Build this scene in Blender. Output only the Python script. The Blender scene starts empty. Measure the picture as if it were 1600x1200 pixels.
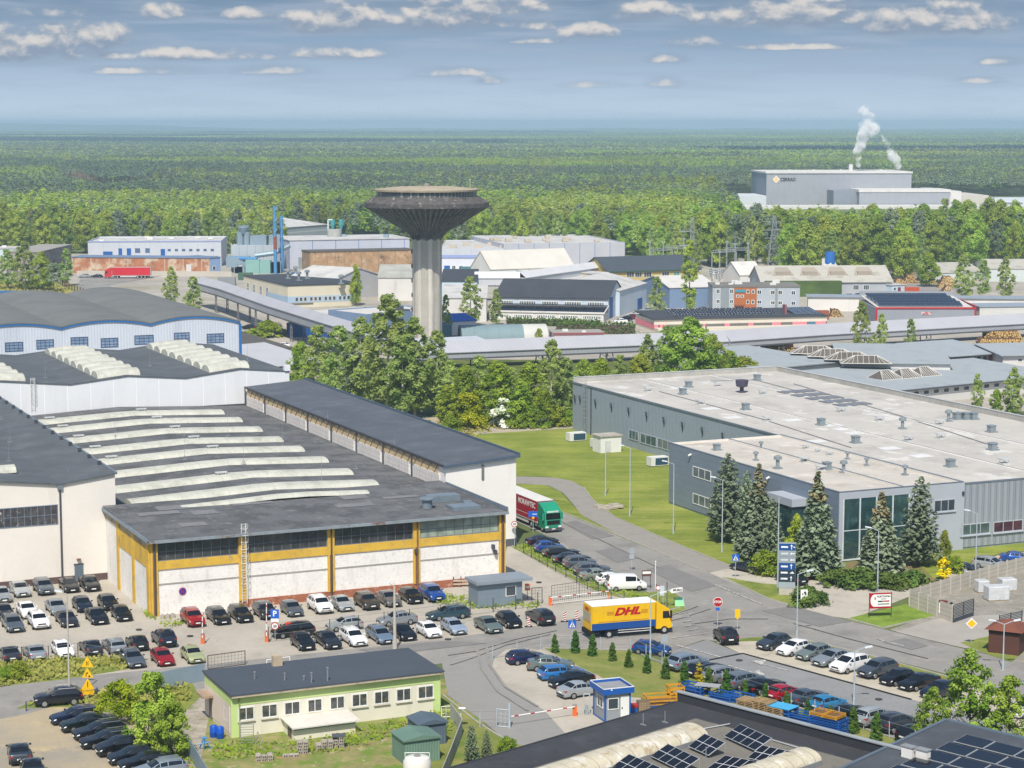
import bpy,bmesh,math,random
import numpy as np
from mathutils import Vector,Matrix
SC=bpy.context.scene
COL=SC.collection
R=math.radians
rnd=random.Random(7)
F,CX,CY,HY,H=3235.0,800.0,600.0,193.0,55.0
TH=math.atan((CY-HY)/F)
CT,ST=math.cos(TH),math.sin(TH)
GA=24.1
def ray(px,py):
 a,b=(px-CX)/F,(py-CY)/F
 return Vector((a,CT-b*ST,-ST-b*CT))
def at(px,py,z=0.0):
 d=ray(px,py)
 t=(z-H)/d.z
 return Vector((d.x*t,d.y*t,z))
class Frame:
 def __init__(s,o=(0,0),ang=0.0):
  s.o=Vector((o[0],o[1],0));s.ang=ang
  a=R(ang);s.x=Vector((math.cos(a),math.sin(a),0));s.y=Vector((-math.sin(a),math.cos(a),0))
 def world(s,u,w,z=0.0):
  return s.o+s.x*u+s.y*w+Vector((0,0,z))
 def loc(s,px,py,z=0.0):
  p=at(px,py,z)-s.o
  return p.dot(s.x),p.dot(s.y)
 def on_y(s,px,py,y=0.0):
  d=ray(px,py);c=Vector((0,0,H))-s.o
  t=(y-c.dot(s.y))/d.dot(s.y)
  p=c+d*t
  return p.dot(s.x),p.z
 def on_x(s,px,py,x=0.0):
  d=ray(px,py);c=Vector((0,0,H))-s.o
  t=(x-c.dot(s.x))/d.dot(s.x)
  p=c+d*t
  return p.dot(s.y),p.z
SITE=Frame((0,0),GA)
WORLD=Frame((0,0),0)
def front_frame(p1,p2):
 a,b=at(*p1),at(*p2)
 d=b-a
 return Frame((a.x,a.y),math.degrees(math.atan2(d.y,d.x))),d.length
def lin(c):
 if isinstance(c,str):
  c=c.lstrip('#');c=[int(c[i:i+2],16)for i in(0,2,4)]
 o=[]
 for v in c[:3]:
  v=v/255.0
  o.append(v/12.92 if v<=0.04045 else((v+0.055)/1.055)**2.4)
 return o
MATS={}
def mat(name,col,rough=0.75,var=0.12,scale=0.5,metal=0.0,spec=0.3,ribs=None,dirt=None,dirt2=None,bump=0.0,bscale=8.0,stretch=(1,1,1),col2=None,cracks=None,objrand=0.0,coat=0.0,emit=None,bands=None,alpha=None):
 if name in MATS:return MATS[name]
 m=bpy.data.materials.new(name);m.use_nodes=True
 nt=m.node_tree;N=nt.nodes;L=nt.links
 bs=N['Principled BSDF']
 c=lin(col)
 bs.inputs['Roughness'].default_value=rough
 bs.inputs['Metallic'].default_value=metal
 bs.inputs['Specular IOR Level'].default_value=spec
 if coat:bs.inputs['Coat Weight'].default_value=coat;bs.inputs['Coat Roughness'].default_value=0.08
 tc=N.new('ShaderNodeTexCoord')
 mp=N.new('ShaderNodeMapping');mp.inputs['Scale'].default_value=stretch
 L.new(tc.outputs['Object'],mp.inputs['Vector'])
 def noise(sc,det=6,rgh=0.6):
  n=N.new('ShaderNodeTexNoise');n.inputs['Scale'].default_value=sc;n.inputs['Detail'].default_value=det
  n.inputs['Roughness'].default_value=rgh
  L.new(mp.outputs[0],n.inputs['Vector']);return n.outputs['Fac']
 def mrange(src,a,b,c0,c1):
  r=N.new('ShaderNodeMapRange');r.inputs[1].default_value=a;r.inputs[2].default_value=b
  r.inputs[3].default_value=c0;r.inputs[4].default_value=c1;L.new(src,r.inputs[0]);return r.outputs[0]
 def mix(fac,a,b):
  x=N.new('ShaderNodeMix');x.data_type='RGBA'
  if isinstance(fac,float):x.inputs[0].default_value=fac
  else:L.new(fac,x.inputs[0])
  for k,v in((6,a),(7,b)):
   if isinstance(v,(list,tuple)):x.inputs[k].default_value=(*v[:3],1)
   else:L.new(v,x.inputs[k])
  return x.outputs[2]
 def math_(op,a,b=None):
  x=N.new('ShaderNodeMath');x.operation=op
  for k,v in((0,a),(1,b)):
   if v is None:continue
   if isinstance(v,(int,float)):x.inputs[k].default_value=v
   else:L.new(v,x.inputs[k])
  return x.outputs[0]
 lo=[v*(1-var)for v in c];hi=lin(col2)if col2 else[min(1,v*(1+var))for v in c]
 cur=mix(mrange(noise(scale),0.32,0.68,0,1),lo,hi)
 if var:
  g=mix(mrange(noise(scale*14,4),0.3,0.7,0,1),[1-var*.6]*3,[1+var*.4]*3)
  x=N.new('ShaderNodeMix');x.data_type='RGBA';x.blend_type='MULTIPLY';x.inputs[0].default_value=1
  L.new(cur,x.inputs[6]);L.new(g,x.inputs[7]);cur=x.outputs[2]
 for d in(dirt,dirt2):
  if d:
   dc,ds,a,b,amt=d[:5]
   n=N.new('ShaderNodeTexNoise');n.inputs['Scale'].default_value=ds;n.inputs['Detail'].default_value=7;n.inputs['Roughness'].default_value=0.65
   if len(d)>5:
    m2=N.new('ShaderNodeMapping');m2.inputs['Scale'].default_value=d[5];L.new(tc.outputs['Object'],m2.inputs['Vector']);L.new(m2.outputs[0],n.inputs['Vector'])
   else:L.new(mp.outputs[0],n.inputs['Vector'])
   cur=mix(mrange(n.outputs['Fac'],a,b,0,amt),cur,lin(dc))
 if cracks:
  vo=N.new('ShaderNodeTexVoronoi');vo.feature='DISTANCE_TO_EDGE';vo.inputs['Scale'].default_value=1/cracks[0]
  wv=N.new('ShaderNodeMix');wv.data_type='VECTOR';wv.inputs[0].default_value=.12
  nz=N.new('ShaderNodeTexNoise');nz.inputs['Scale'].default_value=.8/cracks[0];nz.inputs['Detail'].default_value=4;L.new(tc.outputs['Object'],nz.inputs['Vector'])
  sv=N.new('ShaderNodeVectorMath');sv.operation='MULTIPLY_ADD';sv.inputs[1].default_value=(cracks[0]*1.2,)*3;L.new(nz.outputs['Color'],sv.inputs[0]);L.new(tc.outputs['Object'],sv.inputs[2]);L.new(sv.outputs[0],vo.inputs['Vector'])
  cur=mix(math_('MULTIPLY',mrange(vo.outputs['Distance'],0,cracks[1]/cracks[0],cracks[3],0),mrange(noise(scale*1.7,3),.42,.6,0,1)),cur,lin(cracks[2]))
 hgt=None
 if ribs or bands:
  sp=N.new('ShaderNodeSeparateXYZ');L.new(tc.outputs['Object'],sp.inputs[0])
 if ribs:
  per,dist,con=ribs
  s=math_('ADD',sp.outputs[0],sp.outputs[1])
  fr=math_('FRACT',math_('DIVIDE',s,per))
  tri=math_('ABSOLUTE',math_('SUBTRACT',fr,0.5))
  st=mrange(tri,0.15,0.3,0,1)
  hgt=(st,dist)
  if con:cur=mix(mrange(tri,0.36,0.44,0,con),cur,[v*.35 for v in c])
 if bands:
  for bd in([bands]if not isinstance(bands,list)else bands):
   ax,per,wd,bc,amt=bd
   src=sp.outputs[ax]if ax<3 else math_('ADD',sp.outputs[0],sp.outputs[1])
   fr=math_('FRACT',math_('DIVIDE',src,per))
   k=math_('LESS_THAN',fr,wd/per)
   cur=mix(math_('MULTIPLY',k,amt),cur,lin(bc))
 if objrand:
  oi=N.new('ShaderNodeObjectInfo')
  hs=N.new('ShaderNodeHueSaturation')
  L.new(mrange(oi.outputs['Random'],0,1,1-objrand,1+objrand),hs.inputs['Value'])
  L.new(mrange(oi.outputs['Random'],0,1,.5+objrand*.08,.5-objrand*.08),hs.inputs['Hue'])
  L.new(cur,hs.inputs['Color']);cur=hs.outputs[0]
 L.new(cur,bs.inputs['Base Color'])
 if bump:
  b=N.new('ShaderNodeBump');b.inputs['Distance'].default_value=bump;b.inputs['Strength'].default_value=1
  L.new(noise(bscale,5),b.inputs['Height']);L.new(b.outputs[0],bs.inputs['Normal'])
  nb=b
 if hgt:
  b2=N.new('ShaderNodeBump');b2.inputs['Distance'].default_value=hgt[1];b2.inputs['Strength'].default_value=1
  L.new(hgt[0],b2.inputs['Height'])
  if bump:L.new(nb.outputs[0],b2.inputs['Normal'])
  L.new(b2.outputs[0],bs.inputs['Normal'])
 if emit:
  bs.inputs['Emission Color'].default_value=(*lin(emit[0]),1);bs.inputs['Emission Strength'].default_value=emit[1]
 MATS[name]=m
 return m
def leaf_mat(name,col,col2,scale=0.35,trans=0.25,objrand=0.15):
 if name in MATS:return MATS[name]
 m=bpy.data.materials.new(name);m.use_nodes=True
 nt=m.node_tree;N=nt.nodes;L=nt.links
 N.remove(N['Principled BSDF']);out=N['Material Output']
 tc=N.new('ShaderNodeTexCoord');n=N.new('ShaderNodeTexNoise');n.inputs['Scale'].default_value=scale;n.inputs['Detail'].default_value=4
 L.new(tc.outputs['Object'],n.inputs['Vector'])
 r=N.new('ShaderNodeMapRange');r.inputs[1].default_value=.33;r.inputs[2].default_value=.67;L.new(n.outputs['Fac'],r.inputs[0])
 x=N.new('ShaderNodeMix');x.data_type='RGBA';x.inputs[6].default_value=(*lin(col),1);x.inputs[7].default_value=(*lin(col2),1)
 L.new(r.outputs[0],x.inputs[0])
 oi=N.new('ShaderNodeObjectInfo');hs=N.new('ShaderNodeHueSaturation')
 for a,b,k in((1-objrand,1+objrand,'Value'),(.5-objrand*.1,.5+objrand*.1,'Hue')):
  q=N.new('ShaderNodeMapRange');q.inputs[3].default_value=a;q.inputs[4].default_value=b
  if k=='Hue':
   fr=N.new('ShaderNodeMath');fr.operation='FRACT';mu=N.new('ShaderNodeMath');mu.operation='MULTIPLY';mu.inputs[1].default_value=7.31
   L.new(oi.outputs['Random'],mu.inputs[0]);L.new(mu.outputs[0],fr.inputs[0]);L.new(fr.outputs[0],q.inputs[0])
  else:L.new(oi.outputs['Random'],q.inputs[0])
  L.new(q.outputs[0],hs.inputs[k])
 L.new(x.outputs[2],hs.inputs['Color'])
 d=N.new('ShaderNodeBsdfDiffuse');t=N.new('ShaderNodeBsdfTranslucent');ms=N.new('ShaderNodeMixShader');ms.inputs[0].default_value=trans
 L.new(hs.outputs[0],d.inputs[0]);L.new(hs.outputs[0],t.inputs[0]);L.new(d.outputs[0],ms.inputs[1]);L.new(t.outputs[0],ms.inputs[2])
 L.new(ms.outputs[0],out.inputs['Surface'])
 MATS[name]=m
 return m
ORG={}
class MB:
 def __init__(s,frame=None):s.v=[];s.f=[];s.mi=[];s.fr=frame;s.cur=0
 def add(s,vs,fs,mi=None):
  b=len(s.v);s.v+=[tuple(p)for p in vs]
  for f in fs:s.f.append([b+i for i in f]);s.mi.append(s.cur if mi is None else mi)
  return s
 def box(s,x0,x1,y0,y1,z0,z1,mi=None):
  if x0>x1:x0,x1=x1,x0
  if y0>y1:y0,y1=y1,y0
  if z0>z1:z0,z1=z1,z0
  return s.add([(x0,y0,z0),(x1,y0,z0),(x1,y1,z0),(x0,y1,z0),(x0,y0,z1),(x1,y0,z1),(x1,y1,z1),(x0,y1,z1)],[(0,3,2,1),(4,5,6,7),(0,1,5,4),(1,2,6,5),(2,3,7,6),(3,0,4,7)],mi)
 def obox(s,c,sx,sy,sz,rz=0.0,mi=None):
  ca,sa=math.cos(rz),math.sin(rz)
  vs=[]
  for z in(0,sz):
   for x,y in((-sx/2,-sy/2),(sx/2,-sy/2),(sx/2,sy/2),(-sx/2,sy/2)):
    vs.append((c[0]+x*ca-y*sa,c[1]+x*sa+y*ca,c[2]+z))
  return s.add(vs,[(0,3,2,1),(4,5,6,7),(0,1,5,4),(1,2,6,5),(2,3,7,6),(3,0,4,7)],mi)
 def quad(s,*p,mi=None):return s.add(p,[tuple(range(len(p)))],mi)
 def prism(s,poly,z0,z1,mi=None):
  n=len(poly)
  vs=[(x,y,z0)for x,y in poly]+[(x,y,z1)for x,y in poly]
  fs=[tuple(range(n-1,-1,-1)),tuple(range(n,2*n))]+[(i,(i+1)%n,n+(i+1)%n,n+i)for i in range(n)]
  return s.add(vs,fs,mi)
 def extrude_y(s,prof,y0,y1,mi=None):
  n=len(prof)
  vs=[(x,y0,z)for x,z in prof]+[(x,y1,z)for x,z in prof]
  fs=[tuple(range(n)),tuple(range(2*n-1,n-1,-1))]+[(i,n+i,n+(i+1)%n,(i+1)%n)for i in range(n)]
  return s.add(vs,fs,mi)
 def extrude_x(s,prof,x0,x1,mi=None):
  n=len(prof)
  vs=[(x0,y,z)for y,z in prof]+[(x1,y,z)for y,z in prof]
  fs=[tuple(range(n)),tuple(range(2*n-1,n-1,-1))]+[(i,n+i,n+(i+1)%n,(i+1)%n)for i in range(n)]
  return s.add(vs,fs,mi)
 def tube(s,a,b,r0,r1=None,n=8,mi=None,caps=True):
  a,b=Vector(a),Vector(b);r1=r0 if r1 is None else r1
  d=(b-a).normalized();q=Vector((0,0,1))if abs(d.z)<.9 else Vector((1,0,0))
  e=d.cross(q).normalized();g=d.cross(e)
  vs=[]
  for p,r in((a,r0),(b,r1)):
   for i in range(n):
    t=2*math.pi*i/n;vs.append(p+e*(r*math.cos(t))+g*(r*math.sin(t)))
  fs=[(i,(i+1)%n,n+(i+1)%n,n+i)for i in range(n)]
  if caps:fs+=[tuple(range(n-1,-1,-1)),tuple(range(n,2*n))]
  return s.add(vs,fs,mi)
 def path(s,pts,r,n=6,mi=None):
  for a,b in zip(pts,pts[1:]):s.tube(a,b,r,r,n,mi)
  return s
 def lathe(s,prof,c=(0,0,0),n=24,mi=None,lobes=None):
  vs=[]
  for k,(r,z)in enumerate(prof):
   for i in range(n):
    t=2*math.pi*i/n
    rr=r*(lobes(k,i,n)if lobes else 1)
    vs.append((c[0]+rr*math.cos(t),c[1]+rr*math.sin(t),c[2]+z))
  fs=[]
  for k in range(len(prof)-1):
   for i in range(n):
    j=(i+1)%n
    fs.append((k*n+i,k*n+j,(k+1)*n+j,(k+1)*n+i))
  fs.append(tuple(range(n-1,-1,-1)));fs.append(tuple(range((len(prof)-1)*n,len(prof)*n)))
  return s.add(vs,fs,mi)
 def build(s,name,mats,parent=None,smooth=False,local=False):
  me=bpy.data.meshes.new(name)
  ox=oy=0.0
  if parent is not None and not local:ox,oy=ORG.get(parent.name,(0,0))
  me.from_pydata([(x-ox,y-oy,z)for x,y,z in s.v],[],s.f)
  if not isinstance(mats,(list,tuple)):mats=[mats]
  for m in mats:me.materials.append(m)
  if len(mats)>1:me.polygons.foreach_set('material_index',[min(i,len(mats)-1)for i in s.mi])
  if smooth:me.polygons.foreach_set('use_smooth',[True]*len(me.polygons))
  me.update()
  if smooth and smooth!='all':me.set_sharp_from_angle(angle=R(smooth if smooth is not True else 40))
  o=bpy.data.objects.new(name,me);COL.objects.link(o)
  if parent is not None:
   o.parent=parent
   if parent.name in ORG:ORG[o.name]=ORG[parent.name]
  elif s.fr is not None:
   o.location=s.fr.o;o.rotation_euler.z=R(s.fr.ang)
  return o
def tag(o,label=None,cat=None,group=None,kind=None):
 for k,v in(('label',label),('category',cat),('group',group),('kind',kind)):
  if v:o[k]=v
 return o
def thing(name,label,cat,frame,u,w,z=0.0,group=None,rz=0.0):
 o=bpy.data.objects.new(name,None);COL.objects.link(o)
 o.location=frame.world(u,w,z);o.rotation_euler.z=R(frame.ang)+rz
 o.empty_display_size=0.5
 ORG[o.name]=(u,w)
 return tag(o,label,cat,group)
def kids(o):return KID.get(o.as_pointer(),[])
KID={}
def reg_kids(root):
 KID.clear()
 for o in SC.objects:
  if o.parent:KID.setdefault(o.parent.as_pointer(),[]).append(o)
def copy_tree(o,parent=None):
 c=o.copy();COL.objects.link(c)
 if parent is not None:c.parent=parent
 for ch in list(kids(o)):copy_tree(ch,c)
 return c
def put(o,loc,rz=0.0,sc=None):
 o.location=loc;o.rotation_euler.z=rz
 if sc is not None:o.scale=(sc,sc,sc)if isinstance(sc,(int,float))else sc
 return o
def text_mesh(body,size,parent,name,m,loc,rot,depth=0.01,align='CENTER',sx=1.0,bold=0.0,shear=0.0):
 cu=bpy.data.curves.new('lettering','FONT');cu.body=body;cu.size=size;cu.extrude=depth;cu.align_x=align;cu.align_y='CENTER'
 cu.offset=bold;cu.shear=shear;cu.resolution_u=3
 t=bpy.data.objects.new('lettering_curve',cu);COL.objects.link(t)
 dg=bpy.context.evaluated_depsgraph_get()
 me=bpy.data.meshes.new_from_object(t.evaluated_get(dg))
 bpy.data.objects.remove(t)
 o=bpy.data.objects.new(name,me);COL.objects.link(o)
 me.materials.clear();me.materials.append(m)
 o.parent=parent
 ox,oy=ORG.get(parent.name,(0,0))if parent is not None else(0,0)
 o.location=(loc[0]-ox,loc[1]-oy,loc[2]);o.rotation_euler=rot;o.scale=(sx,1,1)
 return o
def setup():
 SC.render.engine='CYCLES'
 SC.cycles.use_denoising=DENOISE;SC.cycles.denoising_prefilter='NONE'
 SC.cycles.max_bounces=5;SC.cycles.diffuse_bounces=3;SC.cycles.glossy_bounces=3;SC.cycles.transmission_bounces=4
 SC.cycles.volume_bounces=3;SC.cycles.transparent_max_bounces=8
 SC.cycles.sample_clamp_indirect=8
 SC.view_settings.view_transform='Standard';SC.view_settings.look='None'
 SC.view_settings.exposure=EXPOSURE;SC.view_settings.gamma=1
 cam=bpy.data.cameras.new('camera');co=bpy.data.objects.new('camera',cam);COL.objects.link(co)
 cam.sensor_fit='HORIZONTAL';cam.sensor_width=36;cam.lens=36*F/1600
 cam.clip_start=1;cam.clip_end=60000
 co.location=(0,0,H);co.rotation_euler=(R(90)-TH,0,0)
 SC.camera=co
 el,az=R(SUN_EL),R(SUN_AZ)
 d=Vector((math.sin(az)*math.cos(el),math.cos(az)*math.cos(el),-math.sin(el)))
 sl=bpy.data.lights.new('sun','SUN');sl.energy=SUN;sl.angle=R(0.53);sl.color=(1,.95,.85)
 so=bpy.data.objects.new('sun',sl);COL.objects.link(so);so.rotation_euler=d.to_track_quat('-Z','Y').to_euler()
 so.location=(0,-50,200)
 w=bpy.data.worlds.new('World');SC.world=w;w.use_nodes=True
 nt=w.node_tree;N=nt.nodes;L=nt.links
 bg=N['Background'];bg.inputs[1].default_value=SKY
 sky=N.new('ShaderNodeTexSky');sky.sky_type='NISHITA';sky.sun_disc=False
 sky.sun_elevation=el;sky.sun_rotation=az+math.pi
 sky.altitude=200;sky.air_density=1.0;sky.dust_density=2.0;sky.ozone_density=2.0
 tc=N.new('ShaderNodeTexCoord');sp=N.new('ShaderNodeSeparateXYZ');L.new(tc.outputs['Generated'],sp.inputs[0])
 def m_(op,a,b=None,c=None,clamp=False):
  x=N.new('ShaderNodeMath');x.operation=op;x.use_clamp=clamp
  for k,v in enumerate((a,b,c)):
   if v is None:continue
   if isinstance(v,(int,float)):x.inputs[k].default_value=v
   else:L.new(v,x.inputs[k])
  return x.outputs[0]
 def mr(src,a,b,c0,c1,smooth=True):
  x=N.new('ShaderNodeMapRange');x.interpolation_type='SMOOTHSTEP' if smooth else 'LINEAR'
  for k,v in((1,a),(2,b),(3,c0),(4,c1)):x.inputs[k].default_value=v
  L.new(src,x.inputs[0]);return x.outputs[0]
 def mx(f,a,b,mode='MIX'):
  x=N.new('ShaderNodeMix');x.data_type='RGBA';x.blend_type=mode
  if isinstance(f,float):x.inputs[0].default_value=f
  else:L.new(f,x.inputs[0])
  for k,v in((6,a),(7,b)):
   if isinstance(v,(list,tuple)):x.inputs[k].default_value=(*v[:3],1)
   else:L.new(v,x.inputs[k])
  return x.outputs[2]
 elev=m_('MULTIPLY',sp.outputs[2],57.3)
 azim=m_('MULTIPLY',m_('ARCTAN2',sp.outputs[0],sp.outputs[1]),57.3)
 k=1.0/(SKY*2**EXPOSURE)
 def sc(c):return[v*k for v in lin(c)]
 ramp=N.new('ShaderNodeValToRGB');L.new(mr(elev,-0.2,5.0,0,1,False),ramp.inputs[0])
 cr=ramp.color_ramp;cr.elements[0].position=0.0;cr.elements[0].color=(*lin('#d4e1ee'),1)
 cr.elements[1].position=1.0;cr.elements[1].color=(*lin('#68819c'),1)
 for p,c in((0.1,'#c6d6e7'),(0.25,'#b2c5db'),(0.45,'#93abc5'),(0.66,'#7c95b0')):
  e=cr.elements.new(p);e.color=(*lin(c),1)
 base=mx(1.0,ramp.outputs[0],[k]*3,'MULTIPLY')
 def cloud_noise(de):
  cb=N.new('ShaderNodeCombineXYZ')
  e2=m_('ADD',elev,de)
  L.new(azim,cb.inputs[0]);L.new(m_('MULTIPLY',e2,1.55),cb.inputs[1])
  n=N.new('ShaderNodeTexNoise');n.inputs['Scale'].default_value=1.15;n.inputs['Detail'].default_value=8;n.inputs['Roughness'].default_value=0.55
  n.inputs['Distortion'].default_value=0.15
  L.new(cb.outputs[0],n.inputs['Vector'])
  return n.outputs['Fac'],e2
 CL=[]
 for px,py,hw,hh,s in[(a,b,c*1.2,d*1.25,e)for a,b,c,d,e in CLOUDS]:
  CL.append(((px-800)/F*57.3,(HY-py)/F*57.3,hw/F*57.3,hh/F*57.3,s))
 def field(de):
  n,e2=cloud_noise(de)
  acc=None
  for a,e,hw,hh,s in CL:
   dx=m_('MULTIPLY',m_('SUBTRACT',azim,a),1/hw)
   dy0=m_('SUBTRACT',e2,e)
   up=m_('MULTIPLY',m_('MAXIMUM',dy0,0),1/hh)
   dn=m_('MULTIPLY',m_('MINIMUM',dy0,0),1/(hh*.5))
   q=m_('ADD',m_('MULTIPLY',dx,dx),m_('ADD',m_('MULTIPLY',up,up),m_('MULTIPLY',dn,dn)))
   g=m_('MULTIPLY',m_('SUBTRACT',1.0,q,clamp=False),s)
   acc=g if acc is None else m_('MAXIMUM',acc,g)
  return m_('ADD',m_('MULTIPLY',m_('MAXIMUM',acc,-0.9),0.55),m_('SUBTRACT',m_('MULTIPLY',n,1.5),0.88)),acc
 (f0,acc0),(f1,_)=field(0.0),field(0.2)
 dens=mr(f0,-0.05,0.34,0,1)
 lit=mr(m_('SUBTRACT',f0,f1),-0.12,0.42,0,1)
 ccol=mx(lit,sc('#8e9eb3'),sc('#e2dcd6'))
 cb=N.new('ShaderNodeCombineXYZ');L.new(m_('MULTIPLY',azim,.35),cb.inputs[0]);L.new(m_('MULTIPLY',elev,4.0),cb.inputs[1])
 n3=N.new('ShaderNodeTexNoise');n3.inputs['Scale'].default_value=0.8;n3.inputs['Detail'].default_value=7;L.new(cb.outputs[0],n3.inputs['Vector'])
 streak=m_('MULTIPLY',mr(n3.outputs['Fac'],0.42,0.66,0,1),mr(elev,0.4,2.0,0.2,0.8))
 base2=mx(streak,base,sc('#a3b4ca'))
 base2=mx(m_('MULTIPLY',mr(m_('ADD',acc0,n3.outputs['Fac']),-0.5,1.2,0,1),mr(elev,.4,1.6,.1,.5)),base2,sc('#93a4b8'))
 low=mx(m_('MULTIPLY',dens,mr(elev,0.3,1.6,0.25,0.92)),base2,ccol)
 L.new(sky.outputs[0],bg.inputs[0])
 bg2=N.new('ShaderNodeBackground');bg2.inputs[1].default_value=SKY;L.new(low,bg2.inputs[0])
 ms=N.new('ShaderNodeMixShader');out=N['World Output']
 fac=m_('MULTIPLY',mr(elev,4.5,9.0,1,0),mr(elev,-0.6,-0.5,0,1))
 L.new(fac,ms.inputs[0]);L.new(bg.outputs[0],ms.inputs[1]);L.new(bg2.outputs[0],ms.inputs[2]);L.new(ms.outputs[0],out.inputs['Surface'])
 w.cycles.sampling_method='MANUAL';w.cycles.sample_map_resolution=512
CLOUDS=[(40,84,130,34,1),(140,68,84,28,1),(290,92,150,12,.7),(265,28,42,16,.9),(398,30,46,12,.8),(520,40,84,30,1),(578,30,44,20,1),(690,36,110,32,1),(775,20,80,26,.95),(520,88,70,12,.8),(240,115,80,8,.7),(435,114,50,9,.7),(710,117,50,8,.6),(765,128,18,9,.7),(912,56,46,17,.9),(1000,26,52,22,.95),(1228,34,165,28,1),(1435,44,112,32,1.1),(1085,72,40,12,.8),(1285,6,70,12,.8),(1225,78,100,6,.6),(1040,96,26,8,.7),(925,135,40,6,.6),(1035,133,22,9,.7),(1540,102,26,7,.7),(1510,130,30,5,.6),(840,45,30,12,.8),(840,68,40,6,.7),(100,30,60,12,.5),(700,3,200,6,.6)]
DENOISE=True
EXPOSURE,SUN,SKY,SUN_EL,SUN_AZ=0.45,3.6,0.09,52.0,7.0
GLASS=lambda:mat('car_glass','#14191f',rough=.06,var=0,spec=.8)
TYRE=lambda:mat('tyre_rubber','#1a1a1b',rough=.9,var=.1)
RIM=lambda:mat('alloy','#a8abae',rough=.35,var=0,metal=.7)
def paint(col,metal=.25):
 return mat('paint_'+col.strip('#'),col,rough=.32,var=.04,scale=.8,metal=metal,spec=.5,coat=.6)
CARS={'sedan':dict(st=[(2.30,.58,.74),(2.24,.70,.83),(2.0,.80,.88),(1.55,.88,.9),(.95,.96,.9),(.12,1.38,.9),(-.45,1.45,.9),(-1.0,1.39,.9),(-1.62,1.06,.89),(-2.15,1.02,.86),(-2.27,.84,.82),(-2.32,.55,.78)],k=(4,5,7,8),r=.32,wb=1.35),'hatch':dict(st=[(2.02,.58,.70),(1.95,.72,.80),(1.72,.82,.84),(1.35,.91,.86),(.85,1.0,.86),(.08,1.41,.86),(-.6,1.48,.86),(-1.38,1.42,.86),(-1.84,1.02,.84),(-1.95,.85,.82),(-2.0,.55,.78)],k=(4,5,7,8),r=.30,wb=1.22),'wagon':dict(st=[(2.36,.58,.74),(2.29,.70,.83),(2.02,.80,.88),(1.6,.88,.9),(1.02,.96,.9),(.18,1.38,.9),(-.5,1.46,.9),(-1.82,1.41,.9),(-2.22,1.02,.88),(-2.31,.85,.84),(-2.36,.55,.78)],k=(4,5,7,8),r=.32,wb=1.36),'suv':dict(st=[(2.22,.68,.76),(2.16,.86,.86),(1.95,.97,.91),(1.6,1.04,.93),(1.02,1.12,.93),(.34,1.58,.93),(-.4,1.66,.93),(-1.62,1.60,.93),(-2.05,1.16,.91),(-2.16,.96,.88),(-2.21,.60,.82)],k=(4,5,7,8),r=.36,wb=1.32),'mpv':dict(st=[(2.26,.62,.76),(2.2,.78,.86),(2.0,.88,.9),(1.75,.97,.91),(1.32,1.07,.91),(.35,1.55,.91),(-.5,1.64,.91),(-1.7,1.57,.91),(-2.12,1.08,.9),(-2.22,.9,.86),(-2.27,.58,.8)],k=(4,5,7,8),r=.32,wb=1.38),'van':dict(st=[(2.40,.62,.80),(2.34,.86,.9),(2.18,.98,.92),(2.0,1.05,.92),(1.78,1.14,.92),(1.12,1.82,.92),(-.3,1.93,.92),(-2.12,1.90,.92),(-2.32,1.15,.92),(-2.38,.9,.91),(-2.41,.55,.88)],k=(4,5,7,8),r=.32,wb=1.42),}
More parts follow.
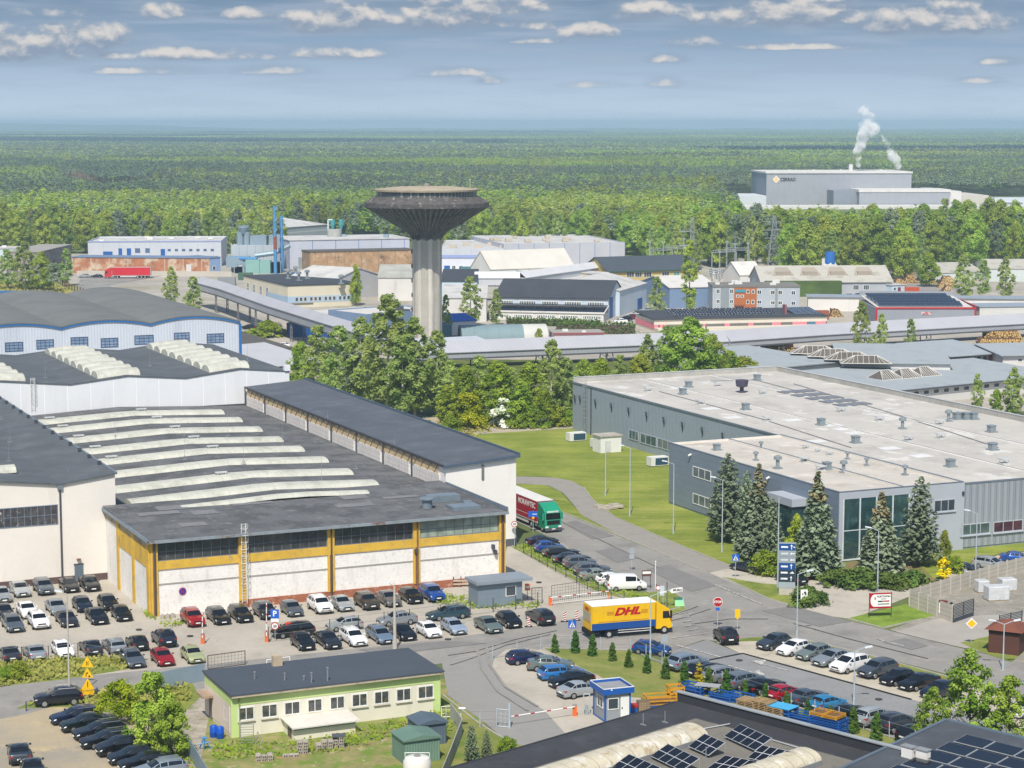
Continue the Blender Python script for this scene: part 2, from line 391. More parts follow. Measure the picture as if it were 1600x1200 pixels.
def car_template(kind):
 d=CARS[kind];st=d['st'];ic,rf,rr,tb=d['k'];zb=.26 if kind!='suv' else.34
 zbelt={}
 zc,zt=st[ic][1]-.02,st[tb][1]-.01
 body,gl_w,gl_r,gl_s=MB(),MB(),MB(),{1:MB(),-1:MB()}
 rings=[]
 nw=.80 if kind!='van' else.88
 for i,(x,zt_,w)in enumerate(st):
  if ic<=i<=tb:
   t=(i-ic)/(tb-ic);belt=zc+(zt-zc)*t
   if i in(ic,tb):re,zr=w*.86,zt_-.015;belt=min(belt,zt_-.03)
   else:re,zr=w*nw,zt_-.06
  else:
   belt=zt_-.07;re,zr=w*.86,zt_-.012
  z0=zb+(.1 if i in(0,len(st)-1)else 0)
  half=[(w*.90,z0),(w*.985,z0+.12),(w,z0+(belt-z0)*.55),(w*.975,belt),(re,zr),(re*.72,zr+(.045 if ic<i<tb else.012)),(0,zr+(.06 if ic<i<tb else.018))]
  ring=[(x,-y,z)for y,z in half]+[(x,y,z)for y,z in half[-2::-1]]
  rings.append(ring)
 n=len(rings[0])
 L=lambda a,b,t:tuple(a[k]+(b[k]-a[k])*t for k in range(3))
 def patch(PA,PB,rows,cols,glass):
  def point(t,s):
   q=[L(a,b,t)for a,b in zip(PA,PB)]
   m=len(q)-1;k=min(int(s*m),m-1);return L(q[k],q[k+1],s*m-k)
  for r in range(len(rows)-1):
   for c in range(len(cols)-1):
    qd=[point(rows[r],cols[c]),point(rows[r],cols[c+1]),point(rows[r+1],cols[c+1]),point(rows[r+1],cols[c])]
    inner=0<r<len(rows)-2 and 0<c<len(cols)-2
    (glass if inner else body).add(qd,[(0,1,2,3)])
 for i in range(len(st)-1):
  A,B=rings[i],rings[i+1]
  for j in range(n-1):
   side=j in(3,n-5)
   if i==ic and 4<=j<=n-6:continue
   if i==tb-1 and 4<=j<=n-6:continue
   if ic<=i<tb and side:
    if kind=='van' and i>=rf+1:
     body.add([A[j],A[j+1],B[j+1],B[j]],[(0,1,2,3)]);continue
    cols=(0,.08,.9,1)if j==3 else(0,.1,.92,1)
    a=.05 if i>ic else.3
    patch([A[j],A[j+1]],[B[j],B[j+1]],(0,a,.95 if i<tb-1 else.6,1),cols,gl_s[-1 if j==3 else 1]);continue
   body.add([A[j],A[j+1],B[j+1],B[j]],[(0,1,2,3)])
  body.add([A[0],B[0],B[n-1],A[n-1]],[(0,1,2,3)])
  if i==ic:patch(A[4:n-4],B[4:n-4],(0,.06,.93,1),(0,.06,.28,.5,.72,.94,1),gl_w)
  if i==tb-1:patch(A[4:n-4],B[4:n-4],(0,.08,.88,1),(0,.08,.28,.5,.72,.92,1),gl_r)
 body.add(rings[0],[tuple(range(n))]);body.add(rings[-1],[tuple(range(n-1,-1,-1))])
 root=bpy.data.objects.new('parked_car',None);COL.objects.link(root)
 bo=body.build('body',mat('car_paint_base','#777777'),root,smooth=32)
 bm=bmesh.new();bm.from_mesh(bo.data);bmesh.ops.remove_doubles(bm,verts=bm.verts,dist=.002);bm.to_mesh(bo.data);bm.free()
 bo.data.set_sharp_from_angle(angle=R(32))
 bo.material_slots[0].link='OBJECT'
 gl_w.build('windscreen',GLASS(),root,smooth=60);gl_r.build('rear_window',GLASS(),root,smooth=60)
 for s in(1,-1):gl_s[s].build('side_window',GLASS(),root)
 wb,r=d['wb'],d['r'];wmax=max(s[2]for s in st)
 for sx in(1,-1):
  for sy in(1,-1):
   y0,y1=sy*(wmax-.2),sy*(wmax+.012)
   w=MB().tube((sx*wb,y0,r),(sx*wb,y1,r),r,r,18).build('wheel',TYRE(),root,smooth=30)
   rm=MB();rm.tube((sx*wb,y1-sy*.01,r),(sx*wb,y1+sy*.012,r),r*.66,r*.62,14)
   rm.build('rim',RIM(),w)
 hx,hz,hw=st[1][0],st[1][1],st[1][2]
 lamp=mat('headlight_glass','#dfe6ea',rough=.1,var=0,spec=.8);tail=mat('taillight','#a3141c',rough=.2,var=0,spec=.6)
 dark=mat('black_plastic','#17181a',rough=.6,var=.05);wh=mat('plate_white','#e8e8e4',rough=.5,var=.02)
 for sy in(1,-1):
  b=MB();y=sy*hw
  x1,z1,w1=st[2][0],st[2][1],st[2][2]
  b.add([(hx+.02,y*.62,hz-.2),(hx+.02,y*.98,hz-.17),(x1+.02,sy*(w1+.008),z1-.2),(hx+.015,y*.62,hz-.06),(hx-.02,y*.97,hz-.05),(x1-.02,sy*(w1+.005),z1-.1)],[(0,1,4,3),(1,2,5,4),(3,4,5),(0,2,1)])
  b.build('headlight',lamp,root)
  tx,tz,tw=st[-2];px_,pz,pw=st[-3]
  b=MB();zlo,zhi=tz-.16,max(tz+.02,pz-.1)
  b.add([(tx-.02,sy*tw*.72,zlo),(tx-.01,sy*tw*1.0,zlo),(px_+.1,sy*(pw+.008),zlo+.03),(tx-.015,sy*tw*.72,zhi-.06),(tx+.02,sy*tw*1.005,zhi-.02),(px_+.1,sy*(pw+.006),zhi-.02)],[(0,3,4,1),(1,4,5,2),(3,5,4),(0,1,2)])
  b.build('taillight',tail,root)
  mx_,mz=st[ic][0]-.25,st[ic][1]+.06
  m=MB();m.box(mx_-.09,mx_+.07,sy*(wmax-.02),sy*(wmax+.17),mz-.05,mz+.09)
  mo=m.build('mirror',mat('car_paint_base','#777777'),root);mo.material_slots[0].link='OBJECT'
 x0=st[0][0]
 MB().box(x0-.02,x0+.035,-hw*.52,hw*.52,hz-.2,hz-.07).build('grille',dark,root)
 MB().box(x0-.02,x0+.03,-hw*.7,hw*.7,zb+.1,zb+.19).build('lower_grille',dark,root)
 MB().box(x0-.02,x0+.045,-.26,.26,hz-.34,hz-.23).build('number_plate',wh,root)
 xr=st[-1][0]
 MB().box(xr-.035,xr+.05,-.26,.26,zb+.3,zb+.41).build('number_plate',wh,root)
 MB().box(xr-.03,xr+.05,-hw*.75,hw*.75,zb+.08,zb+.2).build('rear_bumper_trim',dark,root)
 if kind in('wagon','suv'):
  for sy in(1,-1):
   zr=st[rf+1][1]-.03
   MB().tube((st[rf][0]-.25,sy*wmax*.74,zr),(st[rr][0]+.1,sy*wmax*.74,zr),.022,n=5).build('roof_rail',mat('dull_aluminium','#9b9ea1',rough=.4,metal=.6,var=0),root)
 return root
CAR_T={}
def make_car_templates():
 for k in CARS:CAR_T[k]=[car_template(k),False]
 reg_kids(None)
def place_car(px,py,deg,kind,col,label,group,name='parked_car',cat='car',wx=None):
 t=CAR_T[kind]
 p=at(px,py,0)if wx is None else Vector((*wx,0))
 if not t[1]:o=t[0];t[1]=True;first=True
 else:o=copy_tree(t[0]);first=False
 o.name=name
 put(o,(p.x,p.y,.05),R(deg),(rnd.uniform(.95,1.05),rnd.uniform(.97,1.03),rnd.uniform(.95,1.05)))
 tag(o,label,cat,group)
 m=paint(col,.35 if col not in('#e6e6e6',)else.0)
 for c in o.children:
  if c.material_slots and c.material_slots[0].link=='OBJECT':c.material_slots[0].material=m
 return o
def wheels(root,xs,r=.5,w=1.23,mats=None,single=()):
 for x in xs:
  for sy in(1,-1):
   wd=.3 if x in single else.52
   t=MB().tube((x,sy*(w-wd),r),(x,sy*w,r),r,r,20).build('wheel',TYRE(),root,smooth=30)
   MB().tube((x,sy*(w-.06),r),(x,sy*(w+.02),r),r*.58,r*.5,14).build('rim',mat('truck_rim','#b9b9b6',rough=.45,var=.05,metal=.3),t)
def semi_truck(cabcol,tarpcol,roofcol,skirt=None):
 root=bpy.data.objects.new('semi_truck',None);COL.objects.link(root)
 cp=paint(cabcol,0);dark=mat('black_plastic','#17181a')
 tp=mat('tarpaulin_'+tarpcol.strip('#'),tarpcol,rough=.5,var=.08,scale=.4,bands=(0,1.9,.03,'#3a1214',.35))
 MB().box(-13.9,-.35,-1.26,1.26,1.15,3.92).build('trailer_tarpaulin',tp,root)
 MB().box(-13.95,-.3,-1.27,1.27,3.924,4.0).build('trailer_roof',mat('roof_'+roofcol.strip('#'),roofcol,rough=.6,var=.06),root)
 MB().box(-13.9,-.32,-1.28,1.28,1.0,1.146).build('trailer_rail',mat('trailer_rail_grey','#b9b4b0',rough=.5),root)
 MB().box(-14.0,-13.91,-1.25,1.25,1.15,3.9).build('rear_door',mat('trailer_door','#b9bcbd',rough=.5),root)
 MB().box(-13.6,1.9,-.5,.5,.55,.98).build('chassis',dark,root)
 for sy in(1,-1):MB().box(-9.2,-3.2,sy*1.2,sy*1.14,.5,.9).build('side_guard',mat('guard_grey','#c9c7c2'),root)
 prof=[(.0,.55),(2.32,.55),(2.38,1.2),(2.34,1.9),(2.2,2.95),(1.6,3.35),(.6,3.85),(0,3.9)]
 c=MB();c.extrude_y(prof,-1.24,1.24);co=c.build('cab',cp,root)
 bv=co.modifiers.new('bevel','BEVEL');bv.width=.09;bv.segments=2
 g=MB();g.add([(2.372,-1.08,1.85),(2.372,1.08,1.85),(2.262,1.05,2.68),(2.262,-1.05,2.68)],[(0,1,2,3)])
 g.build('windscreen',GLASS(),root)
 for sy in(1,-1):
  MB().box(1.25,2.1,sy*1.25,sy*1.235,1.85,2.6).build('side_window',GLASS(),root)
  MB().box(2.0,2.15,sy*1.3,sy*1.55,1.75,2.7).build('mirror',cp,root)
  MB().box(2.34,2.42,sy*.75,sy*1.18,.72,.95).build('headlight',mat('headlight_glass','#dfe6ea'),root)
  MB().box(-1.0,.9,sy*.85,sy*1.2,.5,1.0).build('fuel_tank',mat('tank_alu','#b6b8ba',rough=.35,metal=.6,var=.05),root)
 MB().box(2.36,2.43,-.95,.95,1.15,1.7).build('grille',dark,root)
 MB().box(2.3,2.46,-1.22,1.22,.3,.7).build('bumper',mat('bumper_grey','#4b4f52',rough=.6),root)
 MB().box(2.45,2.48,-.26,.26,.5,.62).build('number_plate',mat('plate_white','#e8e8e4'),root)
 wheels(root,(1.35,-2.2),.5,1.2,single=(1.35,));wheels(root,(-9.4,-10.7,-12.0),.5,1.23)
 return root
def leaf_cloud(pts,nrm,size,rng,flat=0.5,asp=1.0):
 n=len(pts)
 d=nrm+rng.normal(0,flat,(n,3));d/=np.linalg.norm(d,axis=1)[:,None]+1e-9
 a=np.cross(d,rng.normal(0,1,(n,3)));a/=np.linalg.norm(a,axis=1)[:,None]+1e-9
 b=np.cross(d,a)
 s=(size*rng.uniform(.6,1.25,n))[:,None]
 v=np.empty((n,4,3))
 v[:,0]=pts-a*s*asp-b*s*.25;v[:,1]=pts-b*s*.8+d*s*.12;v[:,2]=pts+a*s*asp+b*s*.2;v[:,3]=pts+b*s*.8+d*s*.1
 return v.reshape(-1,3)
def quads_mesh(name,v,mats,mi=None):
 n=len(v)//4
 me=bpy.data.meshes.new(name)
 me.vertices.add(len(v));me.vertices.foreach_set('co',np.ascontiguousarray(v,dtype=np.float32).ravel())
 me.loops.add(4*n);me.loops.foreach_set('vertex_index',np.arange(4*n,dtype=np.int32))
 me.polygons.add(n);me.polygons.foreach_set('loop_start',np.arange(0,4*n,4,dtype=np.int32))
 for m in(mats if isinstance(mats,(list,tuple))else[mats]):me.materials.append(m)
 if mi is not None:me.polygons.foreach_set('material_index',np.ascontiguousarray(mi,dtype=np.int32))
 me.update(calc_edges=True);me.validate()
 return me
def clumpy(rng,h0,h1,rad,n_cl,n_lf,size,prof,cl=0.33,droop=0.0,hollow=.55):
 P,D=[],[]
 for k in range(n_cl):
  t=rng.uniform(0,1)**.9;r=prof(t)*rad*math.sqrt(rng.uniform(hollow**2,1));a=rng.uniform(0,2*math.pi)
  c=np.array([r*math.cos(a),r*math.sin(a),h0+(h1-h0)*t])
  cr=rad*cl*rng.uniform(.6,1.2)*(1-.35*t)
  m=max(6,int(n_lf/n_cl*rng.uniform(.6,1.4)))
  q=rng.normal(0,1,(m,3));q/=np.linalg.norm(q,axis=1)[:,None]
  rr=cr*rng.uniform(.35,1.05,m)[:,None]
  p=c+q*rr*np.array([1,1,.75])
  p[:,2]-=droop*np.linalg.norm(p[:,:2],axis=1)*rng.uniform(.4,1,m)
  P.append(p);D.append(q*.7+np.array([c[0],c[1],0])/max(rad,.1)*.5+np.array([0,0,.75]))
 P=np.concatenate(P);D=np.concatenate(D)
 keep=P[:,2]>.15
 return leaf_cloud(P[keep],D[keep],size,rng,.45)
def trunk_mb(h,r,rng,limbs=6,lean=.02,spread=.3,l0=.35):
 m=MB();pts=[];x=y=0
 for k in range(6):
  z=h*k/5;pts.append((x,y,z));x+=rng.normal(0,lean*h*.3);y+=rng.normal(0,lean*h*.3)
 for k in range(5):m.tube(pts[k],pts[k+1],r*(1-k*.17),r*(1-(k+1)*.17),7)
 for i in range(limbs):
  t=rng.uniform(l0,.92);k=min(int(t*5),4);f=t*5-k
  b=[pts[k][q]+(pts[k+1][q]-pts[k][q])*f for q in range(3)]
  a=rng.uniform(0,6.28);l=h*spread*rng.uniform(.6,1)*(1.15-t)
  e=(b[0]+l*math.cos(a),b[1]+l*math.sin(a),b[2]+l*.7)
  m.tube(b,e,r*(1-t)*.6+.01,.015,5)
 return m
def conifer(rng,h,rad,whorls,per,size,z0=.8,power=.85,droop=.25,tip=.03):
 P,D=[],[]
 for k in range(whorls):
  t=k/(whorls-1);z=z0+(h-z0)*t;rr=rad*(1-t)**power+tip
  n=max(4,int(per*(rr/rad)**.7))
  a0=rng.uniform(0,6.28)
  for j in range(n):
   a=a0+2*math.pi*j/n+rng.normal(0,.12);L=rr*rng.uniform(.78,1.08)
   m=max(3,int(L/size*2.4))
   s=np.linspace(.12,1,m)
   px_=L*s
   pz=z-droop*L*s+.22*L*s*s
   lat=rng.normal(0,1,m)*(.13*L*(1.15-s)+size*.25)
   P.append(np.stack([px_*math.cos(a)-lat*math.sin(a),px_*math.sin(a)+lat*math.cos(a),pz+rng.normal(0,size*.18,m)],1))
   D.append(np.tile(np.array([math.cos(a)*.35,math.sin(a)*.35,1.0]),(m,1)))
 P=np.concatenate(P);D=np.concatenate(D)
 return leaf_cloud(P,D,size,rng,.4,1.2)
def tree_mats():
 return dict(oak=leaf_mat('leaves_broad','#7b9439','#bfd05c',.3,.5,.22),maple=leaf_mat('leaves_maple','#66882a','#a8c052',.5,.3),birch=leaf_mat('leaves_birch','#8ca557','#cbd983',.35,.55,.14),fresh=leaf_mat('leaves_fresh','#748e2c','#b4c24c',.4,.42,.2),pine=leaf_mat('needles_pine','#647558','#94a283',.4,.28,.22),pine_dark=leaf_mat('needles_cloud_shade','#34493f','#4c6056',.4,.15,.15),spruce=leaf_mat('needles_blue_spruce','#55644b','#94a184',.6,.12),spruce_top=leaf_mat('needles_tan','#74704f','#9a8f6d',.6,.1),thuja=leaf_mat('thuja_green','#3b5a26','#628236',.9,.15),yellow=leaf_mat('thuja_yellow','#b09d22','#d0be3c',.8,.2),juniper=leaf_mat('juniper_green','#42592c','#728a42',.6,.15),gold=leaf_mat('forsythia_yellow','#d6ba14','#eed62a',.8,.2),white=leaf_mat('blossom_white','#c2cfa6','#eef0e2',.8,.2),grass=leaf_mat('tall_grass','#86873f','#b3ad66',.5,.3),dry=leaf_mat('dry_brush','#7b7350','#a2946c',.5,.1))  # the darkest bluish needle pair carries cloud shade in its colour
TREE_T={}
def tree_template(key,name,crown_v,mats,trunk,mi=None,trunk_mat=None):
 root=bpy.data.objects.new(name,None);COL.objects.link(root)
 me=quads_mesh('crown',crown_v,mats,mi)
 o=bpy.data.objects.new('crown',me);COL.objects.link(o);o.parent=root
 if trunk is not None:
  trunk.build('trunk',trunk_mat or mat('bark','#5a4f44',rough=.95,var=.3,scale=3),root)
 TREE_T[key]=[root,False]
 return root
def make_tree_templates():
 T=tree_mats();g=np.random.default_rng
 bark=mat('bark','#5a4f44',rough=.95,var=.3,scale=3);white=mat('birch_bark','#c9c5bb',rough=.9,var=.2,scale=1.5,dirt=('#2d2b28',3.0,.55,.62,.8));red=mat('pine_bark','#8a5a3e',rough=.95,var=.25,scale=2)
 rd=lambda t:(math.sin(math.pi*min(1,.12+t*.88))**.55)*(1.02-.25*t)
 for i in(0,1,2):
  r=g(10+i);tree_template('oak%d'%i,'broadleaf_tree',clumpy(r,2.0,13.5,5.0,110,9500,.24,rd,.29,hollow=.35),T['oak'],trunk_mb(11,.3,r,8),trunk_mat=bark)
  r=g(20+i);tree_template('birch%d'%i,'birch_tree',clumpy(r,1.6,14.5,3.1,130,7000,.2,lambda t:(math.sin(math.pi*min(1,.12+t*.82))**.9)*(1.05-.2*t),.27,.3,hollow=.3),T['birch'],trunk_mb(13,.19,r,8,.015,.2),trunk_mat=white)
  r=g(30+i);tree_template('pine%d'%i,'pine_tree',clumpy(r,5.0,14.5,2.9,60,5000,.22,lambda t:(math.sin(math.pi*min(1,.25+t*.7))**.6),.42),T['pine'],trunk_mb(13,.22,r,7,.01,.2,.45),trunk_mat=red)
  r=g(40+i);tree_template('bush%d'%i,'bush',clumpy(r,.2,2.9,2.0,55,3600,.13,lambda t:(1-t*t)**.5,.4,hollow=.3),T['fresh'],trunk_mb(2,.06,r,5,.03,.4,.1),trunk_mat=bark)
 r=g(50);tree_template('poplar','poplar_tree',clumpy(r,1.5,18,1.9,120,7000,.21,lambda t:(math.sin(math.pi*min(1,.1+t*.85))**.5),.5),T['oak'],trunk_mb(16,.24,r,6,.004,.1),trunk_mat=bark)
 r=g(51);tree_template('fresh','young_broadleaf_tree',clumpy(r,.8,9,3.0,110,7500,.175,rd,.33,hollow=.25),T['fresh'],trunk_mb(7.5,.14,r,8),trunk_mat=bark)
 r=g(52);tree_template('maple','maple_tree',clumpy(r,1.2,9.3,3.6,85,6500,.15,lambda t:(math.sin(math.pi*min(1,.2+t*.75))**.7)*(1.05-.5*t),.24,hollow=.25),T['maple'],trunk_mb(8.5,.13,r,16,.02,.35,.15),trunk_mat=bark)
 r=g(53);tree_template('shrub','large_shrub',clumpy(r,.3,5.8,2.6,60,6500,.13,lambda t:(1-t**2.4)**.5,.33,hollow=.3),T['maple'],trunk_mb(5,.07,r,12,.03,.35,.1),trunk_mat=bark)
 r=g(59);tree_template('shrub_yellow','yellow_green_shrub',clumpy(r,.2,4.0,2.6,50,5200,.12,lambda t:(1-t**2)**.5,.33,hollow=.3),leaf_mat('leaves_yellow_green','#74861a','#a9b02c',.6),trunk_mb(3,.06,r,10,.03,.35,.1),trunk_mat=bark)
 for i in(0,1):
  r=g(60+i);v=conifer(r,11.5,3.4,34,17,.34,.9)
  z=v.reshape(-1,4,3)[:,0,2];rr=r.uniform(0,1,len(z))
  tree_template('spruce%d'%i,'blue_spruce',v,[T['spruce'],T['spruce_top']],trunk_mb(11,.17,r,0,.002),mi=((z>8.3)&(rr<.75)).astype(int),trunk_mat=bark)
  r=g(70+i);tree_template('larch%d'%i,'garden_pine',conifer(r,11,2.6,22,10,.27,.7,.62,-.14,.22),T['pine'],trunk_mb(10.5,.18,r,12,.006,.22,.1),trunk_mat=bark)
  r=g(80+i);v=clumpy(r,.06,2.7,.52,130,4200,.075,lambda t:(1-t)**.62*(.8+.2*min(1,t*8))+.05,.45,hollow=.3)
  tree_template('thuja%d'%i,'thuja',v,T['thuja'],trunk_mb(2.0,.04,r,0,.002),trunk_mat=bark)
  r=g(90+i);tree_template('juniper%d'%i,'juniper_bush',clumpy(r,.1,1.25,2.1,44,2400,.13,lambda t:(1-t**1.6)**.6,.3,hollow=.15),T['juniper'],trunk_mb(.8,.05,r,4,.03,.5,.1),trunk_mat=bark)
 r=g(83);tree_template('thuja_gold','thuja',clumpy(r,.06,2.9,.62,60,1500,.08,lambda t:(1-t)**.7,.4,hollow=.6),T['yellow'],trunk_mb(2.0,.04,r,0,.002),trunk_mat=bark)
 r=g(84);tree_template('forsythia','flowering_shrub',clumpy(r,.1,2.4,.9,30,1300,.1,lambda t:(1-t*.8)**.6,.35,hollow=.2),T['gold'],trunk_mb(1.8,.04,r,6,.03,.3,.1),trunk_mat=bark)
 r=g(85);tree_template('blossom','flowering_shrub',clumpy(r,.3,3.6,1.9,34,1500,.22,lambda t:(1-t*t)**.5,.34,hollow=.35),T['white'],trunk_mb(2.4,.06,r,6,.03,.35,.1),trunk_mat=bark)
 r=g(86);tree_template('drybush','dry_bush',clumpy(r,.1,1.3,1.1,26,700,.12,lambda t:(1-t*t)**.5,.4,hollow=.1),T['dry'],None)
 reg_kids(None)
def place_tree(key,x,y,sc,label,group=None,cat='tree',rz=None,name=None,z=0,sz=None):
 t=TREE_T[key]
 if not t[1]:o=t[0];t[1]=True
 else:o=copy_tree(t[0])
 if name:o.name=name
 s=(sc,sc,sc*(sz or 1))
 put(o,(x,y,z),rnd.uniform(0,6.28)if rz is None else rz,s)
 return tag(o,label,cat,group)
LAYER=[0.0]
def sheet(name,pix,m,kind='structure',label=None,z=None,cat=None):
 if z is None:LAYER[0]+=0.0015;z=LAYER[0]
 pts=[at(x,y,0).to_tuple()[:2]for x,y in pix]
 if sum(a[0]*b[1]-b[0]*a[1]for a,b in zip(pts,pts[1:]+pts[:1]))<0:pts=pts[::-1]
 k=len(pts);mb=MB()
 mb.add([p+(z,)for p in pts]+[p+(z-.02,)for p in pts],[tuple(range(k))]+[(i,k+i,k+(i+1)%k,(i+1)%k)for i in range(k)])
 o=mb.build(name,m)
 tag(o,label,cat,None,kind);return o
def strip(name,pix,width,m,z=None,h=0.0,kind='structure',loop=False):
 if z is None:LAYER[0]+=0.0015;z=LAYER[0]
 P=[at(x,y,0)for x,y in pix];mb=MB()
 for a,b in zip(P,P[1:]):
  d=(b-a);d.z=0;d.normalize();n=Vector((-d.y,d.x,0))*width/2
  a2,b2=a-d*.01,b+d*.01
  if h:mb.add([(*(a2-n).xy,0),(*(b2-n).xy,0),(*(b2+n).xy,0),(*(a2+n).xy,0),(*(a2-n).xy,h),(*(b2-n).xy,h),(*(b2+n).xy,h),(*(a2+n).xy,h)],[(4,5,6,7),(0,1,5,4),(1,2,6,5),(2,3,7,6),(3,0,4,7)])
  else:mb.add([(*(a2-n).xy,z),(*(b2-n).xy,z),(*(b2+n).xy,z),(*(a2+n).xy,z)],[(0,1,2,3)])
 return tag(mb.build(name,m),kind=kind)
def build_ground():
 soil=mat('forest_floor','#5c6b3c',rough=1,var=.25,scale=.02,col2='#747c4c')
 estate=mat('estate_ground','#a39d92',rough=.95,var=.16,scale=.05,dirt=('#7d7a4f',.035,.52,.66,.8),dirt2=('#c9c3b8',.09,.55,.7,.5))
 pav=mat('paving','#aaa397',rough=.9,cracks=(3.6,.05,'#857f76',.55),var=.1,scale=.12,dirt=('#8d877c',.25,.52,.7,.5),dirt2=('#b9b2a4',.05,.5,.6,.5),bump=.01,bscale=6)
 pav2=mat('concrete_paving','#b2ab9e',rough=.9,var=.09,scale=.2,dirt=('#807b70',.35,.55,.7,.6),bump=.01,bscale=5)
 asp=mat('asphalt','#8c8984',rough=.92,cracks=(5.5,.05,'#6b6864',.55),var=.1,scale=.1,dirt=('#716e6b',.16,.5,.66,.65),dirt2=('#a09b93',.3,.56,.68,.6),bump=.01,bscale=18)
 asp2=mat('asphalt_new','#868686',rough=.92,cracks=(8,.05,'#6b6a68',.45),var=.08,scale=.12,dirt=('#757575',.3,.5,.7,.5),bump=.01,bscale=18)
 lawn=mat('lawn','#74842e',rough=1,var=.18,scale=.09,col2='#939a42',dirt=('#a09a58',.16,.52,.7,.6,(.5,1.4,1)),dirt2=('#5f7526',.35,.5,.66,.7,(.25,2.2,1)),bump=.08,bscale=9)
 lawn2=mat('dry_lawn','#74803a',rough=1,var=.16,scale=.2,col2='#918f52',dirt=('#59752a',.35,.5,.65,.7),bump=.06,bscale=12)
 verge=mat('verge','#6c7f2f',rough=1,var=.2,scale=.4,col2='#8a9045',dirt=('#8f8a55',.6,.55,.7,.7),bump=.06,bscale=12)
 sand=mat('sandy_ground','#ab9d83',rough=1,var=.12,scale=.2,dirt=('#8d887e',.1,.45,.6,.8),dirt2=('#c3ad84',.3,.55,.7,.7),bump=.02,bscale=9)
 gravel=mat('gravel','#8f8a81',rough=1,var=.2,scale=.5,dirt=('#6d6a5c',.25,.5,.68,.7),dirt2=('#aaa49a',1.2,.55,.65,.7),bump=.04,bscale=10)
 rub=mat('rubble_ground','#a39b8e',rough=1,var=.2,scale=.7,dirt=('#6f7a45',.4,.52,.62,.8),dirt2=('#7d756a',1.3,.55,.62,.7),bump=.05,bscale=8)
 scrub=mat('scrub_ground','#4f632a',rough=1,var=.25,scale=.2,col2='#6d7038',bump=.05,bscale=8)
 white=mat('road_paint','#bfbdb8',rough=.85,var=.12,scale=2,dirt=('#8f8b86',2.2,.44,.56,.9))
 kerb=mat('kerb_stone','#a5a199',rough=.9,var=.12,scale=1)
 dark=mat('drain_black','#232425',rough=.8)
 mb=MB();n=96;ring=[]
 rad=[0,60,200,600,1500,4000,9000,17000]
 vs=[(0,0,0)]
 for r in rad[1:]:
  for i in range(n):vs.append((r*math.cos(6.28318*i/n),r*math.sin(6.28318*i/n),0))
 fs=[(0,1+i,1+(i+1)%n)for i in range(n)]
 for k in range(len(rad)-2):
  for i in range(n):fs.append((1+k*n+i,1+(k+1)*n+i,1+(k+1)*n+(i+1)%n,1+k*n+(i+1)%n))
 mb.add(vs,fs);tag(mb.build('ground',soil),kind='structure')
 mb=MB();mb.add([(-330,395,.02),(330,395,.02),(330,800,.02),(120,850,.02),(-20,880,.02),(-330,880,.02)],[(0,1,2,3,4,5)]);tag(mb.build('industrial_yard',estate),kind='structure')
 LAYER[0]=.02
 sheet('scrub_strip',[(440,545),(600,560),(1180,566),(1300,640),(895,690),(690,712),(560,690)],scrub)
 sheet('yard_paving',[(-90,1080),(-90,895),(180,880),(300,940),(785,890),(795,840),(905,905),(1000,935),(1075,965),(1040,990),(770,1012),(480,1030),(280,1048),(0,1080)],pav)
 sheet('sandy_yard',[(-90,1090),(60,1088),(300,1060),(330,1060),(330,1260),(-120,1260)],sand)
 sheet('rubble_yard',[(280,1078),(325,1065),(380,1100),(380,1260),(310,1260),(285,1160)],rub)
 sheet('weedy_plot',[(330,1100),(700,1060),(760,1135),(720,1260),(300,1260)],mat('weedy_ground','#8c8558',rough=1,var=.2,scale=.5,dirt=('#66802e',.45,.45,.6,.95),dirt2=('#b3a688',.8,.58,.66,.9),bump=.05,bscale=8))
 sheet('lawn',[(640,690),(895,664),(1120,720),(1120,820),(1205,885),(1150,888),(1100,868),(1030,838),(960,806),(925,780),(905,757),(860,745),(740,742)],lawn)
 sheet('lawn_corner',[(740,757),(850,757),(875,768),(892,787),(930,822),(880,803),(740,752)],lawn)
 sheet('verge_right',[(880,800),(905,803),(960,833),(1050,873),(1110,896),(1108,899),(1040,870),(960,839)],verge)
 sheet('track',[(640,690),(720,680),(900,669),(900,660),(790,664),(700,655),(600,640)],mat('track_dirt','#a09a90',rough=1,var=.1,scale=.3,dirt=('#b7a284',.12,.5,.62,.8)))
 sheet('footpath',[(740,743),(820,745),(865,746.5),(892,751),(912,762),(926,782),(960,808),(1030,839),(1100,869),(1150,889),(1140,906),(1108,894),(1050,872),(960,833),(908,804),(894,786),(880,770),(858,759),(820,756),(740,757)],mat('path_asphalt','#918c85',rough=.95,var=.1,scale=.3,dirt=('#7b7772',.3,.5,.68,.5)))
 sheet('forecourt_paving',[(1105,896),(1150,886),(1300,905),(1330,915),(1420,905),(1440,925),(1330,968),(1290,962),(1210,944)],pav2)
 sheet('road',[(720,735),(800,768),(880,802),(1000,852),(1105,894),(1215,941),(1300,964),(1390,986),(1500,1013),(1680,1055),(1680,1118),(1560,1076),(1462,1049),(1340,1019),(1225,992),(1160,990),(1075,990),(1062,960),(1000,918),(930,880),(870,845),(800,812),(700,765)],asp)
 sheet('street',[(-90,1082),(100,1060),(320,1039),(480,1022),(700,998),(860,975),(960,952),(1060,958),(1075,985),(1225,993),(1150,1006),(1100,1000),(1040,1020),(950,1020),(800,1014),(700,1036),(300,1078),(140,1088),(40,1116),(-90,1142)],asp)
 sheet('entrance_paving',[(690,1034),(800,1013),(870,1016),(935,1055),(1000,1085),(1010,1140),(860,1175),(800,1165),(760,1132),(700,1087)],pav)
 sheet('car_park_surface',[(1040,1020),(1105,1000),(1160,1023),(1422,1093),(1640,1152),(1640,1205),(1430,1168),(1240,1100),(1100,1052)],asp2)
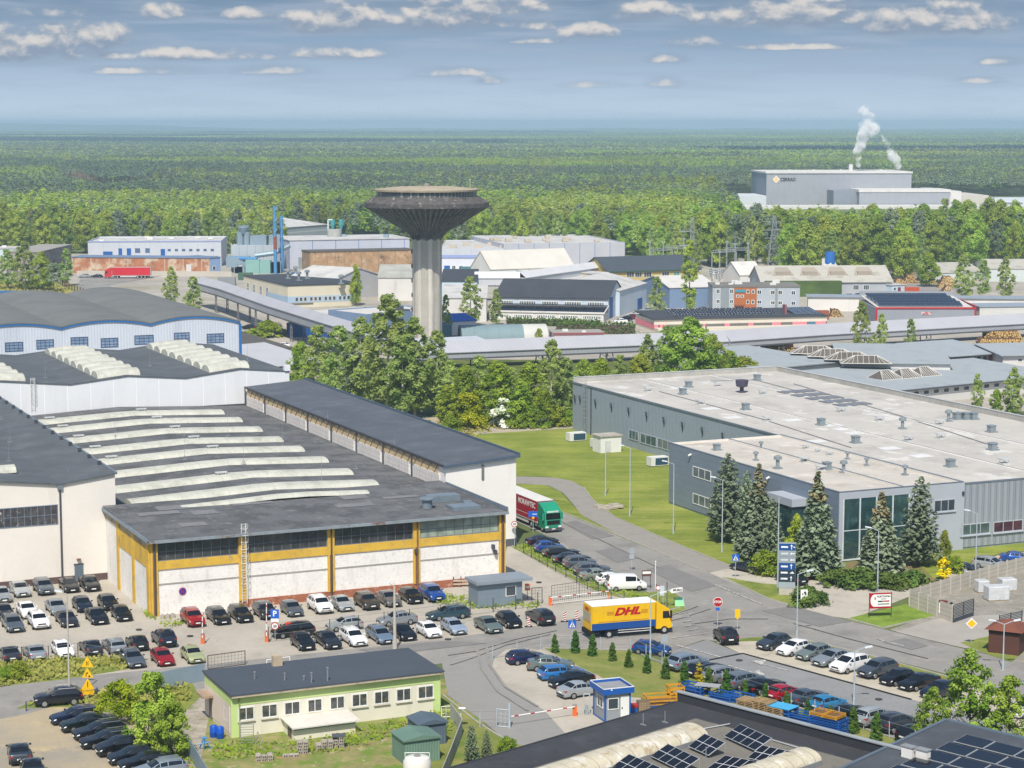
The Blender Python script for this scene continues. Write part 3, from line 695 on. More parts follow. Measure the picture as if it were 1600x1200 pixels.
 sheet('parking_bays',[(1120,1004),(1140,1000),(1225,994),(1480,1064),(1660,1112),(1660,1156),(1422,1093),(1160,1023)],mat('bay_concrete','#b3ab9b',rough=.9,var=.1,scale=.3,dirt=('#8d8679',.4,.5,.68,.6),dirt2=('#6f7a3d',.6,.64,.72,.6)))
 sheet('drive_arc',[(690,1034),(790,1016),(772,1030),(768,1048),(790,1075),(850,1110),(900,1165),(860,1175),(800,1165),(760,1132),(700,1087)],mat('paving_grey','#8d8b87',rough=.9,var=.08,scale=.3,dirt=('#7b7975',.3,.5,.7,.5)))
 sheet('hedge_lawn',[(845,1013),(985,1017),(1060,1048),(1200,1092),(1440,1168),(1400,1185),(1065,1095),(985,1090),(935,1056),(880,1032)],lawn2)
 sheet('corner_lawn',[(690,1086),(748,1130),(800,1162),(840,1170),(690,1230),(650,1200)],lawn2)
 sheet('grass_bank',[(-90,1083),(-90,1040),(0,1034),(100,1029),(190,1028),(232,1030),(200,1046),(100,1062)],verge)
 sheet('yard_verge',[(25,1108),(60,1092),(150,1083),(300,1066),(312,1090),(270,1130),(200,1118),(100,1105)],verge)
 sheet('car_row_verge',[(795,852),(832,848),(880,882),(950,917),(1010,928),(1062,937),(1072,955),(1040,962),(1000,940),(940,928),(900,908),(840,877)],verge)
 sheet('roadside_apron',[(870,845),(930,880),(1000,915),(955,922),(880,880),(838,850)],mat('verge_gravel','#9b968c',rough=1,var=.15,scale=.5,dirt=('#6f7a3d',.5,.58,.7,.7)))
 sheet('sign_island',[(990,930),(1045,922),(1068,936),(1062,950),(1040,956),(1010,945)],verge)
 sheet('totem_island',[(1130,902),(1190,912),(1240,916),(1285,925),(1288,943),(1245,949),(1200,936)],verge)
 sheet('planting_bed',[(1180,900),(1300,880),(1440,870),(1470,900),(1450,914),(1400,921),(1330,918),(1280,908)],mat('bed_soil','#7d6a4c',rough=1,var=.2,scale=.5,dirt=('#66782e',.4,.48,.6,.9)))
 sheet('warehouse_lawn',[(1420,868),(1480,850),(1680,822),(1680,852),(1560,866),(1500,885),(1460,905)],lawn)
 sheet('rear_car_park',[(1470,905),(1510,885),(1560,868),(1700,850),(1700,885),(1560,905),(1500,915)],pav)
 sheet('gravel_yard',[(1440,925),(1540,900),(1700,880),(1700,1050),(1600,1038),(1510,1014),(1440,998),(1390,985),(1460,960)],gravel)
 sheet('yard_lane',[(1400,988),(1460,968),(1540,962),(1700,955),(1700,985),(1600,985),(1540,1000),(1510,1014)],mat('lane_concrete','#9f9a92',rough=.9,var=.08,scale=.3))
 sheet('board_lawn',[(1324,967),(1418,944),(1462,962),(1440,968),(1380,982)],mat('fresh_lawn','#698429',rough=1,var=.2,scale=.4,col2='#839a3b',bump=.06,bscale=12))
 sheet('shed_verge',[(1500,1005),(1545,995),(1600,1020),(1580,1035),(1540,1022)],verge)
 sheet('road_verge',[(1225,994),(1340,1021),(1480,1058),(1480,1063),(1340,1026),(1195,1002),(1150,1003),(1160,998)],verge)
 sheet('meadow',[(-60,492),(-60,438),(100,440),(140,452),(190,463),(130,478)],mat('meadow_grass','#77893a',rough=1,var=.2,scale=.06,col2='#979852',dirt=('#b7ab86',.05,.58,.66,.8)))
 sheet('access_road',[(128,430),(262,430),(215,438),(170,446),(215,470),(140,470),(120,450)],asp)
 sheet('depot_lane',[(375,500),(440,500),(500,528),(480,560),(380,560)],pav)
 sheet('plant_yard',[(1000,505),(1290,470),(1400,470),(1300,520),(1000,520)],pav)
 sheet('timber_yard',[(1390,465),(1420,436),(1480,432),(1520,470)],mat('yard_grey','#8f8a86',rough=1,var=.12,scale=.1))
 patch=mat('asphalt_patch','#7a7876',rough=.95,var=.08,scale=.5)
 for i,q in enumerate([[(930,862),(962,856),(1000,872),(965,880)],[(1010,890),(1045,884),(1120,916),(1080,925)],[(880,818),(900,814),(960,838),(925,843)],[(1190,955),(1240,948),(1330,972),(1280,980)],[(1380,1005),(1415,998),(1450,1010),(1425,1016)],[(560,1016),(700,1002),(760,1006),(600,1024)]]):
  sheet('road_patch',q,patch)
 for q in([(1050,998),(1108,990)],[(1046,1006),(1130,1029)],[(1174,1034),(1232,1049)],[(1138,1041),(1190,1056)],[(1368,999),(1412,1010)],[(1118,915),(1190,945)]):strip('lane_line',q,.22,white)
 for k in range(5):strip('crossing_stripe',[(1060+k*4,960+k*6.6),(1074+k*4,957.5+k*6.4)],.35,mat('worn_paint','#a5a29d',rough=.9,var=.1,scale=2,dirt=('#8c8984',2.5,.42,.55,1)))
 sheet('lane_arrow',[(1174,1034),(1199,1032),(1190,1041)],white);sheet('lane_arrow',[(1175,1052),(1186,1048),(1196,1057)],white)
 strip('drain_channel',[(1100,1034),(1160,1022),(1424,1094)],.3,dark)
 for q in([(795,851),(870,889),(1000,945)],[(930,1056),(880,1032),(845,1013),(985,1016),(1060,1047),(1200,1091),(1440,1168)],[(1045,922),(1068,936),(1062,950),(1040,956)],[(1130,903),(1200,936),(1245,949),(1288,943)],[(880,801),(1000,851),(1110,897)],[(912,762),(926,782),(960,808),(1030,839),(1150,889)],[(1324,967),(1380,982),(1440,968)],[(692,1087),(748,1131),(800,1163)],[(1225,993),(1340,1020),(1480,1058)]):
  strip('kerb',q,.15,kerb,h=.13)
 for i in range(13):
  a=at(330+i*34.5,983-i*4.3);u,w=SITE.loc(330+i*34.5,983-i*4.3)
  mb=MB(SITE);mb.box(u-.06,u+.06,w,w+4.6,.055,.062);tag(mb.build('bay_line',white),kind='structure')
 for x,y in((217,985),(297,995),(1373,1094),(842,911),(1155,1033),(700,1000)):
  p=at(x,y);mb=MB();mb.lathe([(.36,0),(.36,.004)],(p.x,p.y,LAYER[0]+.01),16);tag(mb.build('manhole_cover',mat('cast_iron','#4a4744',rough=.9)),'round iron manhole cover in the ground near %s'%{217:'the left car park corner',297:'the red car by the yellow hall',1373:'the lower right drain',842:'the grey guard cabin',1155:'the lane arrow',700:'the street middle'}[x],'manhole cover','manhole covers')
 tyre=mat('tyre_mark','#848280',rough=.95,var=.1,scale=1.5,dirt=('#8c8984',.5,.4,.56,1))
 for k,pts in enumerate([[(700,1025),(740,1019),(800,1001),(870,986)],[(704,1040),(735,1030),(790,1009),(860,992)],[(760,1012),(765,1040),(790,1075),(840,1105)],[(745,1014),(752,1045),(778,1082),(825,1112)],[(1090,948),(1050,962),(990,976),(900,990)],[(1110,952),(1060,968),(1000,982)],[(1200,968),(1140,968),(1080,976)],[(870,812),(940,845),(1030,888)],[(1240,975),(1330,1000),(1450,1030)]]):strip('tyre_mark',pts,.28,tyre)
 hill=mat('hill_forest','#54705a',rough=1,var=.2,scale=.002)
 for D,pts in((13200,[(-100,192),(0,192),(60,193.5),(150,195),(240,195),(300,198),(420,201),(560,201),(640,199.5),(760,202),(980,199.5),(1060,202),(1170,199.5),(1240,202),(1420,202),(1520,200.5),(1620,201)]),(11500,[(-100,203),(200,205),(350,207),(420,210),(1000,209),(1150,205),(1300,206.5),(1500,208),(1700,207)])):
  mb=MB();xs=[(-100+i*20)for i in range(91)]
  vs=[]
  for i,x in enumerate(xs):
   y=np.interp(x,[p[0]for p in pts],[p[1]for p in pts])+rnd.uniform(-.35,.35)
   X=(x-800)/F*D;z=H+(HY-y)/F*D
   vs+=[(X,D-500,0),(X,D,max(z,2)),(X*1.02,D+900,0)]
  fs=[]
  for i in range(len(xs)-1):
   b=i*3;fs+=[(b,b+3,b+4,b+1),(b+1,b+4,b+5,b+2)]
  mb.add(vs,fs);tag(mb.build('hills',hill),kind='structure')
def G_(name='window_glass'):return mat('window_glass','#39434d',rough=.08,var=.35,scale=.5,spec=.7)
def win(par,fr,axis,pos,a0,a1,z0,z1,nx=2,nz=1,gm=None,fm=None,out=-1,bar=.07,name='window',proud=.06):
 if a0>a1:a0,a1=a1,a0
 gm=gm or G_();fm=fm or mat('window_frame_white','#dcdcd8',rough=.5,var=.03)
 def bx(mb,p0,p1,q0,q1,r0,r1):
  d0,d1=pos+out*r0,pos+out*r1
  if axis=='y':mb.box(p0,p1,d0,d1,q0,q1)
  else:mb.box(d0,d1,p0,p1,q0,q1)
 f=MB()
 bx(f,a0,a1,z0,z0+bar,.0,proud);bx(f,a0,a1,z1-bar,z1,.0,proud)
 bx(f,a0,a0+bar,z0+bar,z1-bar,.0,proud);bx(f,a1-bar,a1,z0+bar,z1-bar,.0,proud)
 b2=bar*.7
 for i in range(1,nx):
  x=a0+(a1-a0)*i/nx;bx(f,x-b2/2,x+b2/2,z0+bar,z1-bar,0,proud*.9)
 for k in range(1,nz):
  z=z0+(z1-z0)*k/nz;bx(f,a0+bar,a1-bar,z-b2/2,z+b2/2,0,proud*.8)
 o=f.build(name,fm,par)
 g=MB();bx(g,a0+bar*.5,a1-bar*.5,z0+bar*.5,z1-bar*.5,0,.02)
 g.build('pane',gm,o)
 return o
def barrel(mb,u0,u1,wc,half,rise,zf,n=7,axis='x'):
 segs=max(2,int((u1-u0)/4));us=[u0+(u1-u0)*i/segs for i in range(segs+1)]
 vs=[]
 for u in us:
  for k in range(n+1):
   a=math.pi*k/n;vs.append((u,wc-half*math.cos(a),zf(u)+rise*math.sin(a)))
 fs=[]
 for i in range(segs):
  for k in range(n):
   a=i*(n+1)+k;fs.append((a,a+n+1,a+n+2,a+1))
 fs.append(tuple(range(n,-1,-1)));fs.append(tuple(range(segs*(n+1),segs*(n+1)+n+1)))
 mb.add(vs,fs)
def rods(par,fr,pts,h=2.6,m=None):
 m=m or mat('galvanised','#9a9da0',rough=.5,metal=.4,var=.05)
 for u,w,z in pts:
  b=MB();b.tube((u,w,z),(u,w,z+h),.025,.012,5)
  for k in range(3):
   a=2.1*k+.4;b.tube((u+.5*math.cos(a),w+.5*math.sin(a),z),(u,w,z+.6),.02,n=4)
  b.box(u-.35,u+.35,w-.1,w+.1,z,z+.08)
  b.build('lightning_rod',m,par)
def ladder_mb(fr_axis,pos,a,z0,z1,out=-1,cage=None,width=.5):
 b=MB();off=pos+out*.22
 def P(p,z,d=0.0):
  return(p,off+out*d,z)if fr_axis=='y' else(off+out*d,p,z)
 for s in(-1,1):b.tube(P(a+s*width/2,z0),P(a+s*width/2,z1),.04,n=5)
 z=z0+.3
 while z<z1:b.tube(P(a-width/2,z),P(a+width/2,z),.025,n=4);z+=.33
 if cage:
  z=cage
  while z<z1:
   pts=[P(a+.42*math.cos(t),z,.1+.6*math.sin(t))for t in[math.pi*k/6 for k in range(7)]]
   b.path(pts,.025,4);z+=.8
  for t in(.5,1.57,2.64):b.tube(P(a+.42*math.cos(t),cage,.1+.6*math.sin(t)),P(a+.42*math.cos(t),z1,.1+.6*math.sin(t)),.02,n=4)
 return b
def roof_vent(par,u,w,z,kind=0,s=1.0):
 g=mat('vent_zinc','#8d979c',rough=.45,metal=.3,var=.1,scale=2);d=mat('vent_dark','#4c5258',rough=.6,var=.1)
 b=MB()
 if kind==0:
  b.box(u-.75*s,u+.75*s,w-.75*s,w+.75*s,z,z+.18*s);b.box(u-.5*s,u+.5*s,w-.5*s,w+.5*s,z+.18*s,z+1.0*s)
  b.box(u-.6*s,u+.6*s,w-.6*s,w+.6*s,z+1.0*s,z+1.15*s);b.build('roof_fan',g,par)
 elif kind==1:
  b.box(u-.6*s,u+.6*s,w-.6*s,w+.6*s,z,z+.2*s)
  for i in(-1,1):
   for j in(-1,1):b.tube((u+i*.4*s,w+j*.4*s,z+.2*s),(u+i*.4*s,w+j*.4*s,z+.65*s),.04,n=4)
  b.box(u-.65*s,u+.65*s,w-.65*s,w+.65*s,z+.65*s,z+.8*s);b.build('roof_vent',mat('vent_light','#b9bcbc',rough=.5,var=.1),par)
 else:
  b.tube((u,w,z),(u,w,z+1.0*s),.2*s,n=10);b.lathe([(.42*s,0),(.42*s,.3*s),(.2*s,.42*s)],(u,w,z+1.0*s),10);b.box(u-.4*s,u+.4*s,w-.4*s,w+.4*s,z,z+.12*s)
  b.build('roof_vent_pipe',g,par)
def build_left_halls():
 S=SITE
 plaster=mat('white_render','#ddd7cf',rough=.85,var=.04,scale=.15,dirt=('#b9b2a8',.35,.58,.75,.35,(1,1,.15)))
 roofd=mat('roofing_felt','#565b60',rough=.9,var=.12,scale=.15,dirt=('#6b6f73',.25,.5,.7,.6),dirt2=('#42464b',.6,.58,.7,.5),bands=[(1,9.0,.12,'#36393d',.6)],bump=.01,bscale=10)
 roofd2=mat('roofing_felt_weathered','#646567',rough=.92,var=.14,scale=.2,dirt=('#4c4e50',.25,.46,.6,.8),dirt2=('#8a8884',.7,.58,.68,.6),bands=[(0,1.0,.05,'#3d3f42',.35)],bump=.012,bscale=8)
 zinc=mat('zinc_flashing','#7f8b95',rough=.45,metal=.3,var=.12,scale=1)
 brown=mat('brown_plinth','#5c4b48',rough=.9,var=.1)
 darkpipe=mat('dark_downpipe','#46484e',rough=.6,var=.08)
 t=thing('white_hall','white rendered hall with butterfly roof at the left edge, behind the first car park','hall',S,57.1,245.4)
 prof=[(57.1,12.85),(50.4,12.05),(43,12.9),(36,12.1),(29,12.9),(22,12.1)]
 MB().extrude_y([(57.1,.85)]+prof+[(22,.85)],245.4,329).build('wall',plaster,t)
 MB().box(22,57.16,245.34,329.05,0,.85).build('plinth',brown,t)
 rp=[(57.25,12.9)]+prof[1:]
 MB().extrude_y([(x,z+.02)for x,z in rp]+[(x,z+.2)for x,z in rp[::-1]],245.1,329.2).build('roof',roofd,t)
 MB().tube((50.4,245.28,.2),(50.4,245.28,12.0),.11,n=8).build('downpipe',darkpipe,t)
 MB().box(50.1,50.7,245.1,245.38,11.5,12.05).build('gutter_hopper',zinc,t)
 MB().box(57.05,57.35,245.2,329.2,12.9,13.2).build('roof_edge_trim',zinc,t)
 for k in range(14):MB().box(56.6,57.0,252+k*5.6,252.5+k*5.6,13.1,13.5).build('edge_bracket',darkpipe,t)
 a0,z1=S.on_y(-30,793,245.4);a1,z0=S.on_y(96,820,245.4)
 z0=S.on_y(50,822,245.4)[1];z1=S.on_y(50,791,245.4)[1]
 wo=win(t,S,'y',245.4,40.5,50.1,z0,z1,12,2,mat('dirty_glass','#4c4a4d',rough=.25,var=.5,scale=1.2,dirt=('#c9c5be',1.4,.6,.66,.9),dirt2=('#8d6a4a',1.1,.62,.68,.7)),mat('steel_frame','#6e7b8c',rough=.6,var=.05),bar=.09)
 u0,za=S.on_y(117,912,245.4);u1,zb=S.on_y(129.5,886,245.4)
 d=MB().box(u0,u1,245.26,245.4,.05,2.1).build('door',mat('grey_steel_door','#5d6a76',rough=.5,var=.05),t)
 MB().box(u0+.1,u0+.2,245.2,245.26,1.0,1.1).build('handle',zinc,d)
 MB().box(u0-.08,u1+.08,245.3,245.4,2.14,2.28).build('door_frame',darkpipe,t)
 MB().box(u0+.3,u0+.75,245.1,245.4,2.7,2.9).build('door_lamp',mat('lamp_brown','#7a5a48'),t)
 rods(t,S,[(47.5,262,12.6),(51,280,12.3),(53.5,300,12.6)],3.0)
 for k in range(4):MB().tube((52.5,251+.0,12.6),(52.5+.2,251+k*.3,12.9+k*.1),.03).build('antenna_bracket',zinc,t)if k==0 else None
 b=MB();barrel(b,44.5,46.5,253,1.4,.8,lambda u:12.85);b.build('skylight',mat('skylight_grp','#babaaf',rough=.7,var=.1,scale=.6,dirt=('#8d8f83',.5,.5,.7,.6),bands=(0,2.0,.06,'#8c8d80',.5)),t)
 t=thing('yellow_workshop','old workshop hall with yellow concrete frame, white infill walls and skylight rows on its roof','hall',S,56,224.2)
 yel=mat('yellow_paint','#cfa840',rough=.85,var=.14,scale=.6,dirt=('#9a8a66',.9,.54,.68,.7),dirt2=('#a8a090',1.8,.64,.7,.6))
 wbrick=mat('whitewashed_brick','#e6e3de',rough=.95,var=.05,scale=.4,dirt=('#b8b0a7',.5,.58,.72,.45,(1,1,.3)),dirt2=('#c2bcb4',2.5,.5,.7,.6),bands=(2,.26,.03,'#b9b3aa',.25))
 brick=mat('red_brick','#9a5b40',rough=.95,var=.18,scale=1.2,dirt=('#c3b5a6',1.6,.55,.65,.6),dirt2=('#6d4433',.9,.55,.7,.6),bands=(2,.16,.025,'#b0a294',.4))
 conc=mat('stained_concrete','#a89a83',rough=.95,var=.16,scale=.6,dirt=('#7c5f45',.8,.52,.66,.8))
 MB().box(56.02,99.4,224.45,245.2,0,8.6).box(56.02,99.4,245.2,331.7,0,8.0).build('wall',wbrick,t)
 cols=[S.on_y(x,900,224.2)[0]for x in(236.5,379,517.5,651,782)]
 cols[0]=56.0+.35;cols[-1]=99.0
 zz=lambda x,y:S.on_y(x,y,224.2)[1]
 zw0,zw1=zz(310,877),zz(310,847.5);zy0=zz(310,885)
 zw1=8.35;zw0=zw1-2.1;zy0=zw0-.95
 for i,u in enumerate(cols):
  c=MB().box(u-.42,u+.42,224.1,224.45,.02 if i==0 else.9,8.55).build('column',yel,t)
  MB().box(u-.16,u+.16,224.04,224.1,.9 if i else.1,zy0 if i not in(0,4)else 8.4).build('column_facing',mat('column_brown','#7c5a48',rough=.9,var=.2,scale=1.5)if i!=1 else yel,c)
 for i in range(4):
  a,b=cols[i]+.42,cols[i+1]-.42
  MB().box(a,b,224.16,224.45,zy0,zw0).build('beam',yel,t)
  gm=mat('workshop_glass_dark','#3a3d40',rough=.12,var=.55,scale=.8,spec=.6,dirt=('#6d5f55',1.3,.58,.68,.6))if i<3 else mat('workshop_glass_clear','#8f9c90',rough=.15,var=.3,scale=.8,spec=.6)
  win(t,S,'y',224.4,a,b,zw0,zw1,9,2,gm,mat('window_steel','#4a5158' if i==3 else '#646d76',rough=.6,var=.08),bar=.1)
  z0=.95 if i else.02
  MB().box(a,b,224.3,224.45,z0,zy0).build('infill_wall',wbrick,t)
  MB().box(a,b,224.24,224.3,zy0-1.75,zy0-1.6).build('wall_ledge',mat('ledge_grey','#a19c95',var=.1),t)
  if i:MB().box(a-.84,b,224.2,224.45,0,.95).build('plinth',brick,t)
 for w0,w1 in((224.5,225.6),(231.2,232.4),(238.6,239.8)):
  MB().box(55.78,56.02,w0,w1,.02,8.5).build('side_column',yel,t)
 MB().box(55.82,56.02,225.6,238.6,5.4,7.6).build('side_beam',yel,t);MB().box(55.85,56.02,224.6,245.2,7.6,8.6).build('side_fascia',conc,t)
 MB().box(55.9,56.02,239.8,245.3,.02,7.6).build('side_wall',wbrick,t)
 for w0,w1 in((225.6,231.2),(232.4,238.6)):MB().box(55.9,56.02,w0,w1,.02,5.4).build('side_infill',wbrick,t)
 MB().extrude_x([(223.5,8.62),(245.3,9.0),(245.3,9.14),(223.5,8.8)],55.5,99.46).build('front_roof',roofd2,t)
 prof=[(56,8.02),(78,8.98),(99.42,8.02)]
 MB().extrude_y([(x,z)for x,z in prof[::-1]]+[(x,z+.16)for x,z in prof],245.3,331.7).build('roof',roofd2,t)
 MB().box(55.4,99.5,223.3,223.5,8.5,8.82).build('gutter',mat('gutter_zinc','#8b949a',rough=.6,metal=.2,var=.15,scale=.7,dirt=('#7a5440',.6,.56,.64,.8)),t)
 MB().box(55.36,55.6,223.3,245.3,8.6,8.95).build('verge_trim',zinc,t)
 MB().box(99.3,99.46,223.4,243,8.86,9.35).build('side_parapet',zinc,t)
 zr=lambda u:8.18+.96*max(0,1-abs(u-78)/22)
 sk=mat('skylight_grp','#bdbeba',rough=.7,var=.12,scale=.6,dirt=('#85877f',.4,.48,.66,.7),dirt2=('#cfcfc8',1.2,.56,.66,.6),bands=(0,2.0,.08,'#8f8f84',.6))
 lefts=[58,58,58,58,58,58,None,None,64];wl=[]
 for k,(xr,yr)in enumerate([(346,647),(374,659),(405,674),(437,690),(470,705),(507,722),(545,741),(585,759),(0,0)]):
  u1,w=S.loc(xr,yr,8.3)if k<8 else(94,2*wl[-1]-wl[-2]);wl.append(w);u0=lefts[k]or S.loc(*((176,769)if k==6 else(203,790)),8.3)[0]
  b=MB();barrel(b,u0,u1,w+(1.2 if k==8 else 0),2.0,.55,zr)if k<8 else barrel(b,u0,88,w+1.6,1.0,.42,lambda u:zr(u)+.25);o=b.build('skylight',sk,t,smooth=50)
  for f in((.2,.62)if k<5 else(.45,)if k==6 else()):
   u=u0+(u1-u0)*f
   MB().box(u-.8,u+.8,w-.25,w+.25,zr(u)+.75,zr(u)+.9).box(u-.6,u-.5,w-.2,w+.2,zr(u)+.45,zr(u)+.75).box(u+.5,u+.6,w-.2,w+.2,zr(u)+.45,zr(u)+.75).build('smoke_vent',mat('vent_light','#b9bcbc'),o)
 r_=random.Random(6)
 for k in range(9):
  u,w=r_.uniform(58,90),r_.uniform(226,243);MB().extrude_x([(w,8.85+(w-223.5)*.0157),(w+r_.uniform(1,3),8.87+(w-223.5)*.0157),(w+1,8.86+(w-223.5)*.0157)],u,u+r_.uniform(2,6)).build('felt_patch',mat('felt_patch','#4a4c4f' if k%2 else '#77777a',rough=.9,var=.15),t)
 rods(t,S,[(u,w,zr(u))for u,w in((70,300),(86,296),(74,276),(90,282),(80,268),(94,262),(86,253))],4.5)
 b=MB();b.tube((91.2,229,8.9),(91.2,229,10.0),.62,n=16);b.lathe([(.95,0),(.95,.12),(.4,.3)],(91.2,229,10.0),16);b.build('round_fan',zinc,t)
 MB().box(92.6,96.6,231.5,233.4,8.95,9.75).build('fan_box',zinc,t)
 MB().box(93.4,97.0,226,228.4,8.85,9.3).box(95.8,96.8,228.4,229.0,8.9,9.5).build('roof_hatch',zinc,t)
 for x in(243,517.5,652,786):
  u=S.on_y(x,880,224.1)[0]if x!=243 else 56.4
  u=min(u,99.3)
  MB().tube((u,223.95,.3),(u,223.95,8.5),.09,n=7).build('downpipe',darkpipe if x!=652 else mat('column_brown','#7c5a48'),t)
 ul=cols[1]+.1
 ladder_mb('y',224.0,ul,.6,9.9,-1,3.0,.55).build('ladder',mat('white_steel','#d6d6d2',rough=.5,var=.05),t)
 for u,z in((87.6,4.6),(97.6,4.3),(97.9,3.6)):MB().box(u,u+.3,223.8,224.3,z,z+.5).build('wall_lamp',darkpipe,t)
 u,z=S.on_y(285,923.5,224.3)
 s=thing('no_stopping_sign','round blue and red no-stopping sign on the white workshop wall','sign',S,u,224.25,0)
 MB().tube((u,224.24,z),(u,224.2,z),.42,n=20).build('sign_border',mat('sign_red','#a8182a',rough=.4,var=.02),s)
 MB().tube((u,224.22,z),(u,224.17,z),.33,n=20).build('sign_face',mat('sign_blue','#1d3fa8',rough=.4,var=.02),s)
 b=MB()
 for q in(1,-1):
  dx=.27*.707;b.add([(u-dx-.03,224.16,z+q*dx-.03*q),(u-dx+.03,224.16,z+q*dx+.03*q),(u+dx+.03,224.16,z-q*dx+.03*q),(u+dx-.03,224.16,z-q*dx-.03*q)],[(0,1,2,3)])
 b.build('sign_cross',mat('sign_red','#a8182a'),s)
 t=thing('tall_white_hall','long narrow white hall with dark single-slope roof beside the yellow workshop','hall',S,99.6,243.5)
 pw=mat('white_render_bright','#e3e0db',rough=.8,var=.03,scale=.2,dirt=('#c4beb5',.35,.6,.75,.3,(1,1,.15)))
 MB().extrude_y([(99.6,1.0),(109.5,1.0),(109.5,11.9),(99.6,11.2)],243.5,331).build('wall',pw,t)
 MB().box(99.55,109.56,243.44,331.05,0,1.0).build('plinth',mat('dark_plinth','#5b5c60',rough=.9,var=.1),t)
 MB().extrude_y([(99.36,11.2),(109.8,11.94),(109.8,12.14),(99.36,11.4)],243.2,331.3).build('roof',mat('roofing_felt_blue','#535961',rough=.9,var=.1,scale=.15,dirt=('#656b73',.3,.5,.7,.6),bands=[(1,5.0,.08,'#373c43',.5),(0,1.0,.04,'#3b4047',.3)]),t)
 MB().box(99.2,99.36,243.1,331.3,11.2,11.45).build('gutter',darkpipe,t)
 MB().box(109.7,109.95,243.1,331.3,11.98,12.4).build('roof_edge_trim',mat('blue_grey_trim','#4c5a6b',rough=.6,var=.08),t)
 MB().extrude_y([(99.1,11.05),(109.9,11.8),(109.9,12.16),(99.1,11.41)],243.0,243.2).build('verge_trim',mat('blue_grey_trim','#4c5a6b'),t)
 beige=mat('truss_beige','#c6b18e',rough=.95,var=.15,scale=.8)
 MB().box(99.5,99.6,246,330.5,9.9,11.15).build('truss_band',beige,t)
 b=MB();w=246.0;q=0
 while w<329:b.tube((99.46,w,9.95 if q else 11.1),(99.46,w+1.2,11.1 if q else 9.95),.05,n=4);w+=1.2;q^=1
 b.build('truss',mat('truss_dark','#94815f',rough=.9),t)
 MB().box(99.44,99.6,244,331,11.02,11.15).build('rust_strip',mat('rust_band','#6d4636',rough=.95,var=.25,scale=1),t)
 wp=mat('white_panel','#d5cfc9',rough=.8,var=.06,scale=.6,bands=[(1,1.1,.05,'#8e827c',.6),(2,.62,.05,'#9a8e88',.6)],dirt=('#a89c92',.7,.58,.7,.5))
 for k in range(8):
  w0=244.4+k*10.9
  MB().box(99.42,99.6,w0+1.0,w0+10.0,8.25,9.9).build('infill_panel',wp,t)
  MB().tube((99.3,w0+10.5,8.05),(99.3,w0+10.5,11.2),.1,n=6).build('downpipe',darkpipe,t)
 u,z=S.on_y(754,738,243.5)
 MB().obox((u,243.4,z-.9),.3,.15,1.9).build('wall_bracket',mat('bracket_grey','#6b6d70'),t)
 rods(t,S,[(99.6,262,11.3),(99.6,290,11.3)],1.2)
 W=331.9
 pts=[S.on_y(x,y,W)for x,y in((0,597),(110,602),(200,588.5),(290,592),(376,577.5),(452,581))]
 prof=[(20,13.6),(38,12.9)]+pts;u_end=pts[-1][0]
 t=thing('panelled_white_hall','hall with white panelled wall above the workshop roof and groups of skylights on dark roof','hall',S,u_end,W)
 cl=mat('white_panels','#d8dadd',rough=.6,var=.03,scale=.2,bands=[(3,3.75,.12,'#eceded',.9)],dirt=('#c2c2c2',.3,.55,.7,.3,(1,1,.2)))
 pv=[(20,.2)]+[(u,z)for u,z in prof]+[(u_end,.2)]
 MB().extrude_y(pv[::-1],W,W+46).build('wall',cl,t)
 MB().extrude_y([(u,z+.02)for u,z in prof[::-1]]+[(u,z+.2)for u,z in prof],W-.12,W+46.2).build('roof',roofd,t)
 MB().box(57,99.4,W-.1,W,8.05,8.5).build('flashing',darkpipe,t)
 zf=lambda u:float(np.interp(u,[p[0]for p in prof],[p[1]for p in prof]))+.2
 g1=[S.on_y(x,585,W)[0]for x in(155,222)];g2=[S.on_y(x,580,W)[0]for x in(330,393)];g0=[S.on_y(x,590,W)[0]for x in(-30,42)]
 for a,b_ in(g0,g1,g2):
  for k in range(8):
   m=MB();barrel(m,a,b_,W+3.5+k*5.35,2.35,1.05,zf);m.build('skylight',sk,t,smooth=50)
 ladder_mb('y',W,S.on_y(51,620,W)[0],9.3,14.6,-1,11.2,.6).build('ladder',mat('white_steel','#d6d6d2'),t)
 rods(t,S,[(68,340,zf(68)),(88,350,zf(88)),(104,345,zf(104))],3.5)
 MB().box(u_end-.9,u_end+.1,W-.3,W+.7,zf(u_end),zf(u_end)+.9).build('chimney_stub',cl,t)
 W=415.0
 v=[S.on_y(x,y,W)for x,y in((95,512),(235,506),(375,503))]
 ap=[S.on_y(x,y,W)[1]for x,y in((180,500),(310,494))]
 v0=(v[0][0]-(v[1][0]-v[0][0]),v[0][1])
 t=thing('barrel_roof_hall','bluish white corrugated hall with row of barrel roofs and blue trim','hall',S,v[2][0],W)
 arc=[]
 for(ua,za),(ub,zb),za_ in((v0,v[0],ap[0]),(v[0],v[1],ap[0]),(v[1],v[2],ap[1])):
  for k in range(10):
   s=k/10;base=za+(zb-za)*s;arc.append((ua+(ub-ua)*s,base+(za_-(za+zb)/2)*4*s*(1-s)))
 arc.append(v[2])
 cor=mat('corrugated_blue_white','#c3cad6',rough=.6,var=.04,scale=.2,ribs=(.6,.03,.12),dirt=('#a3adba',.2,.55,.7,.4,(1,1,.2)))
 blue=mat('blue_trim','#2f6aa8',rough=.5,var=.05)
 MB().extrude_y([(arc[0][0],0.1)][::-1]+[(v[2][0],.1)]+arc[::-1],W,W+80).build('wall',cor,t)
 rf=mat('roofing_felt_grey','#6e706f',rough=.92,var=.1,scale=.1,dirt=('#5d5f5f',.15,.5,.66,.6),dirt2=('#828382',.3,.56,.7,.5))
 MB().extrude_y([(u,z+.02)for u,z in arc[::-1]]+[(u,z+.25)for u,z in arc],W-.3,W+80.4).build('roof',rf,t)
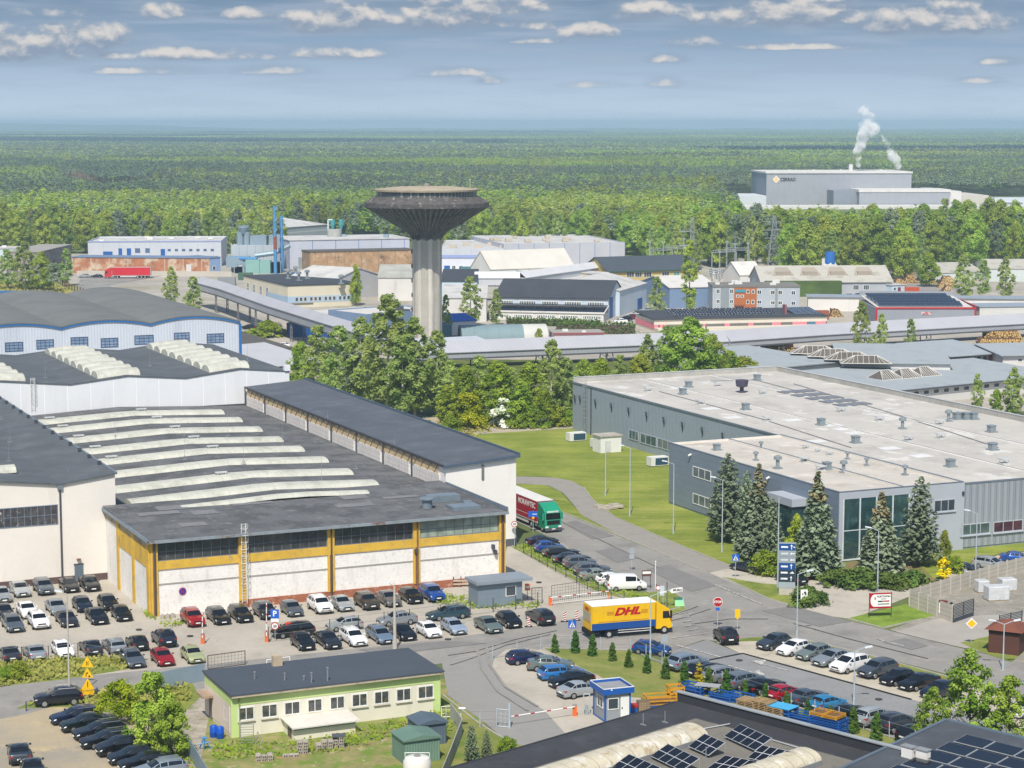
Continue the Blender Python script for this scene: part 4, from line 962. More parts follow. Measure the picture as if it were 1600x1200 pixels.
 MB().extrude_y([(u,z-.35)for u,z in arc[::-1]]+[(u,z+.02)for u,z in arc],W-.25,W-.02).build('roof_trim',blue,t)
 MB().box(v[2][0]-.3,v[2][0]+.25,W-.25,W+.4,.1,v[2][1]-.35).build('corner_trim',blue,t)
 for x,y,ww in((22,542,28),(70.5,538,27),(124,534,27),(171,535.5,27),(225,531,30),(284,527,24),(336.5,528.5,27)):
  a,z0=S.on_y(x-ww/2,y+8,W);b,z1=S.on_y(x+ww/2,y-8,W)
  win(t,S,'y',W,a,b,z0,z1,4,3,mat('blue_pane','#7d90ab',rough=.15,var=.3,scale=.8),mat('window_frame_blue','#39506e',rough=.6),bar=.16)
def solar_table(parent,P,nx,ny,dark=False):
 a,b,c,d=[Vector(p)for p in P]
 c=b+d-a
 n=(b-a).cross(d-a).normalized()
 if n.z<0:n=-n
 fm=mat('module_frame','#c9ccd0',rough=.4,metal=.3,var=.03);cm=mat('module_cells','#12141d',rough=.12,var=.15,scale=3,spec=.6,coat=.3)
 if dark:fm=mat('module_frame_dark','#2b303c',rough=.3,var=.03)
 f=MB();th=n*.05
 f.add([a,b,c,d,a-th,b-th,c-th,d-th],[(0,1,2,3),(7,6,5,4),(0,4,5,1),(1,5,6,2),(2,6,7,3),(3,7,4,0)])
 o=f.build('solar_frame',fm,parent)
 g=MB()
 B=lambda s,t:(a*(1-s)+b*s)*(1-t)+(d*(1-s)+c*s)*t
 es,et=.035/max(.3,(b-a).length/nx),.035/max(.3,(d-a).length/ny)
 for i in range(nx):
  for j in range(ny):
   s0,s1=(i+es)/nx,(i+1-es)/nx;t0,t1=(j+et)/ny,(j+1-et)/ny
   g.add([B(s0,t0)+n*.012,B(s1,t0)+n*.012,B(s1,t1)+n*.012,B(s0,t1)+n*.012],[(0,1,2,3)])
 g.build('solar_cells',cm,o)
 return o
def build_warehouse():
 S=SITE
 t=thing('grey_warehouse','large grey ribbed warehouse with pale flat roof full of vents and glazed entrance corner','warehouse',S,142.4,217.5)
 rib=mat('ribbed_grey','#9aa0a8',rough=.5,metal=.15,var=.04,scale=.2,ribs=(1.0,.08,.3),dirt=('#868d96',.3,.55,.7,.3,(1,1,.2)))
 ribw=mat('ribbed_blue_grey','#99a3b0',rough=.5,metal=.15,var=.04,scale=.15,ribs=(.5,.03,.12),bands=(1,6.0,.06,'#7b8593',.6))
 cas=mat('cassette_grey','#7f8b9b',rough=.45,metal=.2,var=.05,scale=.3,bands=(2,1.0,.05,'#667283',.6))
 pale=mat('pale_cladding','#a9afb8',rough=.5,var=.03)
 roofm=mat('pale_roof_membrane','#b9b5ae',rough=.85,var=.07,scale=.08,dirt=('#9f9b95',.12,.5,.62,.6),dirt2=('#cfccc6',.18,.58,.64,.8),bands=[(0,6.0,.06,'#9b9b9e',.6)])
 roofa=mat('beige_roof_membrane','#bdb7ae',rough=.9,var=.08,scale=.15,dirt=('#a0988c',.2,.5,.66,.7),dirt2=('#cec8bf',.3,.58,.66,.7))
 edge=mat('grey_coping','#727c88',rough=.5,metal=.2,var=.05)
 inner=mat('parapet_inner','#a7a59f',rough=.9,var=.12,scale=.4,bands=(3,3.0,.1,'#8c8b88',.6))
 u0,u1,w0,w1=161.5,204.4,217.6,334.2
 MB().box(u0+.02,u1,w0+.02,w1-.02,0,8.5).build('wall',ribw,t)
 MB().box(u0,u1,w0-.1,w0,.3,8.7).build('front_cladding',rib,t)
 MB().box(u0+.05,u1-.3,w0+.15,w1-.3,8.5,8.62).build('roof',roofm,t)
 p=MB();p.box(u0,u1,w1-.3,w1,8.5,9.5).box(u1-.3,u1,w0,w1-.3,8.5,9.5);po=p.build('parapet',inner,t)
 c=MB();c.box(u0-.05,u1+.08,w1-.36,w1+.06,9.5,9.6).box(u1-.36,u1+.06,w0-.1,w1-.36,9.5,9.6);c.build('coping',mat('pale_coping','#b7b9ba',rough=.6,var=.05),po)
 MB().box(u0-.12,u0+.2,w0-.1,w1,8.55,8.78).build('roof_edge_trim',edge,t);MB().box(u0+.2,u1+.05,w0-.16,w0+.1,8.62,8.82).build('roof_edge_trim',edge,t)
 for u in(174.5,189.0):
  MB().box(u,u+.45,w0+1,w1-1,8.62,8.72).build('roof_seam',mat('seam_white','#d4d2cc',rough=.8,var=.1,scale=.3),t);MB().box(u+.45,u+.6,w0+1,w1-1,8.62,8.75).build('roof_gully',mat('gully_grey','#7d7d80',rough=.9),t)
 def on_roof(x,y,z=8.65):return S.loc(x,y,z)
 for x,y in((1283,664),(1337,692),(1485,729),(1551,703),(1549,675),(1076,605),(1067,616),(1165,640),(1183,594)):roof_vent(t,*on_roof(x,y),8.62,0,.95)
 for x,y in((1013,612),(1122,604),(1095,632),(1199,658),(1420,689),(1470,685),(1569,725),(1468,664),(1374,658),(1314,644),(1192,616)):roof_vent(t,*on_roof(x,y),8.62,1,1.05)
 for x,y in((1410,670),(1482,658)):roof_vent(t,*on_roof(x,y),8.62,2,1.3)
 for x in(1495,1509,1521):roof_vent(t,*on_roof(x,655),8.62,0,1.0)
 u,w=on_roof(1159,613);b=MB();b.lathe([(.7,0),(.7,.2),(.35,.3),(.35,.9),(1.0,1.1),(1.15,2.2),(.9,2.2)],(u,w,8.62),14);b.build('cowl_fan',mat('cowl_dark','#4a4658',rough=.6,var=.1),t)
 for k in range(5):
  x,y=1232+k*22,613+k*5.0
  for dx,dy in((0,0),(24,-2)):
   u,w=on_roof(x+dx,y+dy);MB().box(u-1.6,u+1.6,w-1.3,w+1.3,8.66,8.78).build('flat_rooflight',mat('rooflight_dark','#77777c',rough=.4,var=.2,scale=1.5),t)
 for x,y in((1300,664),(1318,670),(1336,676),(1238,656),(1275,689),(1390,700),(1440,712),(1060,606),(1110,638),(1145,652)):
  u,w=on_roof(x,y);MB().box(u-1.5,u+1.5,w-1.2,w+1.2,8.625,8.64).build('membrane_patch',mat('patch_white','#cfcfcf',rough=.85,var=.06),t)
 for q in(((1030,612),(1190,655),(1330,700)),((1240,600),(1400,648),(1560,700)),((1110,596),(1180,594),(1300,626))):
  b=MB();b.path([(*on_roof(*p),8.72)for p in q],.06,4);b.build('roof_cable',mat('gully_grey','#7d7d80'),t)
 for x,y in((899,625),(907,626),(931,632),(956,638),(983,645),(1011,652),(1038,660),(1067,668),(1098,676),(1130,685)):
  w,z=S.on_x(x,y,u0);b=MB()
  b.path([(u0-.05,w,z-.6),(u0-.1,w,z),(u0-.35,w-.5,z+.45),(u0-.35,w-.5,z+.8),(u0-.1,w+.5,z+.8)],.1,5);b.build('wall_lamp',mat('lamp_dark','#3d434c',rough=.6),t)
 w,z=S.on_x(917,640,u0);ladder_mb('x',u0,w,.8,9.3,-1,3,.6).build('ladder',mat('galvanised','#9a9da0'),t)
 for x in(921,):
  w,z=S.on_x(x,640,u0);MB().tube((u0-.12,w-.8,.2),(u0-.12,w-.8,8.5),.09,n=6).build('downpipe',mat('dark_downpipe','#46484e'),t)
 gg=mat('green_glass','#4c5f5c',rough=.08,var=.35,scale=.6,spec=.7)
 for xa,xb,ya,yb in((983,998,672,690),(1001,1026,677,699),(1028,1052,685,706)):
  wa,z1=S.on_x(xa,ya,u0);wb,z0=S.on_x(xb,yb,u0);win(t,S,'x',u0-.03,wb,wa,max(1.1,z0),3.1,3,1,gg,mat('frame_grey','#aeb4bb',rough=.5),out=-1,bar=.12)
 a0,a1,b0,b1=142.4,161.38,217.5,262.3
 MB().box(a0+.05,a1,b0+.1,b1,0,8.5).build('annex_wall',cas,t)
 MB().box(a0-.02,a0+.05,b0+.02,b1,.25,8.9).build('annex_west_cladding',cas,t)
 gx0=S.on_y(1317,830,b0)[0];gx1=S.on_y(1419,830,b0)[0]
 f=MB();f.box(a0,gx0,b0-.06,b0+.1,0,8.9).box(gx0,gx1,b0-.06,b0+.1,8.0,8.9).box(gx1,a1+.1,b0-.06,b0+.1,0,8.9);f.build('annex_front',pale,t)
 MB().box(a0+.2,a1,b0+.3,b1-.2,8.5,8.66).build('annex_roof',roofa,t)
 p=MB()
 for(x0,x1,y0,y1)in((a0,a0+.3,b0+.1,b1),(a0+.3,a1,b1-.3,b1),(152.0,152.35,b0+.1,b1-.3),(a0+.3,a1,b0+.1,b0+.4),(a1-.35,a1,b0+.4,b1-.3)):p.box(x0,x1,y0,y1,8.5,8.95)
 p.build('annex_parapet',mat('white_parapet','#d6d0c7',rough=.85,var=.06,scale=.5),t)
 p=MB()
 for(x0,x1,y0,y1)in((a0-.06,a0+.22,b0-.08,b1),(152.1,152.3,b0+.4,b1-.3),(a0+.22,a1,b0-.08,b0+.2),(a1-.3,a1+.04,b0+.2,b1+.05)):p.box(x0,x1,y0,y1,8.95,9.03)
 p.build('annex_coping',edge,t)
 for x,y,k,s in((1120,703,0,.8),(1189,701,2,.8),(1181,719,2,.9),(1215,732,2,1.3),(1257,722,1,.9),(1282,735,1,.9),(1292,733,0,.9),(1318,738,2,1.2),(1354,727,2,.8),(1324,717,2,.8),(1296,711,1,.7),(1278,706,1,.6),(1259,701,1,.7),(1414,742,2,1.0)):roof_vent(t,*S.loc(x,y,8.7),8.66,k,s)
 nm=4
 teal=mat('teal_glass','#2b4649',rough=.04,var=.45,scale=.35,spec=.9,dirt=('#5b7f80',.5,.55,.68,.6),dirt2=('#1d2c2f',.3,.52,.6,.6))
 MB().box(gx0,gx1,b0-.02,b0+.08,.1,8.0).build('curtain_wall',teal,t)
 m=MB()
 for i in range(nm+1):
  x=gx0+(gx1-gx0)*i/nm;m.box(x-.09,x+.09,b0-.1,b0-.02,.1,8.0)
 m.box(gx0,gx1,b0-.08,b0-.02,3.9,4.0).box(gx0,gx1,b0-.08,b0-.02,.1,.3);m.build('mullion',mat('mullion_white','#c9d0d4',rough=.5),t)
 for xa,xb,ya,yb in((1083,1111,733,757),(1083,1111,780,806)):
  wa,z1=S.on_x(xa,ya,a0);wb,z0=S.on_x(xb,yb,a0)
  zc=5.9 if ya<760 else 2.0
  win(t,S,'x',a0-.02,wb,wa,zc-.75,zc+.75,3,1,mat('blue_grey_glass','#5b6773',rough=.1,var=.3,spec=.7),mat('window_frame_white','#dcdcd8'),bar=.1)
 wA=S.on_x(1222,800,a0)[0];wB=S.on_x(1262,800,a0)[0]
 MB().box(a0-2.4,a0-.02,wB,wA,6.0,7.0).build('porch_canopy',pale,t);MB().box(a0-2.2,a0-.02,wB+.3,wA-.3,.1,6.0).build('porch_glass',teal,t)
 MB().box(a0-2.4,a0-2.2,wA-.3,wA,0,6.0).build('porch_post',pale,t)
 for xa,xb,zc,hh,gm in((1458,1491,6.1,.8,G_()),(1500,1546,2.6,.75,gg),(1551,1597,2.55,.75,mat('red_blind_glass','#4a3039',rough=.15,var=.5,scale=.7,dirt=('#73404a',.6,.52,.64,.5)))):
  a=S.on_y(xa,790 if zc>4 else 826,w0)[0];b=S.on_y(xb,790 if zc>4 else 826,w0)[0]
  win(t,S,'y',w0-(.17 if zc>4 else.1),a,b,zc-hh,zc+hh,3,1,gm,mat('frame_grey','#aeb4bb'),bar=.12)
  MB().box(a-.1,b+.1,w0-.35,w0-.1,zc-hh-.12,zc-hh).build('sill',pale,t)
 u,z=S.on_y(1502,770,w0);MB().box(u,u+.3,w0-.3,w0-.1,z-.3,z+.2).build('wall_lamp',mat('lamp_dark','#3d434c'),t)
 for x,y in((1080,712),(1202,748)):
  w,z=S.on_x(x,y,a0);MB().tube((a0-.5,w,z),(a0-.02,w,z+.2),.16,n=8).build('camera',mat('camera_white','#d8d8d8',rough=.4),t)
 for i,(x,y,L,lab)in enumerate(((903,690,3.2,'white cooling unit with dark blue grille at the far end of the lawn'),(938,700,2.4,'white cooling unit half behind the white cabin on the lawn'),(1031,729,3.2,'white cooling unit behind the second lamp post, beside the warehouse annex'))):
  u,w=S.loc(x,y);s=thing('cooling_unit',lab,'cooling unit',S,u,w,0,'cooling units along the warehouse')
  MB().box(u-L/2,u+L/2,w,w+1.6,.15,1.55).build('casing',mat('unit_white','#d3d3cf',rough=.6,var=.05),s)
  MB().box(u-L/2+.8,u+L/2-.15,w-.05,w,.3,1.4).build('grille',mat('unit_grille','#2f4e63',rough=.6,var=.1,bands=(2,.12,.04,'#1d3141',.7)),s)
  MB().box(u-L/2+.1,u+L/2-.1,w+.1,w+1.5,0,.15).build('plinth',mat('plinth_grey','#8c8c88'),s)
 u,w=S.loc(945,708);s=thing('transformer_cabin','small white square cabin with flat roof on the lawn','cabin',S,u,w)
 MB().box(u-.8,u+3.1,w,w+3.0,0,2.75).build('wall',mat('cabin_white','#d9d9d5',rough=.7,var=.05),s)
 MB().box(u-1.0,u+3.3,w-.2,w+3.2,2.75,2.95).build('roof',mat('cabin_roof','#a9a49b',rough=.9,var=.15),s)
 MB().box(u+.2,u+1.1,w-.04,w,.1,2.1).build('door',mat('cabin_door','#c3c6c6',rough=.6),s)
def build_small_houses():
 S=SITE
 t=thing('green_cream_house','single-storey cream house with pale green bands and dark flat roof in the foreground','house',S,50.9,175.8)
 cream=mat('cream_render','#d9d4c3',rough=.9,var=.04,scale=.4,dirt=('#b3ab98',.5,.55,.72,.45,(1,1,.15)))
 green=mat('pale_green_render','#bdd18a',rough=.9,var=.05,scale=.5,dirt=('#a2b57a',.6,.56,.7,.4))
 pinkish=mat('cream_pink_render','#d8c8bb',rough=.9,var=.05,dirt=('#b7a596',.5,.55,.7,.4,(1,1,.2)))
 u0,u1,w0,w1=50.95,71.2,175.8,184.4
 MB().box(u0,u1,w0,w1,0,3.0).box(u0,u1,w0+.02,w1,3.0,3.9).build('wall',cream,t)
 MB().box(u0-.04,u1+.04,w0-.04,w0,2.95,3.75).box(u0-.04,u0,w0,w1,2.95,3.75).box(u1,u1+.04,w0,w1,2.95,3.75).build('green_band',green,t)
 MB().box(u0-.05,u0+.7,w0-.05,w0-.01,0,2.94).build('corner_strip',green,t);MB().box(u1-.7,u1+.05,w0-.05,w0-.01,0,2.94).box(u1+.0,u1+.05,w0,w1,0,2.94).build('corner_strip',green,t)
 MB().box(u0-.05,u0,w0+.5,w1,.3,2.94).build('end_wall',pinkish,t)
 MB().box(u0-.1,u1+.1,w0-.5,w1+.2,3.78,4.0).build('roof_slab',mat('slab_edge','#b3a693',rough=.95,var=.12,scale=1.5,dirt=('#8a7a66',1.2,.55,.66,.7)),t)
 MB().box(u0-.2,u1+.3,w0-.55,w1+.3,4.0,4.12).build('roof',mat('felt_blue_grey','#474e58',rough=.9,var=.07,scale=.3,bands=(0,1.0,.05,'#3c434c',.4)),t)
 for xa,xb,ya,yb in((365,470,895,970),(512,615,878,960),(655,757,865,940),(800,895,848,925),(940,1035,832,908),(1078,1177,815,890),(1217,1313,797,875),(1355,1450,785,860),(1490,1590,767,842)):
  a=S.on_y(280+xa/4,880+ya/4,w0)[0];b=S.on_y(280+xb/4,880+yb/4,w0)[0]
  win(t,S,'y',w0,a,b,1.5,2.75,2,1,mat('house_glass','#4b4d4e',rough=.12,var=.5,scale=1.6,spec=.6,dirt=('#83764f',1.1,.56,.64,.6)),mat('window_frame_white','#dcdcd8'),bar=.1)
  MB().box(a-.05,b+.05,w0-.18,w0,1.4,1.48).build('sill',mat('sill_cream','#c9c2b2'),t)
 MB().tube((u0+.72,w0-.12,.1),(u0+.72,w0-.12,3.7),.06,n=6).build('downpipe',mat('pipe_green','#8a9a6c'),t)
 u,w=S.loc(433,1040,4.1);MB().box(u-.45,u+.45,w-.3,w+.3,4.1,5.1).build('chimney',mat('chimney_plaster','#b5a48c',rough=.95,var=.15),t)
 for x,y,h in((398,1061,.6),(445,1063,.6),(487,1067,.9),(512,1064,1.2),(475,1063,.35)):
  u,w=S.loc(x,y,4.1);MB().tube((u,w,4.1),(u,w,4.1+h),.07,n=7).tube((u,w,4.1+h),(u,w,4.2+h),.12,n=7).build('roof_pipe',mat('galvanised','#9a9da0'),t)
 w,z=S.on_x(330,1115,u0);MB().box(u0-.06,u0,w-.5,w+.5,.1,2.15).build('door',mat('door_grey','#6d6a68',rough=.6),t)
 MB().box(u0-1.1,u0,w-1.1,w+1.1,2.3,2.5).build('door_canopy',mat('canopy_brown','#9b8672',rough=.9,var=.15),t)
 win(t,S,'x',u0,w0+1.2,w0+2.3,1.2,2.4,1,1)
 pa=S.on_y(460,1150,172.6)[0];pb=S.on_y(556,1140,172.6)[0]
 t2=MB().box(pa,pb,172.7,w0-.06,0,1.2).build('porch_wall',cream,t)
 MB().extrude_x([(172.2,1.2),(w0-.06,1.3),(w0-.06,1.42),(172.2,1.32)],pa-.3,pb+.3).build('porch_roof',mat('porch_roof_pale','#d3cdc4',rough=.9,var=.08,dirt=('#a8a093',1,.56,.7,.5)),t)
 MB().box(pa-.02,pb+.02,172.62,172.7,.95,1.19).build('porch_fascia',mat('porch_fascia_green','#7f9385',rough=.8,var=.1),t)
 MB().box(pa-.05,pa,173.4,174.4,.05,1.15).build('porch_door',mat('porch_door_dark','#5f574f'),t)
 ua,_=S.loc(735,945);ub,wb=S.loc(816,944)
 w0=wb;t=thing('guard_cabin','grey metal guard cabin with overhanging mono-pitch roof beside the lane gate','cabin',S,ua,w0)
 gm=mat('cabin_grey_sheet','#7d8b97',rough=.5,metal=.2,var=.06,bands=(3,.3,.04,'#6b7985',.6))
 MB().box(ua,ub,w0,w0+2.7,.1,2.75).build('wall',gm,t)
 MB().extrude_y([(ua-.3,2.8),(ub+1.1,2.8),(ub+1.1,3.15),(ua-.3,3.15)],w0-.5,w0+3.1).build('roof',mat('cabin_roof_grey','#8f99a3',rough=.5,metal=.2,var=.06,bands=(1,.6,.05,'#7a848e',.6)),t)
 win(t,S,'y',w0,ub-2.1,ub-.8,1.1,2.3,1,1)
 MB().box(ub-.75,ub-.2,w0-.25,w0,.3,.7).build('wall_unit',mat('unit_dark_green','#4d5a55'),t)
 A_=at(972-27,1130);B_=at(982,1122)
 fr=Frame((A_.x,A_.y),20.0)
 t=thing('gatehouse','small blue framed gatehouse with white door beside the lower barrier','gatehouse',fr,0,0)
 bl=mat('gate_blue','#1f56a3',rough=.45,var=.05,scale=1);gy=mat('gate_grey','#8e9499',rough=.5,var=.04)
 L,D=2.6,2.9
 MB().box(.08,L-.08,.08,D-.08,.1,2.7).build('wall',gy,t)
 b=MB()
 for x in(0,L-.14):
  for y in(0,D-.14):b.box(x,x+.14,y,y+.14,0,2.7)
 b.box(0.14,L-.14,0.02,.07,0,.16).box(.02,.07,.14,D-.14,0,.16);b.build('blue_frame',bl,t)
 MB().box(-.25,L+.25,-.25,-.19,2.7,3.25).box(-.25,L+.25,D+.19,D+.25,2.7,3.25).box(-.25,-.19,-.19,D+.19,2.7,3.25).box(L+.19,L+.25,-.19,D+.19,2.7,3.25).build('fascia',bl,t)
 MB().box(-.19,L+.19,-.19,D+.19,2.7,3.0).build('roof',mat('gate_roof','#8b8d90',rough=.8,var=.08),t)
 b=MB()
 for x0,x1,y0,y1 in((-.23,L+.23,-.23,-.2),(-.23,L+.23,D+.2,D+.23),(-.23,-.2,-.2,D+.2),(L+.2,L+.23,-.2,D+.2)):b.box(x0,x1,y0,y1,3.25,3.33)
 b.build('roof_rim',mat('rim_white','#e4e4e0',rough=.5,var=.02),t)
 win(t,fr,'y',.08,.3,1.4,1.2,2.3,1,1,None,None);win(t,fr,'x',.08,.6,2.0,1.2,2.3,2,1)
 d=MB().box(1.6,2.45,.03,.08,.12,2.4).build('door',mat('door_white','#dedfdd',rough=.5,var=.02),t)
 MB().box(1.7,1.78,-.02,.03,1.2,1.35).build('handle',mat('black_plastic','#17181a'),d)
 MB().box(.5,.62,-.3,-.25,3.1,3.22).build('lamp',mat('lamp_white','#e8e8e8'),t)
 for i,(x,y,L,W,hh,col,lab)in enumerate(((632,1196,3.3,3.0,2.1,'#6f8b7b','green metal shed, the nearer of the two beside the grey fence'),(655,1168,2.6,2.8,2.0,'#5c6b78','dark blue grey metal shed, the farther of the two beside the grey fence'))):
  u,w=S.loc(x,y);s=thing('metal_shed',lab,'shed',S,u,w,0,'metal sheds')
  MB().box(u,u+L,w,w+W,0,hh).build('wall',mat('shed_wall%s'%col[1:],col,rough=.6,var=.08,ribs=(.25,.02,.3)),s)
  MB().extrude_y([(u-.15,hh),(u+L+.15,hh),(u+L+.15,hh+.1),(u+L*.5,hh+.45),(u-.15,hh+.1)],w-.2,w+W+.1).build('roof',mat('shed_roof%s'%col[1:],col,rough=.5,metal=.2,var=.08,bands=(1,.35,.05,'#48584f',.5)),s)
 c=at(1544,1020);fr=Frame((c.x,c.y),-28)
 t=thing('brown_hut','dark brown timber hut with hipped brown roof at the right edge','hut',fr,0,0)
 L,D,hh=3.2,3.6,2.2
 MB().box(0,L,0,D,0,hh).build('wall',mat('hut_brown','#57382f',rough=.8,var=.1,bands=(3,.2,.03,'#43291f',.6)),t)
 MB().box(-.02,L+.02,-.02,D+.02,hh,hh+.35).build('band',mat('hut_dark','#33241f',rough=.8),t)
 z=hh+.36;MB().add([(-.4,-.4,z),(L+.4,-.4,z),(L+.4,D+.4,z),(-.4,D+.4,z),(L/2,D/2,z+.95)],[(0,1,4),(1,2,4),(2,3,4),(3,0,4),(3,2,1,0)]).build('roof',mat('hut_roof','#7a4a3a',rough=.7,var=.1,bands=(2,.12,.03,'#5e372b',.5)),t)
def build_roofs_below():
 z0=5.0
 p0,p1=at(1062,1079,z0+.9),at(1400,1166,z0+.9)
 d=p1-p0;fr=Frame((p0.x,p0.y),math.degrees(math.atan2(d.y,d.x)));L=d.length
 t=thing('solar_workshop','low workshop with black felt roof, parapet, arched skylights and solar panels at the bottom','workshop',fr,0,0)
 fe=mat('black_felt','#3b3c40',rough=.85,var=.16,scale=.2,dirt=('#55565a',.25,.52,.7,.6),dirt2=('#2e2f33',.4,.52,.66,.6),bump=.01,bscale=10)
 fe2=mat('worn_felt','#77736b',rough=.95,var=.14,scale=.3,dirt=('#57544f',.3,.5,.68,.7),bands=(0,1.1,.05,'#5d5a54',.4),bump=.01,bscale=10)
 MB().box(.3,L+6,-62,-.3,0,z0-.1).build('wall',mat('workshop_grey_wall','#9b9a96',rough=.9,var=.08),t)
 MB().box(0,L+6.3,-62.3,-.3,z0-.1,z0).build('roof',fe,t)
 MB().box(4.6,L+6,-40,-3.2,z0,z0+.02).build('roof_field',fe2,t)
 pa=MB().box(0,L+3,-.3,0,0,z0+.82).build('parapet',mat('parapet_dark','#33343a',rough=.9,var=.12),t)
 MB().box(-.1,L+3,-.42,.1,z0+.82,z0+.92).build('coping',mat('coping_pale','#9fa4a6',rough=.5,metal=.2,var=.1,scale=.6),pa)
 MB().box(-.08,.12,-62,-.42,z0-.25,z0+.05).build('gutter',mat('dark_gutter','#37393d',rough=.6),t)
 e=fr.loc(1089,1150,z0+.3)
 arch=mat('arched_skylight','#bfb7a2',rough=.5,var=.12,scale=.6,dirt=('#94774a',.7,.56,.66,.75),dirt2=('#d8d6cd',.9,.52,.62,.7),bands=(1,1.35,.07,'#7f7455',.7))
 def arch_y(x,y0,y1,half,rise):
  mb=MB();n=9;segs=12
  vs=[(x-half*math.cos(math.pi*k/n),y0+(y1-y0)*i/segs,z0+.45+rise*math.sin(math.pi*k/n))for i in range(segs+1)for k in range(n+1)]
  fs=[(i*(n+1)+k,(i+1)*(n+1)+k,(i+1)*(n+1)+k+1,i*(n+1)+k+1)for i in range(segs)for k in range(n)]
  fs+=[tuple(range(n+1)),tuple(range(segs*(n+1),segs*(n+1)+n+1))]
  mb.add(vs,fs);o=mb.build('skylight',arch,t,smooth=50)
  MB().box(x-half-.08,x+half+.08,y1,y0,z0,z0+.45).build('skylight_upstand',mat('upstand_grey','#87898a',rough=.6,var=.12),o)
 arch_y(e[0]-.6,e[1]+.3,e[1]-30,1.55,.75)
 e2=fr.loc(1268,1186,z0+.3);arch_y(e2[0]-.4,e2[1],e2[1]-20,1.4,.7)
 for q,nx,ny in((((1157,1131),(1206,1153),(1180,1173),(1131,1150)),4,2),(((1101,1146),(1133,1160),(1108,1181),(1075,1166)),3,2),(((1191,1164),(1241,1175),(1219,1194),(1167,1184)),4,2),(((1044,1162),(1093,1185),(1064,1208),(1016,1181)),4,2),(((1133,1180),(1184,1190),(1150,1213),(1101,1203)),4,2),(((983,1178),(1032,1199),(1003,1223),(953,1200)),4,2)):
  P=[Vector((*fr.loc(*p,z0+(1.15 if i<2 else.3)),z0+(1.15 if i<2 else.3)))for i,p in enumerate(q)]
  o=solar_table(t,P,nx,ny)
  b=MB()
  for i in(0,1):b.tube((P[i].x,P[i].y,z0),(P[i].x,P[i].y,P[i].z-.06),.04,n=4)
  b.build('solar_support',mat('galvanised','#9a9da0'),o)
 for q in(((1018,1165),(1076,1143),(1140,1131)),((1206,1156),(1270,1175),(1280,1181))):
  b=MB();b.path([(*fr.loc(*p,z0+.12),z0+.12)for p in q],.07,5);b.build('roof_conduit',mat('conduit_grey','#a0a4a6',rough=.5),t)
 for x,y in((1103,1186),(1005,1133),(1039,1129)):
  u,w=fr.loc(x,y,z0);b=MB();b.tube((u,w,z0),(u,w,z0+1.0),.04,n=5);b.box(u-.3,u+.3,w-.06,w+.06,z0,z0+.08);b.build('roof_rod',mat('galvanised','#9a9da0'),t)
 z0=6.2
 p0,p1=at(1478,1128,z0),at(1600,1168,z0)
 fr2=Frame((p0.x,p0.y),fr.ang)
 t=thing('solar_house','building with dark sheet roof carrying a large solar field in the lower right corner','building',fr2,0,0)
 zs=lambda y:z0+y*.03
 sl=math.tan(R(4))
 prof=[(-30,z0-30*sl),(0,z0),(.0,z0+.12),(-30,z0+.12-30*sl)]
 MB().extrude_x(prof,0,16).build('roof',mat('dark_sheet','#4a4e54',rough=.7,var=.12,scale=.3,dirt=('#5f646a',.5,.52,.7,.5),bands=(0,2.2,.06,'#3b3f45',.5)),t)
 MB().box(.2,16,-29.5,-.1,0,z0-30*sl-.02).build('wall',mat('workshop_grey_wall','#9b9a96'),t)
 MB().extrude_x([(-.1,z0-2.1),(-29,z0-2.1),(-29,z0-29*sl-.03),(-.1,z0-.05)],.25,15.9).build('gable',mat('workshop_grey_wall','#9b9a96'),t)
 MB().box(-.1,16,-.1,.35,z0-.05,z0+.22).build('ridge_gutter',mat('ridge_blue','#5a6673',rough=.5,var=.08),t)
 MB().extrude_x([(-30,z0+.13-30*sl),(0,z0+.13),(0,z0+.25),(-30,z0+.25-30*sl)],-.2,.1).build('verge_trim',mat('ridge_blue','#5a6673'),t)
 for i in range(5):
  for j in range(5):
   c=fr2.loc(1510-j*27.0,1152+j*8.8,z0)
   ux=c[0]+i*2.75;uy=c[1]-i*.0
   zz=z0+.12+uy*sl
   P=[(ux,uy,zz+.3),(ux+2.65,uy,zz+.3),(ux+2.65,uy-1.8,zz+.1),(ux,uy-1.8,zz+.1)]
   solar_table(t,P,1,1)
 u,w=fr2.loc(1408,1180,z0-.4)
 for k in(0,1):
  MB().box(u+k*1.25,u+k*1.25+1.0,w+k*.12,w+.6+k*.12,z0-1.2,z0+.35).build('chimney',mat('chimney_white','#d9d6d2',rough=.9,var=.06),t)
  MB().box(u+k*1.25-.08,u+k*1.25+1.08,w-.08+k*.12,w+.68+k*.12,z0+.36,z0+.42).build('chimney_cap',mat('cap_grey','#84888c',rough=.6),t)
def WM(name,col,**k):return mat(name,col,rough=k.pop('rough',.75),var=k.pop('var',.05),scale=.2,**k)
